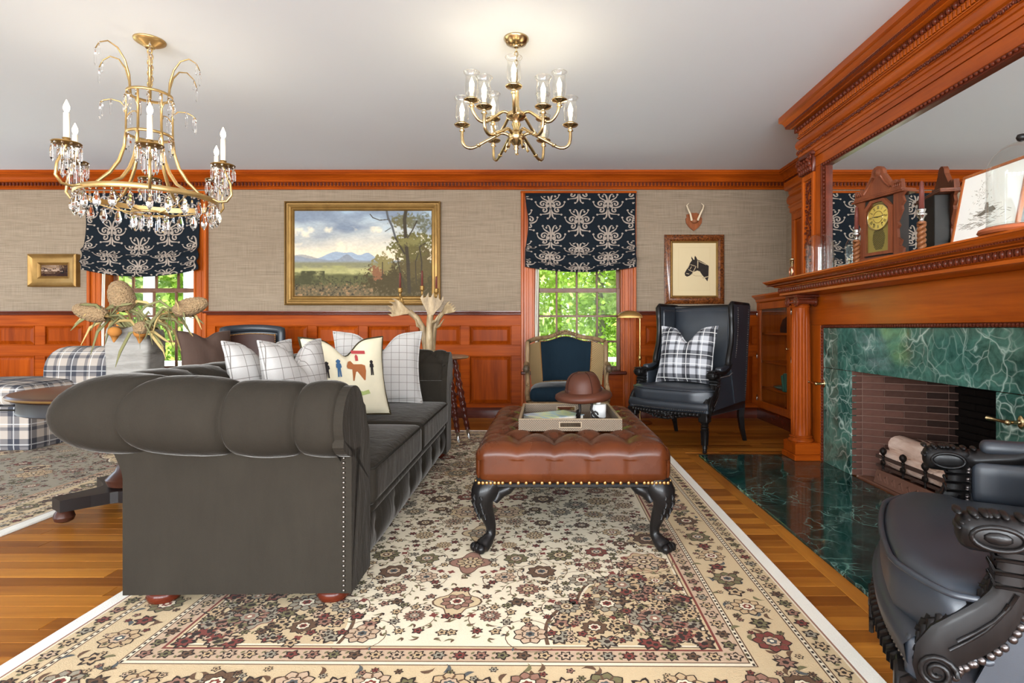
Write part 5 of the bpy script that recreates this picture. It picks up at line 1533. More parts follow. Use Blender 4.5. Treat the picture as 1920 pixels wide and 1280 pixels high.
# ================================================================== ROUND PEDESTAL TABLE BEHIND THE SOFA
def round_table():
    r = root('pedestal_table', 'round dark wood pedestal table behind the grey sofa', 'table', (-2.06, 2.84, .0125), math.radians(11))
    MT = wood('table_mahogany', C(66, 37, 26), C(40, 21, 14), 0, rough=.28); ME = plain('ebony_edge', C(22, 15, 13), .4)
    def B(m, nm, mat, par=None, sm=35): return m.build(nm, mat, par or r, smooth=sm, world=False)
    tp = B(MB().lathe([(0, .566), (.45, .566), (.462, .572), (.466, .582), (.458, .590), (.44, .592), (0, .592)], n=64), 'table_top', MT)
    B(MB().lathe([(.467, .574), (.470, .578), (.467, .583)], n=64, cap=False), 'rim_line', M_GILTD, tp)
    B(MB().lathe([(.425, .502), (.432, .506), (.428, .515), (.428, .563), (.40, .566), (0, .566)], n=64), 'apron', ME)
    B(MB().lathe([(.06, .10), (.10, .12), (.11, .15), (.07, .19), (.055, .24), (.06, .30), (.085, .36), (.09, .42), (.06, .46), (.075, .50), (.0, .505)], n=28), 'pedestal', MT)
    # concave sided plinth
    pts = []
    for k in range(4):
        a = PI / 4 + k * PI / 2; c = (.30 * math.cos(a), .30 * math.sin(a)); t = Vector((-math.sin(a), math.cos(a)))
        pts += [(c[0] - t.x * .05, c[1] - t.y * .05), (c[0] + t.x * .05, c[1] + t.y * .05)]
        b = a + PI / 4
        for q in (-.45, -.2, 0, .2, .45):
            rr = .13 + .35 * q * q; pts.append((rr * math.cos(b + q), rr * math.sin(b + q)))
    B(MB().prism(pts, .058, .112, 'xy'), 'base_plinth', ME, sm=False)
    for k in range(4):
        a = PI / 4 + k * PI / 2; B(MB().lathe([(.02, 0), (.036, .008), (.042, .025), (.036, .045), (.026, .058)], (.27 * math.cos(a), .27 * math.sin(a), 0), 16), 'bun_foot', MT)
round_table()
# ================================================================== WINDOW SHADES
def scroll(cx, cz, r0, r1, a0, a1, n=14): return [(cx + (r0 + (r1 - r0) * k / n) * math.cos(a0 + (a1 - a0) * k / n), cz + (r0 + (r1 - r0) * k / n) * math.sin(a0 + (a1 - a0) * k / n)) for k in range(n + 1)]
def bez(p, n=12):
    out = []
    for k in range(n + 1):
        t = k / n; q = [Vector((a, b, 0)) for a, b in p]
        while len(q) > 1: q = [q[i] * (1 - t) + q[i + 1] * t for i in range(len(q) - 1)]
        out.append((q[0].x, q[0].y))
    return out
DAMASK = [(bez([(.04, -.25), (.02, .5), (.06, .95), (.36, 1.05), (.36, .72)]), .05, .015), (bez([(.08, .25), (.2, .5), (.5, .45), (.60, .68), (.62, .85)]), .045, .02),
          (scroll(.50, .12, .26, .05, PI * .9, -PI * 1.1), .05, .02), (bez([(.18, -.12), (.6, -.25), (.95, -.1), (.98, .28)]), .05, .02), (scroll(.46, -.36, .24, .05, PI * .55, PI * 2.3), .05, .02),
          (bez([(.06, -.4), (.16, -.75), (.30, -.62), (.72, -.72)]), .05, .02), (bez([(.05, -.30), (.06, -.8), (.10, -1.0), (.26, -1.02)]), .05, .02),
          (scroll(.17, -.02, .13, .03, -PI * .5, PI * 1.4), .04, .02), (scroll(.16, .30, .11, .03, PI * 1.2, -PI * .7), .035, .02), (bez([(.3, -.1), (.34, .1), (.22, .2)]), .03, .02)]
M_NAVY = plain('navy_cotton', C(21, 27, 33), .9, scale=60); M_DAM = plain('taupe_damask_print', C(152, 138, 126), .9, scale=60)
def shade(name, label, x0, x1, zt, zb, sag, seed):
    r = root(name, label, 'blind', ((x0 + x1) / 2, YB - .06, zb)); H = zt - zb; hw = (x1 - x0) / 2; xc = (x0 + x1) / 2
    V0 = .66
    def surf(u, v, off=0.0):
        pinch = 1 - .055 * math.sin(PI * min(1, v / .85)) ** 2
        if u > 0: pinch = 1 - .01 * math.sin(PI * v)
        x = xc + u * hw * pinch; z = zt - v * H - sag * (1 - u * u) * max(0, v - .3) ** 1.5 * 1.7
        y = YB - .055 - .02 * v
        if v > V0:
            w = (v - V0) / (1 - V0); ph = w * 4.2 * PI - (1 - u * u) * 1.6
            y -= .036 * (.5 - .5 * math.cos(ph)) * min(1, w * 3) + .014 * w
            z -= .010 * math.sin(ph)
        else: y -= .004 * math.sin(v * 8 + u * 2)
        return (x, y - off, z)
    nu, nv = 30, 70; P = [surf(-1 + 2 * i / nu, j / nv) for i in range(nu + 1) for j in range(nv + 1)]
    m = MB(); m.grid(P, nu + 1, nv + 1); 
    P = [surf(-1 + 2 * i / nu, j / nv, -.006) for i in range(nu + 1) for j in range(nv + 1)]; m.grid(P, nu + 1, nv + 1)
    m.box(x0, x1, YB - .055, YB - .02, zt - .03, zt + .002)
    m.build('fabric', M_NAVY, r, smooth=True)
    # printed damask; fabric length runs twice as fast inside the gathered folds
    Lf = V0 * H + (1 - V0) * H * 1.9
    def fab(x, t):
        v = t / H if t < V0 * H else V0 + (t - V0 * H) / (H * 1.9)
        if v < 0 or v > 1 or abs(x - xc) > hw * .99: return None
        return surf((x - xc) / hw, v, .0022)
    m = MB(); pitchx, pitchz = .586, .312; mw, mh = .150, .128
    for ci in range(-3, 4):
        cx = xc - .31 + ci * pitchx
        for cj in range(-1, 6):
            for half in (0, 1):
                bx = cx + half * pitchx / 2 * 1.0; bz = .125 + cj * pitchz + half * pitchz / 2 - seed * .05
                for (pts, w0, w1) in DAMASK:
                    for sg in (1, -1):
                        row = []; n = len(pts)
                        for k, (px, pz) in enumerate(pts):
                            a, b = pts[max(0, k - 1)], pts[min(n - 1, k + 1)]; dx, dz = b[0] - a[0], b[1] - a[1]; L = math.hypot(dx, dz) or 1
                            wd = (w0 + (w1 - w0) * abs(2 * k / (n - 1) - .8)) * 1.15
                            row.append([(bx + sg * (px + e * -dz / L * wd) * mw, bz - (pz + e * dx / L * wd) * mh) for e in (1, -1)])
                        for k in range(n - 1):
                            q = [fab(*row[k][0]), fab(*row[k][1]), fab(*row[k + 1][1]), fab(*row[k + 1][0])]
                            if None in q: continue
                            m.add(q, [(0, 1, 2, 3)])
                        for (px, pz) in (pts[-1],):
                            q = [fab(bx + sg * (px + .075 * math.cos(a)) * mw, bz - (pz + .075 * math.sin(a)) * mh) for a in np.linspace(0, 2 * PI, 9)[:-1]]
                            if None not in q: m.add(q, [tuple(range(8))])
    o = m.build('damask_print', M_DAM, r); stuff(o); return r
shade('roman_shade', 'navy damask roman shade on the window behind the carved armchair', -.20, .915, 2.262, 1.525, .07, 0)
shade('roman_shade', 'navy damask roman shade on the left window behind the crystal chandelier', -4.64, -3.47, 2.262, 1.50, .09, 1)

# ================================================================== PAINTINGS
def vnoise(w_, h_, sx, sy, rng):
    g = rng.random((int(h_ / sy) + 3, int(w_ / sx) + 3)); yy, xx = np.mgrid[0:h_, 0:w_]; fx, fy = xx / sx, yy / sy
    ix, iy = fx.astype(int), fy.astype(int); tx, ty = fx - ix, fy - iy; tx = tx * tx * (3 - 2 * tx); ty = ty * ty * (3 - 2 * ty)
    return (g[iy, ix] * (1 - tx) + g[iy, ix + 1] * tx) * (1 - ty) + (g[iy + 1, ix] * (1 - tx) + g[iy + 1, ix + 1] * tx) * ty
def fbm(w_, h_, s, rng, ax=1.0, oct_=4):
    o = 0; a = .5; t = 0
    for _ in range(oct_):
        o = o + a * vnoise(w_, h_, max(1, s * ax), max(1, s), rng); t += a; a *= .55; s = s / 2
    return o / t
def landscape(w_, h_, seed, brown=False):
    rng = np.random.default_rng(seed); I = np.zeros((h_, w_, 3)); yy, xx = np.mgrid[0:h_, 0:w_]; u = xx / w_; v = yy / h_        # v=0 top
    c = lambda *a: np.array(a, float)
    n1 = fbm(w_, h_, h_ / 5, rng, 3.0); n2 = fbm(w_, h_, h_ / 9, rng, 1.2); n3 = fbm(w_, h_, 5, rng, 1.0, 3)
    def mixm(mask, col): 
        nonlocal I
        mask = np.clip(mask, 0, 1)[..., None]; I = I * (1 - mask) + col * mask
    t = np.clip(v / .5, 0, 1)[..., None]
    I = c(150, 168, 184) * (1 - t) + c(226, 208, 180) * t
    mixm((n1 - .42) * 5 * (1 - v / .5), c(122, 132, 146)); mixm((n2 - .55) * 4 * (v > .18), c(232, 216, 186)); mixm((.42 - n1) * 4 * (1 - v), c(168, 190, 204))
    hz = .585
    m1 = hz - .10 * np.exp(-((u - .3) / .11) ** 2) - .09 * np.exp(-((u - .53) / .06) ** 2) - .05 * np.exp(-((u - .02) / .09) ** 2) - .06 * np.exp(-((u - .42) / .05) ** 2) - .01 * n2
    mixm((v > m1) * 1.0, c(150, 162, 176)); m2 = hz - .07 * np.exp(-((u - .05) / .12) ** 2) - .07 * np.exp(-((u - .38) / .05) ** 2) - .03 * n3 * .3; mixm((v > m2) * .7, c(128, 130, 134))
    mixm(np.clip((v - hz) / .03, 0, 1), c(128, 124, 96)); mixm(np.clip((v - .655) / .03, 0, 1), c(172, 164, 112)); mixm((n2 - .5) * 4 * (v > .64) * (v < .78), c(150, 146, 98))
    mixm(np.clip((v - .75 + .04 * n2) / .03, 0, 1), c(92, 90, 58)); mixm((n3 - .5) * 4 * (v > .76), c(66, 62, 44))
    mixm(np.clip((v - .85) / .05, 0, 1) * .8, c(104, 88, 66)); mixm((n3 - .58) * 4 * (v > .84) * (u < .6), c(164, 124, 88)); mixm((.42 - n3) * 6 * (v > .82), c(58, 52, 42))
    mixm(((n2 - .48) * 6) * (v > .70) * (v < .86) * (u < .22), c(70, 68, 46))
    # trees of the right bank
    def blob(cx, cy, rx, ry, col, k=1.0):
        d = ((u - cx) / rx) ** 2 + ((v - cy) / ry) ** 2; mixm((1.25 - d - (n3 - .35) * 2.2) * 3 * k, col)
    blob(.80, .80, .30, .24, c(74, 64, 42), 1.3); blob(.64, .62, .075, .13, c(128, 116, 74)); blob(.60, .72, .05, .10, c(128, 88, 62)); blob(.85, .40, .17, .16, c(100, 94, 54), 1.2); blob(.80, .12, .11, .10, c(104, 98, 70), .6); blob(.93, .14, .09, .12, c(98, 98, 80), .4)
    blob(.90, .62, .16, .24, c(90, 78, 50), 1.1); blob(.83, .50, .12, .10, c(96, 88, 52))
    def line(pts, wd, col):
        for (a, b) in zip(pts[:-1], pts[1:]):
            ax_, ay = a; bx, by = b; dx, dy = (bx - ax_) * 1.6, by - ay; L2 = dx * dx + dy * dy
            tt = np.clip((((u - ax_) * 1.6) * dx + (v - ay) * dy) / L2, 0, 1); d = np.hypot((u - ax_) * 1.6 - tt * dx, v - ay - tt * dy); mixm((wd - d) / wd * 3, col)
    dk = c(66, 58, 46)
    line([(.835, .95), (.825, .6), (.81, .35), (.80, .1), (.81, 0)], .024, dk); line([(.735, .32), (.71, .18), (.68, .08), (.67, 0)], .014, c(84, 84, 84)); line([(.735, .32), (.80, .5)], .012, dk); line([(.68, .1), (.62, .11), (.57, .08), (.55, .04)], .006, dk); line([(.70, .2), (.66, .24)], .005, dk)
    line([(.92, .95), (.925, .6), (.91, .42), (.95, .38)], .010, dk); line([(.80, .9), (.76, .65), (.75, .55)], .008, dk); line([(.885, .85), (.88, .6), (.90, .5)], .007, dk); line([(.64, .78), (.64, .6)], .006, dk); line([(.81, .35), (.86, .22), (.89, .12)], .009, dk)
    blob(.84, .36, .10, .06, c(122, 114, 70), .6)
    I = I * (1 + .10 * (fbm(w_, h_, 3, rng, 2.0, 2)[..., None] - .5))
    if brown:
        g = I.mean(axis=2, keepdims=True); I = (g - 118) * 1.2 + np.array([74, 50, 32])
        mixm((n2 - .5) * 6 * (v > .2) * (v < .7), c(52, 34, 24)); mixm((v > .72) * .5, c(70, 46, 32)); mixm(((.5 - n2) * 5) * (v < .45), c(116, 90, 62))
    return np.clip(I, 8, 250)
def painted_canvas(name, I, x0, x1, z0, z1, y, parent):
    h_, w_, _ = I.shape
    X, Z = np.meshgrid(np.linspace(x0, x1, w_), np.linspace(z1, z0, h_)); o = wloc(parent)
    V = np.stack([X - o.x, np.full_like(X, y) - o.y, Z - o.z], -1).reshape(-1, 3)
    idx = np.arange(h_ * w_).reshape(h_, w_); Fq = np.stack([idx[:-1, :-1], idx[1:, :-1], idx[1:, 1:], idx[:-1, 1:]], -1).reshape(-1, 4)
    me = bpy.data.meshes.new(name); me.from_pydata(V.tolist(), [], Fq.tolist())
    c = I / 255.0; c = np.where(c <= .04045, c / 12.92, ((c + .055) / 1.055) ** 2.4)
    at = me.color_attributes.new('paint', 'FLOAT_COLOR', 'POINT'); at.data.foreach_set('color', np.concatenate([c, np.ones((h_, w_, 1))], -1).astype(np.float32).ravel())
    m = NT('oil_paint_' + name); a = m.n('ShaderNodeVertexColor'); a.layer_name = 'paint'; m.set(color=a.outputs[0], rough=.6, spec=.12); m.bump(m.noise(m.co(), 220, 2), .15, .002)
    me.materials.append(m.mat); ob = bpy.data.objects.new(name, me); COL.objects.link(ob); ob.parent = parent; return ob
def frame(parent, x0, x1, z0, z1, prof, mats, name='frame'):
    """mitred frame; prof: list of (inset, depth) from outer edge to sight edge; against the back wall"""
    m = MB(); R_ = []
    for (i, d) in prof: R_.append([(x0 + i, YB - d, z0 + i), (x1 - i, YB - d, z0 + i), (x1 - i, YB - d, z1 - i), (x0 + i, YB - d, z1 - i)])
    P = [R_[j][k] for k in range(4) for j in range(len(prof))]
    m.grid(P, 4, len(prof), True, False); return m.build(name, mats, parent, smooth=30)
r = root('landscape_painting', 'large gilt framed landscape painting above the grey sofa', 'painting', (-1.84, YB, 1.138))
fo = frame(r, -2.627, -1.056, 1.138, 2.184, [(0, .001), (0, .05), (.014, .056), (.018, .04), (.03, .038)], M_GILTD, 'outer_frame')
frame(r, -2.597, -1.086, 1.168, 2.154, [(0, .034), (.004, .048), (.02, .054), (.034, .046), (.038, .036), (.05, .04), (.06, .03), (.064, .02)], M_GILT, 'gilt_frame')
painted_canvas('canvas', landscape(380, 240, 4), -2.535, -1.148, 1.23, 2.092, YB - .022, r)
r = root('small_painting', 'small brown landscape in wide gold frame on the left wall', 'painting', (-4.965, YB, 1.32))
frame(r, -5.21, -4.72, 1.322, 1.653, [(0, .001), (.0, .055), (.014, .066), (.024, .058), (.05, .045), (.085, .036), (.09, .042), (.105, .03), (.11, .018)], M_GILT)
painted_canvas('canvas', landscape(90, 60, 9, True), -5.10, -4.83, 1.43, 1.545, YB - .02, r)
# horse portrait
r = root('horse_print', 'framed print of a bridled horse head above the wing chair', 'picture', (1.51, YB, 1.15))
x0, x1, z0, z1 = 1.208, 1.815, 1.150, 1.852
frame(r, x0, x1, z0, z1, [(0, .001), (0, .02), (.01, .03), (.03, .044), (.05, .046), (.062, .034), (.066, .03)], WBURL, 'burl_frame')
frame(r, x0 + .066, x1 - .066, z0 + .066, z1 - .066, [(0, .03), (.006, .034), (.018, .022), (.02, .016)], M_GILT, 'gilt_slip')
pp = MB().box(x0 + .08, x1 - .08, YB - .018, YB - .012, z0 + .08, z1 - .08).build('paper', plain('aged_paper', C(204, 184, 146), .8, var=.05, scale=4), r)
f_ = MB()
for (a, b, c, d) in ((1.35, 1.67, 1.72, 1.7225), (1.35, 1.67, 1.2875, 1.29), (1.35, 1.3525, 1.29, 1.72), (1.6675, 1.67, 1.29, 1.72)): f_.box(a, b, YB - .0186, YB - .018, c, d)
f_.build('plate_mark', plain('plate_mark', C(196, 174, 134), .8), pp)
HK = plain('engraving_ink', C(46, 40, 36), .8, var=.3, scale=40); HL = plain('engraving_light', C(176, 156, 124), .8)
def hs(pts, mat, nm, d, par=r):
    P = [(1.208 + (px - 100) / 710 * .607, 1.852 - (py - 390) / 830 * .702) for px, py in pts]; m = MB()
    m.prism(P, YB - .0182, YB - .0182 - d, 'xz'); m.build(nm, mat, par)
hs([(340, 850), (345, 880), (368, 893), (395, 885), (420, 865), (440, 838), (490, 820), (520, 830), (545, 870), (575, 905), (610, 950), (622, 900), (626, 765), (590, 740), (540, 710), (505, 695), (490, 690), (480, 665), (462, 642), (455, 668), (458, 688), (445, 690), (430, 665), (420, 650), (420, 680), (428, 695), (410, 720), (390, 760), (365, 805)], HK, 'printed_horse_head', .0006)
for pts in ([(410, 745), (470, 765), (468, 772), (408, 752)], [(385, 805), (438, 832), (436, 840), (382, 812)], [(490, 700), (502, 700), (500, 790), (490, 790)], [(470, 770), (478, 772), (430, 870), (422, 866)], [(395, 745), (402, 748), (375, 800), (368, 796)],
            [(540, 905), (625, 885), (626, 894), (560, 916)], [(440, 868), (470, 880), (550, 882), (550, 888), (468, 888), (436, 876)], [(400, 800), (420, 770), (424, 774), (408, 806)], [(510, 706), (600, 748), (596, 756), (508, 714)], [(360, 850), (395, 858), (392, 866), (358, 858)]):
    hs(pts, HL, 'printed_bridle', .0012)
# antler plaque
r = root('antler_plaque', 'small roebuck antlers on a wooden shield above the horse print', 'trophy', (1.507, YB, 1.90))
P = [(0, -.095), (.045, -.06), (.078, -.015), (.082, .03), (.07, .045), (.076, .07), (.05, .075), (.025, .088), (0, .085), (-.025, .088), (-.05, .075), (-.076, .07), (-.07, .045), (-.082, .03), (-.078, -.015), (-.045, -.06)]
MB().prism([(1.507 + a, 1.985 + b) for a, b in P], YB - .001, YB - .022, 'xz').prism([(1.507 + a * .9, 1.985 + b * .9) for a, b in P], YB - .02, YB - .028, 'xz').build('shield', wood('oak_shield', C(150, 84, 44), C(110, 56, 28), 2), r)
MB().ball((1.507, YB - .045, 1.985), .03, 10, (1.2, .8, .8)).build('skull_cap', plain('bone_brown', C(140, 84, 52), .6), r, smooth=True)
for s in (-1, 1):
    m = MB(); m.tube([(1.507 + s * .03, YB - .05, 1.99), (1.507 + s * .05, YB - .075, 2.05), (1.507 + s * .075, YB - .08, 2.10), (1.507 + s * .085, YB - .07, 2.135), (1.507 + s * .062, YB - .065, 2.16)], [.012, .009, .008, .006, .002], 8)
    m.tube([(1.507 + s * .07, YB - .08, 2.09), (1.507 + s * .078, YB - .11, 2.115)], [.006, .002], 6); m.build('antler', plain('pale_antler', C(216, 196, 166), .5, bumpy=.3), r, smooth=True)

# ================================================================== TRAY AND WHAT STANDS IN IT
mm = NT('woven_tray'); s = mm.sep(mm.co()); ck = mm.math('MULTIPLY', mm.math('SINE', mm.math('MULTIPLY', mm.math('ADD', s[0], s[1]), 620)), mm.math('SINE', mm.math('MULTIPLY', mm.math('SUBTRACT', s[2], s[1]), 620)))
mm.set(color=mm.ramp(mm.math('ADD', mm.math('MULTIPLY', ck, .5), .5), [(.2, C(66, 52, 38)), (.8, C(112, 94, 72))]), rough=.6); mm.bump(ck, .3, .002); M_TRAY = mm.mat
M_RIM = plain('tray_rim', C(140, 120, 94), .45)
TZ = .456
TX0, TX1, TY0, TY1 = -.115, .335, 2.47, 2.985
r = root('serving_tray', 'woven rectangular tray with slot handles lying on the leather ottoman', 'tray', (.11, 2.72, TZ))
MB().box(TX0 + .001, TX1 - .001, TY0 + .001, TY1 - .001, TZ - .001, TZ + .008, .002).build('bottom', M_TRAY, r)
th = .012; TH = .050
m = MB(); xm = (TX0 + TX1) / 2
for (ya, yb_) in ((TY0, TY0 + th), (TY1 - th, TY1)):
    m.box(TX0, xm - .045, ya, yb_, TZ, TZ + TH).box(xm + .045, TX1, ya, yb_, TZ, TZ + TH).box(xm - .045, xm + .045, ya, yb_, TZ, TZ + .018).box(xm - .045, xm + .045, ya, yb_, TZ + .036, TZ + TH)
m.box(TX0, TX0 + th, TY0 + th, TY1 - th, TZ, TZ + TH).box(TX1 - th, TX1, TY0 + th, TY1 - th, TZ, TZ + TH); m.build('sides', M_TRAY, r)
m = MB()
for (a, b, c, d) in ((TX0, TX1, TY0, TY0 + th), (TX0, TX1, TY1 - th, TY1), (TX0, TX0 + th, TY0 + th, TY1 - th), (TX1 - th, TX1, TY0 + th, TY1 - th)): m.box(a, b, c, d, TZ + TH, TZ + TH + .003, .001)
m.build('rim', M_RIM, r)
for y in (TY0, TY1 - th):
    m = MB()
    for (a, b, c, d) in ((xm - .049, xm + .049, .015, .018), (xm - .049, xm + .049, .036, .039), (xm - .049, xm - .045, .018, .036), (xm + .045, xm + .049, .018, .036)): m.box(a, b, y - .001, y + th + .001, TZ + c, TZ + d)
    m.build('handle_slot_trim', M_RIM, r)
bz = TZ + .0085
r = root('book', 'large book with a blue and yellow landscape cover lying in the tray', 'book', (.035, 2.74, bz), math.radians(-58))
MB().box(-.085, .085, -.12, .12, .003, .021, .001).build('pages', plain('book_pages', C(214, 204, 188), .9), r, world=False)
mm = NT('printed_cover'); v = mm.noise(mm.map(mm.co(), (3, 9, 1)), 2, 3, .5, .4); mm.set(color=mm.ramp(v, [(.3, C(108, 132, 156)), (.45, C(168, 188, 204)), (.55, C(206, 206, 150)), (.65, C(150, 176, 190)), (.8, C(196, 214, 226))]), rough=.3)
MB().box(-.09, .09, -.125, .125, 0, .003, .001).box(-.09, .09, -.125, .125, .021, .024, .001).box(-.09, -.086, -.125, .125, 0, .024).build('cover', mm.mat, r, world=False)
r = root('hat_stand', 'black wrought iron scroll stand holding the leather hat', 'stand', (.185, 2.72, bz))
for k in range(3):
    a = PI / 2 + .45 + k * 2 * PI / 3; d = Vector((math.cos(a), math.sin(a), 0)); pts = [d * .025 + Vector((0, 0, .088)), d * .04 + Vector((0, 0, .075)), d * .035 + Vector((0, 0, .05)), d * .05 + Vector((0, 0, .025)), d * .068 + Vector((0, 0, .008))]
    m = MB(); m.tube(pts, [.006, .0065, .006, .006, .007], 8)
    m.tube([d * (.052 + .016 * math.cos(q * .7)) + Vector((0, 0, .024 + .016 * math.sin(q * .7))) for q in range(8)], .0045, 6); m.tube([d * .066 + Vector((0, 0, .006)), d * .09 + Vector((0, 0, .006))], [.007, .004], 6)
    m.build('scroll_leg', M_IRON, r, smooth=True, world=False)
m = MB(); m.tube([(.03 * math.cos(a), .03 * math.sin(a), .088) for a in np.linspace(0, 2 * PI, 17)[:-1]], .005, 6, closed=True); m.build('top_ring', M_IRON, r, smooth=True, world=False)
r = root('leather_bowler', 'brown stitched leather bowler hat resting on the iron stand', 'hat', (.185, 2.72, bz + .0935)); r.rotation_euler = (math.radians(3), math.radians(-3), 0)
MB().lathe([(.0, .0), (.10, .0), (.128, .006), (.137, .018), (.134, .032), (.118, .040), (.09, .043), (.086, .046), (0, .046)], n=48).build('brim', M_HATL, r, smooth=True, world=False)
m = MB(); P = []; N = 14
for i in range(N + 1):
    t = i / N; a = t * PI / 2; rr = .086 * math.cos(a) ** .55 if i < N else 0; z = .044 + .092 * math.sin(a) ** 1.0
    for k in range(40): P.append((rr * 1.0 * math.cos(2 * PI * k / 40), rr * 1.08 * math.sin(2 * PI * k / 40), z))
m.grid(P, N + 1, 40, False, True); cr = m.build('crown', M_HATL, r, smooth=True, world=False)
m = MB()
for a0 in (-1.15, .35, 2.0, 3.6):
    m.tube([(.0875 * math.cos(t) ** .55 * math.cos(a0), .0875 * 1.08 * math.cos(t) ** .55 * math.sin(a0), .045 + .0925 * math.sin(t)) for t in np.linspace(.0, 1.45, 12)], .0016, 5)
m.build('seam_stitching', plain('dark_thread', C(44, 22, 16), .8), cr, smooth=True, world=False)
MB().lathe([(.0875, .044), (.0885, .05), (.0885, .058), (.0865, .06)], n=40, cap=False).build('hat_band', plain('dark_hat_band', C(58, 32, 24), .5), cr, smooth=True, world=False)
r = root('match_holder', 'white stone cup of wooden matches in the tray beneath the hat', 'cup', (.262, 2.80, bz))
MB().lathe([(.0, 0), (.036, 0), (.038, .004), (.038, .062), (.035, .066), (.012, .066), (.012, .075), (.009, .078), (0, .078)], n=28).build('stone_body', plain('white_marble_cup', C(214, 212, 208), .4, var=.06), r, smooth=40, world=False)
for k in range(7):
    a = k * .9; MB().tube([(.004 * math.cos(a), .004 * math.sin(a), .06), (.012 * math.cos(a), .012 * math.sin(a), .092)], .0016, 5).build('match_stick', plain('match_wood', C(206, 162, 92), .7), r, world=False)

# ================================================================== SIDE TABLE WITH ANTLER CANDELABRUM
SX, SY = -.935, 4.62
r = root('tripod_table', 'small round table on twisted dark legs behind the far sofa arm', 'table', (SX, SY, .0145))
MB().lathe([(0, .645), (.30, .645), (.315, .652), (.315, .662), (.30, .668), (0, .668)], n=40).build('top', wood('tripod_top', C(150, 116, 90), C(110, 76, 54), 0), r, smooth=35, world=False)
MLEG = wood('barley_twist_leg', C(84, 36, 24), C(50, 20, 14), 2, rough=.25)
for k, a in enumerate((-.62, -.08, 2.6)):
    d = Vector((math.cos(a), math.sin(a), 0)); p0 = d * .20 + Vector((0, 0, .645)); p1 = d * .31 + Vector((0, 0, .075)); N = 60
    ax = (p1 - p0).normalized(); s1 = ax.cross(Vector((0, 0, 1))).normalized(); s2 = ax.cross(s1); P = []
    for i in range(N):
        t = i / (N - 1); c = p0.lerp(p1, t); base = .019 + .006 * math.sin(t * PI)
        for j in range(10):
            q = 2 * PI * j / 10; rr = base * (1 + (.22 * math.sin(2 * q + t * 50) if .05 < t < .55 else .1 * math.sin(t * 70)))
            P.append(c + (s1 * math.cos(q) + s2 * math.sin(q)) * rr)
    m = MB(); m.grid(P, N, 10, False, True); lg = m.build('twisted_leg', MLEG, r, smooth=True, world=False)
    m = MB(); m.tube([p1 - ax * .01, p1 + ax * .03, d * .325 + Vector((0, 0, .0))], [.013, .014, .008], 10); m.build('brass_ferrule', M_SILVER, lg, smooth=True, world=False)
MB().lathe([(0, .30), (.035, .30), (.035, .33), (0, .33)], n=12).tube([(0, 0, .315), (.25 * math.cos(-.62), .25 * math.sin(-.62), .36)], .01, 6).tube([(0, 0, .315), (.25 * math.cos(-.08), .25 * math.sin(-.08), .36)], .01, 6).tube([(0, 0, .315), (.25 * math.cos(2.6), .25 * math.sin(2.6), .36)], .01, 6).build('stretcher', MLEG, r, smooth=True, world=False)
r = root('antler_candelabrum', 'antler candelabrum with three candle cups on the tripod table', 'candelabrum', (SX - .02, SY, .6835))
M_ANT = NT('fallow_antler'); M_ANT.set(color=M_ANT.ramp(M_ANT.noise(M_ANT.map(M_ANT.co(), (14, 14, 4)), 1.5, 4), [(.3, C(104, 84, 58)), (.55, C(160, 136, 100)), (.75, C(194, 174, 140))]), rough=.55); M_ANT.bump(M_ANT.noise(M_ANT.co(), 50, 3), .4, .01); M_ANT = M_ANT.mat
def palm(m, base, d, up, L, Wd, tines, thick=.010):
    """palmate antler blade with pointed tines"""
    d = Vector(d).normalized(); up = Vector(up); up = (up - d * up.dot(d)).normalized(); n = d.cross(up)
    out = [(0, -.12), (.25, -.25), (.5, -.45)]
    K = tines
    for k in range(K):
        t = k / (K - 1); y = -.55 + 1.1 * t; x = .78 + .1 * math.sin(PI * t)
        out += [(x, y - .09), (x + .24, y + .02), (x + .02, y + .07)]
    out += [(.5, .5), (.25, .28), (0, .12)]
    V = []
    for sgn in (1, -1):
        for (x, y) in out: V.append(Vector(base) + d * x * L + up * y * Wd + n * (sgn * thick * (1 - .6 * x) + .10 * L * x * x))
    q = len(out); m.add(V, [tuple(range(q)), tuple(range(q, 2 * q))[::-1]] + [(i, i + q, (i + 1) % q + q, (i + 1) % q) for i in range(q)])
ants = [([(0, 0, 0), (-.02, .0, .12), (-.035, -.01, .22), (-.08, -.02, .30), (-.14, -.03, .355)], [.03, .028, .026, .024, .022], (-.14, -.03, .35), (-.9, -.2, .25), .16, .12),
        ([(.015, -.02, 0), (.02, -.025, .15), (.025, -.03, .26), (.03, -.03, .33)], [.032, .030, .028, .026], (.03, -.03, .32), (.12, -.1, 1), .17, .15),
        ([(.03, .02, 0), (.04, .02, .14), (.05, .02, .22), (.085, .02, .30), (.12, .02, .345)], [.028, .026, .024, .022, .018], (.115, .02, .34), (.75, .1, .6), .11, .08)]
for (pts, rad, b, d, L, Wd) in ants:
    m = MB(); m.tube(pts, rad, 10); palm(m, b, d, (.1, -.3, 1) if abs(d[0]) > .5 else (1, 0, 0), L, Wd, 5)
    q = Vector(pts[2]); m.tube([q, q + Vector((.05 if pts[2][0] >= 0 else -.04, -.03, .02)), q + Vector((.09 if pts[2][0] >= 0 else -.05, -.05, .075))], [.014, .010, .003], 8)
    m.build('antler', M_ANT, r, smooth=40, world=False)
MB().lathe([(.0, 0), (.075, 0), (.07, .012), (.045, .03), (.035, .06), (0, .06)], (.012, 0, 0), 16).build('burr_base', M_ANT, r, smooth=True, world=False)
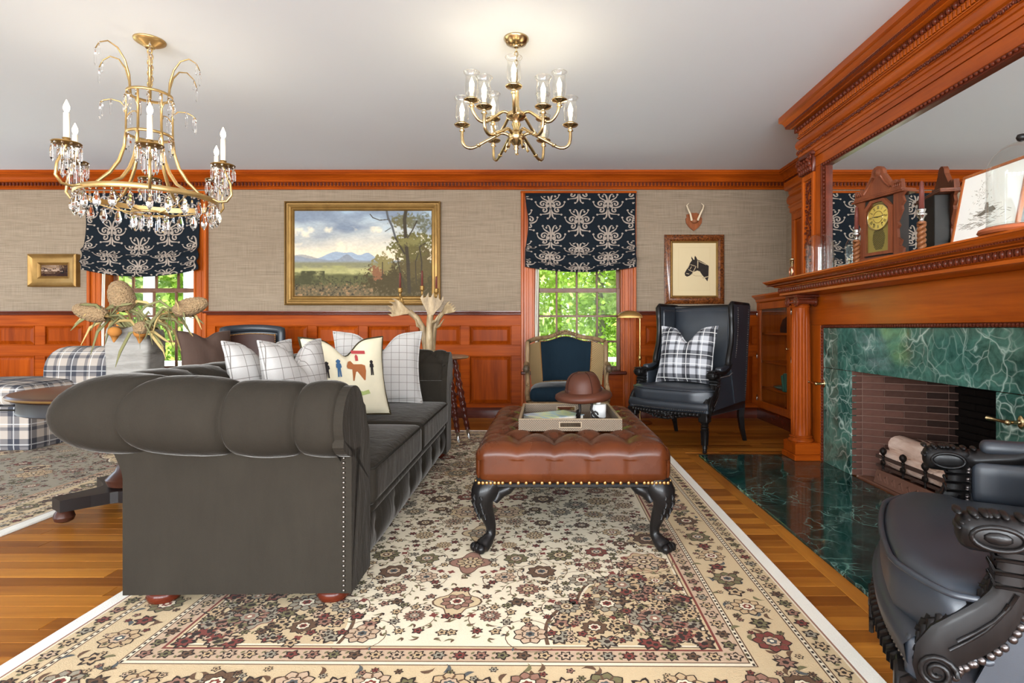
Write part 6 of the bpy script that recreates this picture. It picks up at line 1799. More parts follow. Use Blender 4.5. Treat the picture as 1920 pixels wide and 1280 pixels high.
for i, (px, py) in enumerate(((752, 545), (793, 541), (819.5, 546))):
    cx = PX(px, SY) - (SX - .02); cz = PZ(py, SY) - .6835
    m = MB(); m.lathe([(.008, -.055), (.010, -.02), (.014, -.016), (.018, -.012), (.019, .0), (.016, .004), (.019, .012), (.019, .02), (.012, .021)], (cx, -.03, cz), 14)
    m.tube([(cx, -.03, cz - .03), (cx * .9, -.02, cz - .11)], [.008, .012], 8); cu = m.build('candle_cup', M_GILT, r, smooth=True, world=False)
    ht = .125 if i < 2 else .10
    tag(MB().lathe([(.0095, 0), (.0085, ht * .8), (.006, ht * .97), (0, ht)], n=10).build('taper_candle', M_CANDR, smooth=True, loc=None), ('brown taper candle in the left cup of the antler candelabrum', 'brown taper candle in the middle cup of the antler candelabrum', 'brown taper candle in the right cup of the antler candelabrum')[i], 'candle')
    bpy.data.objects['taper_candle' if i == 0 else 'taper_candle.%03d' % i].location = (SX - .02 + cx, SY - .03, .6835 + cz + .0205)

# ================================================================== BRASS READING LAMP
LY = 5.42; LX = PX(1200, LY)
r = root('floor_lamp', 'slim brass pharmacy floor lamp between window and wing chair', 'lamp', (LX, LY, 0))
MB().lathe([(0, 0), (.11, 0), (.115, .008), (.10, .016), (.02, .022), (.012, .03), (0, .03)], n=28).build('base', M_ABRASS, r, smooth=40, world=False)
MB().cyl((0, 0, .02), (0, 0, .50), .010, .010, 10).cyl((0, 0, .50), (0, 0, 1.0), .0065, .0065, 10).lathe([(.010, .60), (.014, .61), (.014, .64), (.007, .65)], n=10).build('pole', M_ABRASS, r, smooth=40, world=False)
MB().tube([(0, 0, .99), (-.02, 0, 1.02), (-.06, 0, 1.035)], .006, 8).build('arm', M_ABRASS, r, smooth=True, world=False)
P = []; N = 16; n = 24                   # half barrel shade
for i in range(N + 1):
    a = PI * i / N
    for j in range(n + 1):
        t = -1 + 2 * j / n; k = math.sqrt(max(0.0, 1 - .88 * t * t)); P.append((-.10 + t * .115, -.055 * math.cos(a), 1.005 + .068 * math.sin(a) * k))
m = MB(); m.grid(P, N + 1, n + 1); m.build('shade', plain('brushed_brass', C(178, 140, 84), .35, .9), r, smooth=True, world=False)

# ================================================================== BIRCH PLANTER WITH BANKSIA
VX, VY = -2.055, 2.86
r = root('birch_planter', 'square white birch bark planter on the round table', 'planter', (VX, VY, .6055), math.radians(8))
mm = NT('white_birch'); v = mm.map(mm.co(), (5, 5, 26)); mm.set(color=mm.ramp(mm.noise(v, 1.0, 5, .65, .6), [(.28, C(58, 49, 43)), (.42, C(116, 111, 104)), (.7, C(142, 138, 131))]), rough=.85); mm.bump(mm.noise(v, 2, 4), .4, .006)
m = MB(); m.rbox((0, 0, .15), (.098, .09, .15), .02, 12, lambda p: [p[0] * (1 + .03 * math.sin(p[2] * 30)), p[1], p[2] + (.008 * math.sin(p[0] * 60) if p[2] > .1 else 0)]); m.build('bark_body', mm.mat, r, smooth=True, world=False)
MB().box(-.075, .075, -.068, .068, .285, .302).build('moss', plain('dark_moss', C(60, 50, 34), .95), r, world=False)
M_STEM = plain('dried_stem', C(132, 108, 66), .8); M_LEAF = plain('dry_olive_leaf', C(108, 104, 70), .8); M_LEAF2 = plain('dry_tan_leaf', C(170, 146, 96), .8)
mm = NT('banksia_bristle'); mm.set(color=mm.mix(mm.noise(mm.map(mm.co(), (30, 30, 90)), 1.5, 4), C(104, 78, 50), C(170, 142, 104)), rough=.95); mm.bump(mm.noise(mm.co(), 120, 2), 1.0, .02); M_BANK = mm.mat
def banksia(label, px0, py0, px1, py1, rad, Y, foot):
    """flower cone from (px0,py0) to tip (px1,py1) in the photograph's frame at depth Y"""
    a = Vector((PX(px0, Y), Y, PZ(py0, Y))); b = Vector((PX(px1, Y), Y, PZ(py1, Y)))
    r = root('banksia_stem', label, 'flower', (VX + foot[0], VY + foot[1], .892), 0, 'dried banksia in the birch planter'); o = r.location
    L = (b - a).length; d = (b - a).normalized(); s1 = d.cross(Vector((0, 1, .1))).normalized(); s2 = d.cross(s1); P = []; N = 24; n = 20
    for i in range(N + 1):
        t = i / N; rr = rad * (math.sin(PI * min(1, max(0, t * .98 + .02))) ** .38) * (1.08 - .18 * t); 
        for k in range(n):
            q = 2 * PI * k / n; w_ = 1 + .035 * math.sin(k * 5 + i * 2.4) + .03 * random.uniform(-1, 1)
            P.append(a + d * L * t + (s1 * math.cos(q) + s2 * math.sin(q)) * rr * w_ - o)
    m = MB(); m.grid(P, N + 1, n, False, True); m.build('flower_cone', M_BANK, r, smooth=True, world=False)
    f = Vector((0, 0, 0)); mid = (a - o) * .55 + Vector((0, 0, .03))
    MB().tube([f - Vector((0, 0, .0)), mid, a - o, a - o + d * .02], [.007, .006, .006, .008], 7).build('stem', M_STEM, r, smooth=True, world=False)
    lm = MB()
    for k in range(11):
        t = random.uniform(.5, 1.0); p = mid.lerp(a - o, t); dr = Vector((random.uniform(-1, 1), random.uniform(-.8, .8), random.uniform(-.4, .9))).normalized() * random.uniform(.10, .17); dz = Vector((0, 0, -random.uniform(.02, .14)))
        pts = [p, p + dr * .4 + Vector((0, 0, .02)), p + dr * .8 + dz * .4, p + dr + dz]
        lf_ = MB(); lf_.tube(pts, [.003, .0075, .0065, .0012], 6, flat=.25); lf_.build('strap_leaf', M_LEAF if k % 3 else M_LEAF2, r, smooth=True, world=False)
banksia('tall upright dried banksia cone in the birch planter', 237, 583, 218, 526, .056, 2.80, (-.02, 0))
banksia('dried banksia cone leaning far left out of the birch planter', 200, 593, 138, 577, .044, 2.74, (-.05, -.02))
banksia('dried banksia cone leaning far right out of the birch planter', 327, 584, 389, 565, .044, 2.78, (.05, 0))
banksia('small squat dried banksia cone at the rim of the birch planter', 266, 626, 264, 602, .034, 2.72, (0, -.045))
m = MB(); rr = random.Random(8)
r = root('dried_leaves', 'drooping dried strap leaves and brown husks over the planter rim', 'leaves', (VX, VY, .895))
for k in range(26):
    a = rr.uniform(0, 2 * PI); L = rr.uniform(.13, .26); p0 = Vector((.05 * math.cos(a), .04 * math.sin(a), .0)); dr = Vector((math.cos(a), math.sin(a) * .7, 0)); dz = rr.uniform(-.12, .16)
    pts = [p0, p0 + dr * L * .4 + Vector((0, 0, .06)), p0 + dr * L * .8 + Vector((0, 0, .04 + dz * .5)), p0 + dr * L + Vector((0, 0, dz - .02))]
    MB().tube(pts, [.003, .008, .007, .0015], 6, flat=.25).build('strap_leaf', M_LEAF if k % 2 else M_LEAF2, r, smooth=True, world=False)
for (px, py) in ((263, 624), (215, 622)):
    p = Vector((PX(px, 2.73), 2.73, PZ(py, 2.73))) - r.location
    mb = MB(); mb.ball(p, .030, 12, (1, .9, .85)); mb.tube([p - Vector((0, 0, .02)), p - Vector((.004, 0, .05))], [.018, .003], 8); mb.build('husk', plain('rust_husk', C(150, 98, 46), .8), r, smooth=True, world=False)

# ================================================================== MANTEL ORNAMENTS
SHZ = 1.2385
def onX(px, X): return X * F / (px - 1022)
# brass chamberstick
X_ = 1.70; Y_ = onX(1485, X_); r = root('chamberstick', 'little brass chamberstick with ring handle at the far end of the mantel', 'candlestick', (X_, Y_, SHZ))
MB().lathe([(0, 0), (.045, 0), (.05, .006), (.045, .01), (.012, .016), (.008, .03), (.008, .10), (.013, .11), (.013, .135), (.018, .14), (.013, .143), (0, .143)], n=18).build('stem', M_BRASS, r, smooth=True, world=False)
MB().tube([(-.02, -.035 - .028 * math.cos(a), .05 + .032 * math.sin(a)) for a in np.linspace(0, 2 * PI, 19)[:-1]], .005, 6, closed=True).build('ring_handle', plain('copper_pink', C(190, 120, 92), .3, .9), r, smooth=True, world=False)
# cloches
def cloche(label, X, Y, rad, H, base=None):
    r = root('glass_cloche', label, 'cloche', (X, Y, SHZ)); z0 = 0
    if base: MB().lathe([(0, 0), (rad + .02, 0), (rad + .028, .008), (rad + .024, .018), (rad + .008, .024), (0, .024)], n=36).build('wood_base', base, r, smooth=40, world=False); z0 = .0245
    else: MB().lathe([(0, 0), (rad - .012, 0), (rad - .01, .004), (0, .004)], n=30).build('glass_foot', M_GLASS, r, smooth=True, world=False)
    pr = [(rad, z0), (rad, z0 + H - rad)] + [(rad * math.cos(a), z0 + H - rad + rad * math.sin(a)) for a in np.linspace(.12, PI / 2, 10)]
    MB().lathe(pr, n=40, cap=False).build('glass_bell', M_GLASS, r, smooth=True, world=False)
    MB().tube([(rad * math.cos(a), rad * math.sin(a), z0 + .004) for a in np.linspace(0, 2 * PI, 41)[:-1]], .0035, 6, closed=True).build('glass_rim', M_GLASS, r, smooth=True, world=False)
    return r
cloche('small clear glass cloche between chamberstick and clock on the mantel', 1.765, 3.655, .083, .272)
c2 = cloche('tall clear glass cloche on wooden base at the right of the mantel', 1.69, onX(1915, 1.69), .10, .30, plain('red_cedar', C(158, 84, 50), .45))
MB().lathe([(.004, .325), (.012, .33), (.016, .34), (.012, .35), (0, .353)], n=14).build('knob', M_BLACKW, c2, smooth=True, world=False)
# barley twist candlesticks
def candlestick(label, X, px):
    Y = onX(px, X); r = root('twist_candlestick', label, 'candlestick', (X, Y, SHZ))
    MB().lathe([(0, 0), (.045, 0), (.046, .008), (.034, .014), (.018, .018), (0, .018)], n=20).build('base', WD, r, smooth=40, world=False)
    m = MB()
    for ph in (0, PI):
        m.tube([(.010 * math.cos(t * 16 + ph), .010 * math.sin(t * 16 + ph), .015 + .115 * t) for t in np.linspace(0, 1, 40)], [.0095] * 40, 8)
    m.lathe([(.016, .128), (.02, .134), (.014, .14)], n=14); m.build('twisted_stem', wood('walnut_twist', C(140, 88, 52), C(84, 46, 26), 2), r, smooth=True, world=False)
    MB().lathe([(.010, .138), (.008, .15), (.018, .165), (.022, .172), (.012, .178), (.016, .186), (.018, .194), (.012, .196), (0, .196)], n=16).build('pewter_cup', M_SILVER, r, smooth=True, world=False)
    tc = MB().lathe([(.0115, 0), (.010, .08), (.0065, .118), (0, .125)], n=12).build('taper_candle', M_CANDR, smooth=True); tc.location = (X, Y, SHZ + .1965); tag(tc, label.replace('barley twist candlestick', 'brown taper candle in the candlestick'), 'candle'); return r
candlestick('barley twist candlestick left of the mantel clock', 1.68, 1606); candlestick('barley twist candlestick right of the mantel clock', 1.68, 1728)
CKX = 1.755; CKY = onX(1657, CKX)
tag(MB().box(1.64, 1.73, onX(1728, 1.68) + .06, onX(1728, 1.68) + .17, SHZ, SHZ + .012, .003).build('tin_box', plain('grey_tin', C(88, 84, 84), .4, .6), loc=(1.685, 2.66, SHZ)), 'flat grey tin lying between the clock and right candlestick', 'tin')
def clock():
    r = root('mantel_clock', 'carved walnut mantel clock with gold dial and latticed glass door', 'clock', (CKX, CKY, SHZ), math.radians(14))
    # local: face towards -x, width along y (positive y = far), z up
    def B(m, nm, mat, par=None, sm=False): return m.build(nm, mat, par or r, smooth=sm, world=False)
    W = .105
    B(MB().box(-.05, .055, -W - .045, W + .045, 0, .018, .004).box(-.044, .05, -W - .032, W + .032, .018, .034, .003), 'plinth', WCLOCK)
    B(MB().box(-.026, .052, -W, W, .034, .335, .003), 'case', plain('black_case', C(40, 34, 30), .6))
    # fretted side wings
    fret = [(0, .034), (.055, .034), (.058, .06), (.036, .075), (.046, .10), (.026, .115), (.022, .16), (.034, .175), (.022, .195), (.034, .22), (.05, .25), (.046, .27), (.062, .29), (.05, .32), (.066, .335), (0, .335)]
    for s in (-1, 1):
        B(MB().prism([(s * (W - .012 + a), z) for a, z in fret], -.034, -.018, 'yz'), 'fretted_wing', WCLOCK)
    # cornice bar, gable and finials
    B(MB().box(-.052, .05, -W - .06, W + .06, .335, .345, .003).box(-.046, .045, -W - .048, W + .048, .345, .357, .003), 'cornice', WCLOCK)
    gab = [(-.15, .357), (-.145, .40), (-.12, .385), (-.11, .405), (-.085, .395), (-.06, .43), (-.04, .455), (-.034, .48), (-.02, .495), (0, .50), (.02, .495), (.034, .48), (.04, .455), (.06, .43), (.085, .395), (.11, .405), (.12, .385), (.145, .40), (.15, .357)]
    g = B(MB().prism(gab, -.042, -.018, 'yz'), 'carved_gable', WCLOCK)
    m = MB(); m.lathe([(.0, -.008), (.014, -.006), (.022, 0)], (-.042, 0, .468), 14, 'x')
    for s in (-1, 1):
        m.tube([(-.044, s * .022, .445), (-.044, s * .05, .405), (-.044, s * .085, .372)], .006, 6)
        for k in range(4): m.tube([(-.044, s * (.10 + .012 * k), .365), (-.044, s * (.108 + .012 * k), .385)], .004, 5)
    B(m, 'gable_carving', WCLOCK, g, True)
    # octagonal-topped door
    def octo(w_, z0, z1, c): return [(-w_, z0), (w_, z0), (w_, z1 - c), (w_ - c, z1), (-w_ + c, z1), (-w_, z1 - c)]
    o1, o2 = octo(.088, .042, .328, .045), octo(.072, .058, .314, .04); m = MB()
    V = []
    for X in (-.046, -.026):
        V += [(X, a, z) for a, z in o1] + [(X, a, z) for a, z in o2]
    fs = []
    for k in range(6):
        q = (k + 1) % 6; fs += [(k, q, 6 + q, 6 + k), (k, 12 + k, 12 + q, q), (6 + k, 6 + q, 18 + q, 18 + k)]
    m.add(V, fs); dr = B(m, 'door_frame', WCLOCK)
    B(MB().prism(octo(.0725, .057, .315, .04), -.030, -.0265, 'yz'), 'gilt_backing', plain('gilt_paper', C(140, 120, 58), .5, .4), dr)
    dial = B(MB().lathe([(0, -.0045), (.060, -.0045), (.066, -.003), (.067, 0)], (-.031, 0, .238), 36, 'x'), 'dial', plain('gold_dial', C(214, 184, 96), .4, .5), dr, 40)
    m = MB(); m.tube([(-.0365, .030 * math.cos(a), .238 + .030 * math.sin(a)) for a in np.linspace(0, 2 * PI, 31)[:-1]], .0016, 5, closed=True)
    m.tube([(-.0365, .067 * math.cos(a), .238 + .067 * math.sin(a)) for a in np.linspace(0, 2 * PI, 41)[:-1]], .003, 6, closed=True); B(m, 'dial_rings', M_BRASS, dial, True)
    m = MB()
    num = ['XII', 'I', 'II', 'III', 'IIII', 'V', 'VI', 'VII', 'VIII', 'IX', 'X', 'XI']
    for k, t in enumerate(num):
        a = PI / 2 + k * PI / 6           # +y is on the viewer's left
        dv = Vector((0, math.cos(a), math.sin(a))); sv = Vector((0, -math.sin(a), math.cos(a))); c = Vector((-.0358, 0, .238)) + dv * .049
        wd = {'I': .0035, 'V': .0065, 'X': .0065}; tot = sum(wd[ch] for ch in t); x = -tot / 2
        for ch in t:
            xc = x + wd[ch] / 2; x += wd[ch]
            def P(u, v): return c - sv * (-(xc + u)) * 1.0 + dv * v
            if ch == 'I': m.tube([P(0, -.0085), P(0, .0085)], .0009, 4)
            elif ch == 'V': m.tube([P(-.0025, .0085), P(0, -.0085), P(.0025, .0085)], .0009, 4)
            else: m.tube([P(-.0025, .0085), P(.0025, -.0085)], .0009, 4); m.tube([P(.0025, .0085), P(-.0025, -.0085)], .0009, 4)
    B(m, 'roman_numerals', plain('dial_ink', C(48, 36, 22), .6), dial)
    for (a, L, wd) in ((PI / 2 - 2 * PI * .235 * -1, .045, .0022), (PI / 2 + 2 * PI * .77 * 1, .034, .003)):
        m = MB(); m.tube([(-.038, 0, .238), (-.038, L * math.cos(a), .238 + L * math.sin(a))], [wd, wd * .5], 6); B(m, 'hand', plain('clock_hand', C(30, 24, 18), .4), dial)
    for s in (-1, 1): B(MB().lathe([(0, -.002), (.0045, -.001), (.0045, 0)], (-.036, s * .026, .205), 10, 'x'), 'winding_hole', plain('winding_hole', C(70, 52, 26), .5), dial)
    # diamond lattice panel on the lower glass
    m = MB()
    for k in range(-7, 8):
        for s in (-1, 1):
            a = Vector((-.0315, k * .011 - s * .06, .065)); b = Vector((-.0315, k * .011 + s * .06, .175)); pts = []
            for t in np.linspace(0, 1, 40):
                p = a.lerp(b, t)
                if abs(p.y) < .040 * math.sin(max(0, min(1, (p.z - .066) / .112)) * PI * .62 + .5) and p.z > .068: pts.append(p)
            if len(pts) > 2: m.tube([pts[0], pts[-1]], .0011, 4)
    B(m, 'gilt_lattice', plain('dark_lattice', C(52, 42, 20), .5), dr)
    B(MB().prism(octo(.072, .058, .314, .04), -.0425, -.0415, 'yz'), 'door_glass', M_PANE, dr)
clock()
# leaning picture
r = root('leaning_print', 'white mounted sketch of a rider leaning against the mantel mirror', 'picture', (1.79, 2.34, SHZ)); r.rotation_euler = (0, math.radians(11), 0)
hw = .175; HH = .335
m = MB()
for (a, b, c, d) in ((-hw, hw, 0, .012), (-hw, hw, HH - .012, HH), (-hw, -hw + .012, .012, HH - .012), (hw - .012, hw, .012, HH - .012)): m.box(-.008, .008, a, b, c, d, .002)
m.build('frame', wood('thin_frame', C(176, 100, 48), C(130, 66, 28), 2), r, world=False)
mt = MB().box(-.003, .004, -hw + .012, hw - .012, .012, HH - .012).build('mount', plain('white_mount', C(232, 230, 224), .8, var=.02), r, world=False)
m = MB(); rr = random.Random(2)
for k in range(190):
    g = rr.random()
    if g < .35: y, z, L = rr.gauss(.045, .025), .225 + rr.gauss(0, .03), .010
    elif g < .8: y, z, L = rr.gauss(0, .045), .135 + rr.gauss(0, .018), .022
    else: y, z, L = rr.gauss(.02, .06), .10 + rr.gauss(0, .008), .03
    a = rr.uniform(-.5, .5) if g > .35 else rr.uniform(0, 3); m.tube([(-.0034, y, z), (-.0034, y + L * math.cos(a), z + L * math.sin(a) * .8)], rr.uniform(.0005, .0012), 3)
stuff(m.build('pencil_sketch', plain('pencil_grey', C(158, 150, 138), .9), mt, world=False))
m = MB(); m.prism([(-.05, .145), (-.03, .165), (-.005, .16), (.02, .15), (.05, .135), (.03, .13), (0, .14), (-.03, .14)], -.0042, -.0034, 'yz').prism([(-.012, .158), (-.002, .185), (.012, .185), (.012, .156)], -.0042, -.0034, 'yz'); m.build('sketched_rider', plain('sketch_dark', C(112, 104, 94), .9), mt, world=False)
# ================================================================== CHANDELIERS
def point(name, loc, e, par=None):
    d = bpy.data.lights.new(name, 'POINT'); d.energy = e; d.color = (1.0, .86, .68); d.shadow_soft_size = .06
    o = bpy.data.objects.new(name, d); COL.objects.link(o); o.location = loc
    if par is not None: o.parent = par
    return o
def flame_bulb(): return MB().lathe([(.004, 0), (.010, .008), (.0135, .02), (.012, .034), (.006, .05), (.0015, .062), (0, .064)], n=12).mesh('bulb', M_BULB, True)
BULB = flame_bulb()
def crystal_chandelier():
    cx, cy = -2.167, 3.12; vd = Vector((cx, cy, 0)).normalized(); vs = Vector((-vd.y, vd.x, 0))   # view direction, lateral
    r = root('crystal_chandelier', 'gilt ring chandelier hung with crystal prisms at the left', 'chandelier', (cx, cy, 1.62))
    Z = lambda z: z - 1.62
    def B(m, nm, mat=M_GOLDP, par=None, sm=True): return m.build(nm, mat, par or r, smooth=sm, world=False)
    def ring(m, rad, z, tr, n=48, h=1.0):
        m.tube([(rad * math.cos(a), rad * math.sin(a), Z(z)) for a in np.linspace(0, 2 * PI, n + 1)[:-1]], tr, 8, closed=True)
    B(MB().lathe([(.02, Z(2.435)), (.03, Z(2.445)), (.062, Z(2.462)), (.076, Z(2.472)), (.078, Z(2.4795)), (0, Z(2.4795))], n=32), 'canopy')
    m = MB(); m.cyl((0, 0, Z(2.44)), (0, 0, Z(2.16)), .009, .009, 10)
    for k in range(7): m.tube([(.013 * math.cos(a), .006 if k % 2 else 0, Z(2.42 - .03 * k) + .018 * math.sin(a)) for a in np.linspace(0, 2 * PI, 13)[:-1]], .003, 5, closed=True)
    B(m, 'chain')
    def band(rad, z0, z1, t=.004):
        return MB().lathe([(rad, Z(z0)), (rad + t, Z(z0)), (rad + t, Z(z1)), (rad, Z(z1)), (rad, Z(z0))], n=56, cap=False)
    B(band(.104, 2.172, 2.186), 'top_ring'); B(band(.104, 1.95, 1.965), 'middle_ring')
    bigr = B(MB().lathe([(.318, Z(1.598)), (.326, Z(1.598)), (.33, Z(1.604)), (.33, Z(1.62)), (.326, Z(1.626)), (.318, Z(1.626)), (.318, Z(1.598))], n=72, cap=False), 'main_ring', sm=40)
    B(band(.082, 1.525, 1.538), 'basket_ring')
    for k in range(6):
        a = k * PI / 3 + PI / 6; d = vd * math.cos(a) + vs * math.sin(a)
        B(MB().tube([d * .104 + Vector((0, 0, Z(2.17))), d * .106 + Vector((0, 0, Z(1.96)))], .005, 6), 'upright')
        pts = [d * q[0] + Vector((0, 0, Z(q[1]))) for q in ((.106, 1.96), (.112, 1.88), (.135, 1.80), (.175, 1.73), (.235, 1.665), (.322, 1.62))]
        B(MB().tube(pts, [.006, .0075, .009, .009, .008, .006], 8), 'swept_rib')
        B(MB().tube([d * .322 + Vector((0, 0, Z(1.60))), d * .24 + Vector((0, 0, Z(1.56))), d * .15 + Vector((0, 0, Z(1.535))), d * .084 + Vector((0, 0, Z(1.53)))], .004, 6), 'basket_rib')
    # prisms
    def prism_mesh(L, wd, drop=False):
        m = MB()
        if drop: m.lathe([(0, 0), (wd * .5, -L * .12), (wd * .55, -L * .2), (wd, -L * .55), (wd * .9, -L * .72), (0, -L)], n=6, cap=False)
        else: m.lathe([(0, 0), (wd * .7, -.006), (wd, -.02), (wd, -L * .82), (0, -L)], n=4, cap=False)
        m.ball((0, 0, .008), .006, 6); return m.mesh('crystal_prism', M_CRYS)
    p_s, p_m, p_l, p_d = prism_mesh(.052, .006), prism_mesh(.075, .0065), prism_mesh(.10, .0075), prism_mesh(.095, .018, True)
    def hang(me, rad, z, n, off=0.0, c=Vector((0, 0, 0))):
        for k in range(n):
            a = 2 * PI * (k + off) / n; place('crystal_prism', me, r, (c.x + rad * math.cos(a), c.y + rad * math.sin(a), Z(z) - .012), (0, 0, a))
    hang(p_m, .106, 2.17, 12); hang(p_m, .106, 1.948, 12); hang(p_d, .324, 1.596, 26); hang(p_m, .083, 1.522, 14); hang(p_s, .324, 1.596, 26, .5)
    # fountain sprays
    for k in range(6):
        a = k * PI / 3; d = vd * math.cos(a) + vs * math.sin(a)
        pts = [d * q[0] + Vector((0, 0, Z(q[1]))) for q in ((.10, 2.18), (.105, 2.25), (.125, 2.32), (.16, 2.37), (.205, 2.385), (.245, 2.36), (.262, 2.32))]
        B(MB().tube(pts, [.006, .006, .005, .004, .0035, .003, .003], 6), 'fountain_spray')
        place('crystal_prism', p_m, r, pts[-1] - Vector((0, 0, .012))); place('crystal_prism', p_s, r, pts[-2] - Vector((0, 0, .012)))
        a += PI / 6; d = vd * math.cos(a) + vs * math.sin(a)
        pts = [d * q[0] + Vector((0, 0, Z(q[1]))) for q in ((.106, 2.09), (.13, 2.115), (.17, 2.12), (.205, 2.105), (.215, 2.09))]
        B(MB().tube(pts, .0035, 6), 'lower_spray')
        for q in (2, 3, 4): place('crystal_prism', p_m, r, pts[q] - Vector((0, 0, .012)))
    # candle arms
    for k in range(6):
        a = k * PI / 3; d = vd * math.cos(a) + vs * math.sin(a); RC = .385
        ZC_ = 1.80
        pts = [d * q[0] + Vector((0, 0, Z(q[1]))) for q in ((.33, 1.615), (.365, 1.60), (.405, 1.605), (.43, 1.64), (.425, 1.70), (.40, 1.76), (RC, ZC_ - .005))]
        arm = B(MB().tube(pts, [.006, .007, .007, .007, .0065, .006, .006], 8), 'candle_arm')
        c = d * RC
        B(MB().lathe([(0, Z(ZC_ - .004)), (.058, Z(ZC_)), (.062, Z(ZC_ + .004)), (.058, Z(ZC_ + .007)), (.02, Z(ZC_ + .006)), (.014, Z(ZC_ + .02)), (.018, Z(ZC_ + .028)), (.014, Z(ZC_ + .03)), (0, Z(ZC_ + .03))], (c.x, c.y, 0), 28), 'candle_cup', M_GILTD, arm)
        B(MB().cyl((c.x, c.y, Z(ZC_ + .03)), (c.x, c.y, Z(ZC_ + .15)), .0125, .0125, 14), 'candle_sleeve', M_CANDW, arm)
        place('bulb', BULB, arm, (c.x, c.y, Z(ZC_ + .152)))
        hang(p_m, .056, ZC_ - .002, 11, 0, c); hang(p_l, .03, ZC_ - .03, 5, .3, c)
        point('candle_light', (c.x, c.y, Z(ZC_ + .25)), .4, r)
crystal_chandelier()
def brass_chandelier():
    cx, cy = -.157, 3.10
    r = root('brass_chandelier', 'brass two tier chandelier with glass hurricane shades over the sitting area', 'chandelier', (cx, cy, 1.90)); Z = lambda z: z - 1.90
    def B(m, nm, mat=M_BRASS, par=None, sm=True): return m.build(nm, mat, par or r, smooth=sm, world=False)
    B(MB().lathe([(.012, Z(2.43)), (.03, Z(2.44)), (.055, Z(2.452)), (.06, Z(2.464)), (.068, Z(2.472)), (.068, Z(2.4795)), (0, Z(2.4795))], n=32, flute=None), 'canopy')
    m = MB()
    for k in range(5): m.tube([((.009 * math.cos(a), 0, Z(2.42 - .024 * k) + .016 * math.sin(a)) if k % 2 else (0, .009 * math.cos(a), Z(2.42 - .024 * k) + .016 * math.sin(a))) for a in np.linspace(0, 2 * PI, 13)[:-1]], .0028, 5, closed=True)
    B(m, 'chain')
    B(MB().lathe([(0, Z(1.845)), (.008, Z(1.855)), (.005, Z(1.868)), (.016, Z(1.88)), (.010, Z(1.89)), (.018, Z(1.90)), (.036, Z(1.918)), (.046, Z(1.94)), (.044, Z(1.955)), (.028, Z(1.97)), (.018, Z(1.99)), (.026, Z(2.01)), (.018, Z(2.03)), (.05, Z(2.045)), (.055, Z(2.06)), (.05, Z(2.072)), (.026, Z(2.085)), (.016, Z(2.11)), (.014, Z(2.20)), (.02, Z(2.21)), (.03, Z(2.225)), (.02, Z(2.235)), (.01, Z(2.245)), (.008, Z(2.31)), (0, Z(2.32))], n=32), 'baluster_stem')
    def arm(ang, RC, zc, z0, low):
        d = Vector((math.cos(ang), math.sin(ang), 0)); k = RC
        if low: q = [(.03, z0), (.055, z0 + .015), (.085, z0 + .018), (.125, z0 - .004), (.175, z0 - .03), (.22, z0 - .055), (.255, z0 - .062), (.285, z0 - .045), (RC, z0 - .005), (RC, zc - .01)]
        else: q = [(.03, z0), (.055, z0 + .012), (.08, z0 + .010), (.12, z0 - .02), (.165, z0 - .05), (.20, z0 - .052), (.23, z0 - .02), (RC, z0 + .02), (RC, zc - .01)]
        pts = [d * a + Vector((0, 0, Z(z))) for a, z in q]
        # smooth the path
        sm = []
        for i in range(len(pts) - 1):
            p0, p1, p2, p3 = pts[max(0, i - 1)], pts[i], pts[i + 1], pts[min(len(pts) - 1, i + 2)]
            for t in (0, .33, .66):
                sm.append(.5 * ((2 * p1) + (p2 - p0) * t + (2 * p0 - 5 * p1 + 4 * p2 - p3) * t * t + (3 * p1 - p0 - 3 * p2 + p3) * t ** 3))
        sm.append(pts[-1])
        a_ = B(MB().tube(sm, .0085, 8).lathe([(.012, -.006), (.013, 0), (.012, .006)], tuple(sm[len(sm) // 2]), 10), 'scroll_arm')
        c = d * RC
        B(MB().lathe([(.008, Z(zc - .03)), (.016, Z(zc - .024)), (.010, Z(zc - .012)), (.012, Z(zc - .004)), (.038, Z(zc + .004)), (.043, Z(zc + .01)), (.040, Z(zc + .012)), (.024, Z(zc + .010)), (.024, Z(zc + .022)), (.022, Z(zc + .023)), (0, Z(zc + .023))], (c.x, c.y, 0), 24), 'drip_pan', M_BRASS, a_)
        B(MB().cyl((c.x, c.y, Z(zc + .023)), (c.x, c.y, Z(zc + .066)), .0105, .0105, 12), 'candle_sleeve', M_CANDW, a_)
        place('bulb', BULB, a_, (c.x, c.y, Z(zc + .068)))
        pr = [(.024, zc + .024), (.031, zc + .034), (.0365, zc + .055), (.0365, zc + .085), (.033, zc + .11), (.031, zc + .125), (.034, zc + .14), (.042, zc + .155)]
        B(MB().lathe([(a, Z(z)) for a, z in pr], (c.x, c.y, 0), 28, cap=False), 'hurricane_shade', M_SHADEG, a_)
        B(MB().tube([(c.x + .042 * math.cos(t), c.y + .042 * math.sin(t), Z(zc + .155)) for t in np.linspace(0, 2 * PI, 29)[:-1]], .0014, 5, closed=True), 'shade_rim', M_SHADEG, a_)
        point('candle_light', (c.x, c.y, Z(zc + .18)), .11, r)
    for k in range(6): arm(k * PI / 3, .295, 2.0, 1.945, True)
    for k in range(5): arm(-PI / 2 + k * 2 * PI / 5, .245, 2.105, 2.06, False)
    for k in range(5):
        a = k * 2 * PI / 5 + .3; d = Vector((math.cos(a), math.sin(a), 0))
        B(MB().tube([d * .03 + Vector((0, 0, Z(1.93))), d * .055 + Vector((0, 0, Z(1.91))), d * .06 + Vector((0, 0, Z(1.88))), d * .07 + Vector((0, 0, Z(1.87)))], [.007, .006, .006, .010], 8), 'drop_scroll')
brass_chandelier()

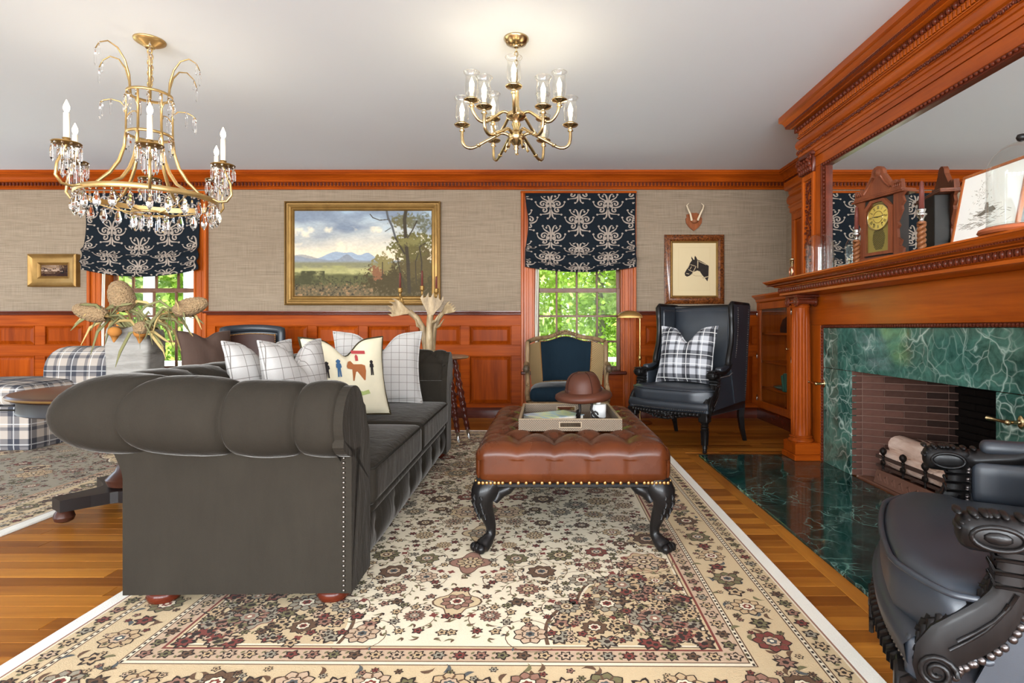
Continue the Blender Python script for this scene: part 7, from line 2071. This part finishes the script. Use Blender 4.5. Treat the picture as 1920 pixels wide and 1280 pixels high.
# ================================================================== OUTSIDE
GZ = -.55
struct(MB().box(-45, 40, 6.0, 60, GZ - .3, GZ).build('ground_lawn', plain('grass', C(110, 138, 62), .95, var=.25, scale=2), loc=(0, 20, GZ)))
struct(MB().box(-9, 6, 6.0, 9.2, GZ, -.12).build('added_bounce_slab', plain('white_bounce_surface', C(236, 232, 224), .8, var=.04), loc=(0, 7.5, GZ)))  # pale slab added below the sills, unseen, to bounce sun onto the ceiling
def leaf_mat(name, c):
    m = NT(name); nz = m.noise(m.co(), 2.5, 3); col = m.mix(nz, tuple(x * .7 for x in c[:3]) + (1,), c)
    tr = m.n('ShaderNodeBsdfTranslucent'); m.put(tr.inputs[0], col); df = m.n('ShaderNodeBsdfDiffuse'); m.put(df.inputs[0], col)
    mx = m.n('ShaderNodeMixShader'); mx.inputs[0].default_value = .45; m.t.links.new(df.outputs[0], mx.inputs[1]); m.t.links.new(tr.outputs[0], mx.inputs[2]); m.t.links.new(mx.outputs[0], m.out.inputs[0]); return m.mat
LM = [leaf_mat('spring_leaf', C(206, 222, 124)), leaf_mat('maple_leaf', C(178, 208, 96)), leaf_mat('beech_leaf', C(216, 228, 146))]
M_TRUNK = plain('grey_bark', C(128, 120, 106), .9, var=.3, scale=8)
def crown_mesh(seed, n=13000, H=6.5, R=2.6):
    g = np.random.default_rng(seed); m = MB()
    cl = [(g.normal(0, R * .42), g.normal(0, R * .42), g.uniform(.2, H)) for _ in range(70)]
    V = []; Fc = []
    for i in range(n):
        c = cl[g.integers(len(cl))]; p = np.array(c) + g.normal(0, .36, 3); s = g.uniform(.045, .095)
        a = g.normal(0, 1, 3); a /= np.linalg.norm(a); b = np.cross(a, g.normal(0, 1, 3)); b /= np.linalg.norm(b)
        k = len(V); V += [tuple(p - a * s), tuple(p + b * s * .55), tuple(p + a * s), tuple(p - b * s * .55)]; Fc.append((k, k + 1, k + 2, k + 3))
    m.add(V, Fc); return m
CR = [crown_mesh(1).mesh('foliage', LM[0]), crown_mesh(2).mesh('foliage', LM[1]), crown_mesh(3).mesh('foliage', LM[2])]
TRK = MB().tube([(0, 0, -.1), (.05, 0, 1.5), (-.03, .05, 3.5), (.06, 0, 5.5)], [.16, .13, .10, .04], 8).tube([(.0, 0, 2.2), (.6, .2, 3.4), (1.2, .1, 4.2)], [.06, .045, .02], 6).tube([(0, 0, 2.8), (-.6, -.2, 3.8), (-1.1, 0, 4.8)], [.06, .04, .02], 6).mesh('trunk', M_TRUNK, True)
spots = [(-1.1, 16.0), (1.6, 16.6), (.5, 20.5), (3.6, 17.5), (-3.6, 15.5), (-4.6, 12), (-6.8, 13.8), (-8.6, 11.8), (-9.2, 15.5), (-11.5, 14), (-13.5, 16.5), (5.5, 16)]
labs = ['leafy green tree nearest behind the lower panes of the middle window', 'leafy green tree behind the right panes of the middle window', 'tall pale tree furthest back in the middle window', 'light green tree at the right edge behind the white fence',
        'leafy tree outside to the left of the middle window', 'leafy tree outside behind the landscape painting wall', 'leafy tree outside to the right of the left window', 'green tree behind the porch columns in the left window',
        'pale tree further back in the left window', 'green tree left of the porch columns', 'distant tree at the far left outside', 'distant tree at the far right outside']
for i, ((x, y), lb) in enumerate(zip(spots, labs)):
    t = root('garden_tree', lb, 'tree', (x, y, GZ), i * 1.3, 'trees in the garden outside the windows'); s = 1.0 + .12 * (i % 3); t.scale = (s, s, s)
    place('foliage', CR[i % 3], t, (0, 0, .1), (0, 0, i * .7)); place('trunk', TRK, t)
M_WPAINT = plain('white_exterior_paint', C(206, 214, 216), .5, var=.03)
r = root('picket_fence', 'white rail fence on the lawn seen in the middle window', 'fence', (2.2, 11.2, GZ))
for k in range(9): MB().box(-1.2 + .5 * k, -1.1 + .5 * k, -.05, .05, 0, .98).build('post', M_WPAINT, r, world=False)
for z in (.25, .52, .80): MB().box(-1.2, 2.9, -.02, .02, z, z + .09).build('rail', M_WPAINT, r, world=False)
for (x, lb) in ((-5.25, 'white porch column behind the dried flowers in the left window'), (-4.72, 'white porch column at the right edge of the left window'), (-5.78, 'white porch column at the left edge of the left window')):
    r = root('porch_column', lb, 'column', (x, 7.55, -.12))
    MB().box(-.10, .10, -.10, .10, 0, .12, .01).build('base', M_WPAINT, r, world=False); MB().lathe([(.075, .12), (.08, .14), (.07, .17), (.066, 3.0)], n=20).build('shaft', M_WPAINT, r, smooth=40, world=False); MB().box(-.09, .09, -.09, .09, 3.0, 3.1, .01).build('cap', M_WPAINT, r, world=False)
r = root('porch_panelling', 'low white panelled porch parapet outside the left window', 'parapet', (-5.2, 7.75, -.12))
MB().box(-1.0, .9, -.04, .04, 0, .53, .005).build('boarding', M_WPAINT, r, world=False); MB().box(-1.02, .92, -.07, .07, .53, .58, .008).build('cap_rail', M_WPAINT, r, world=False)
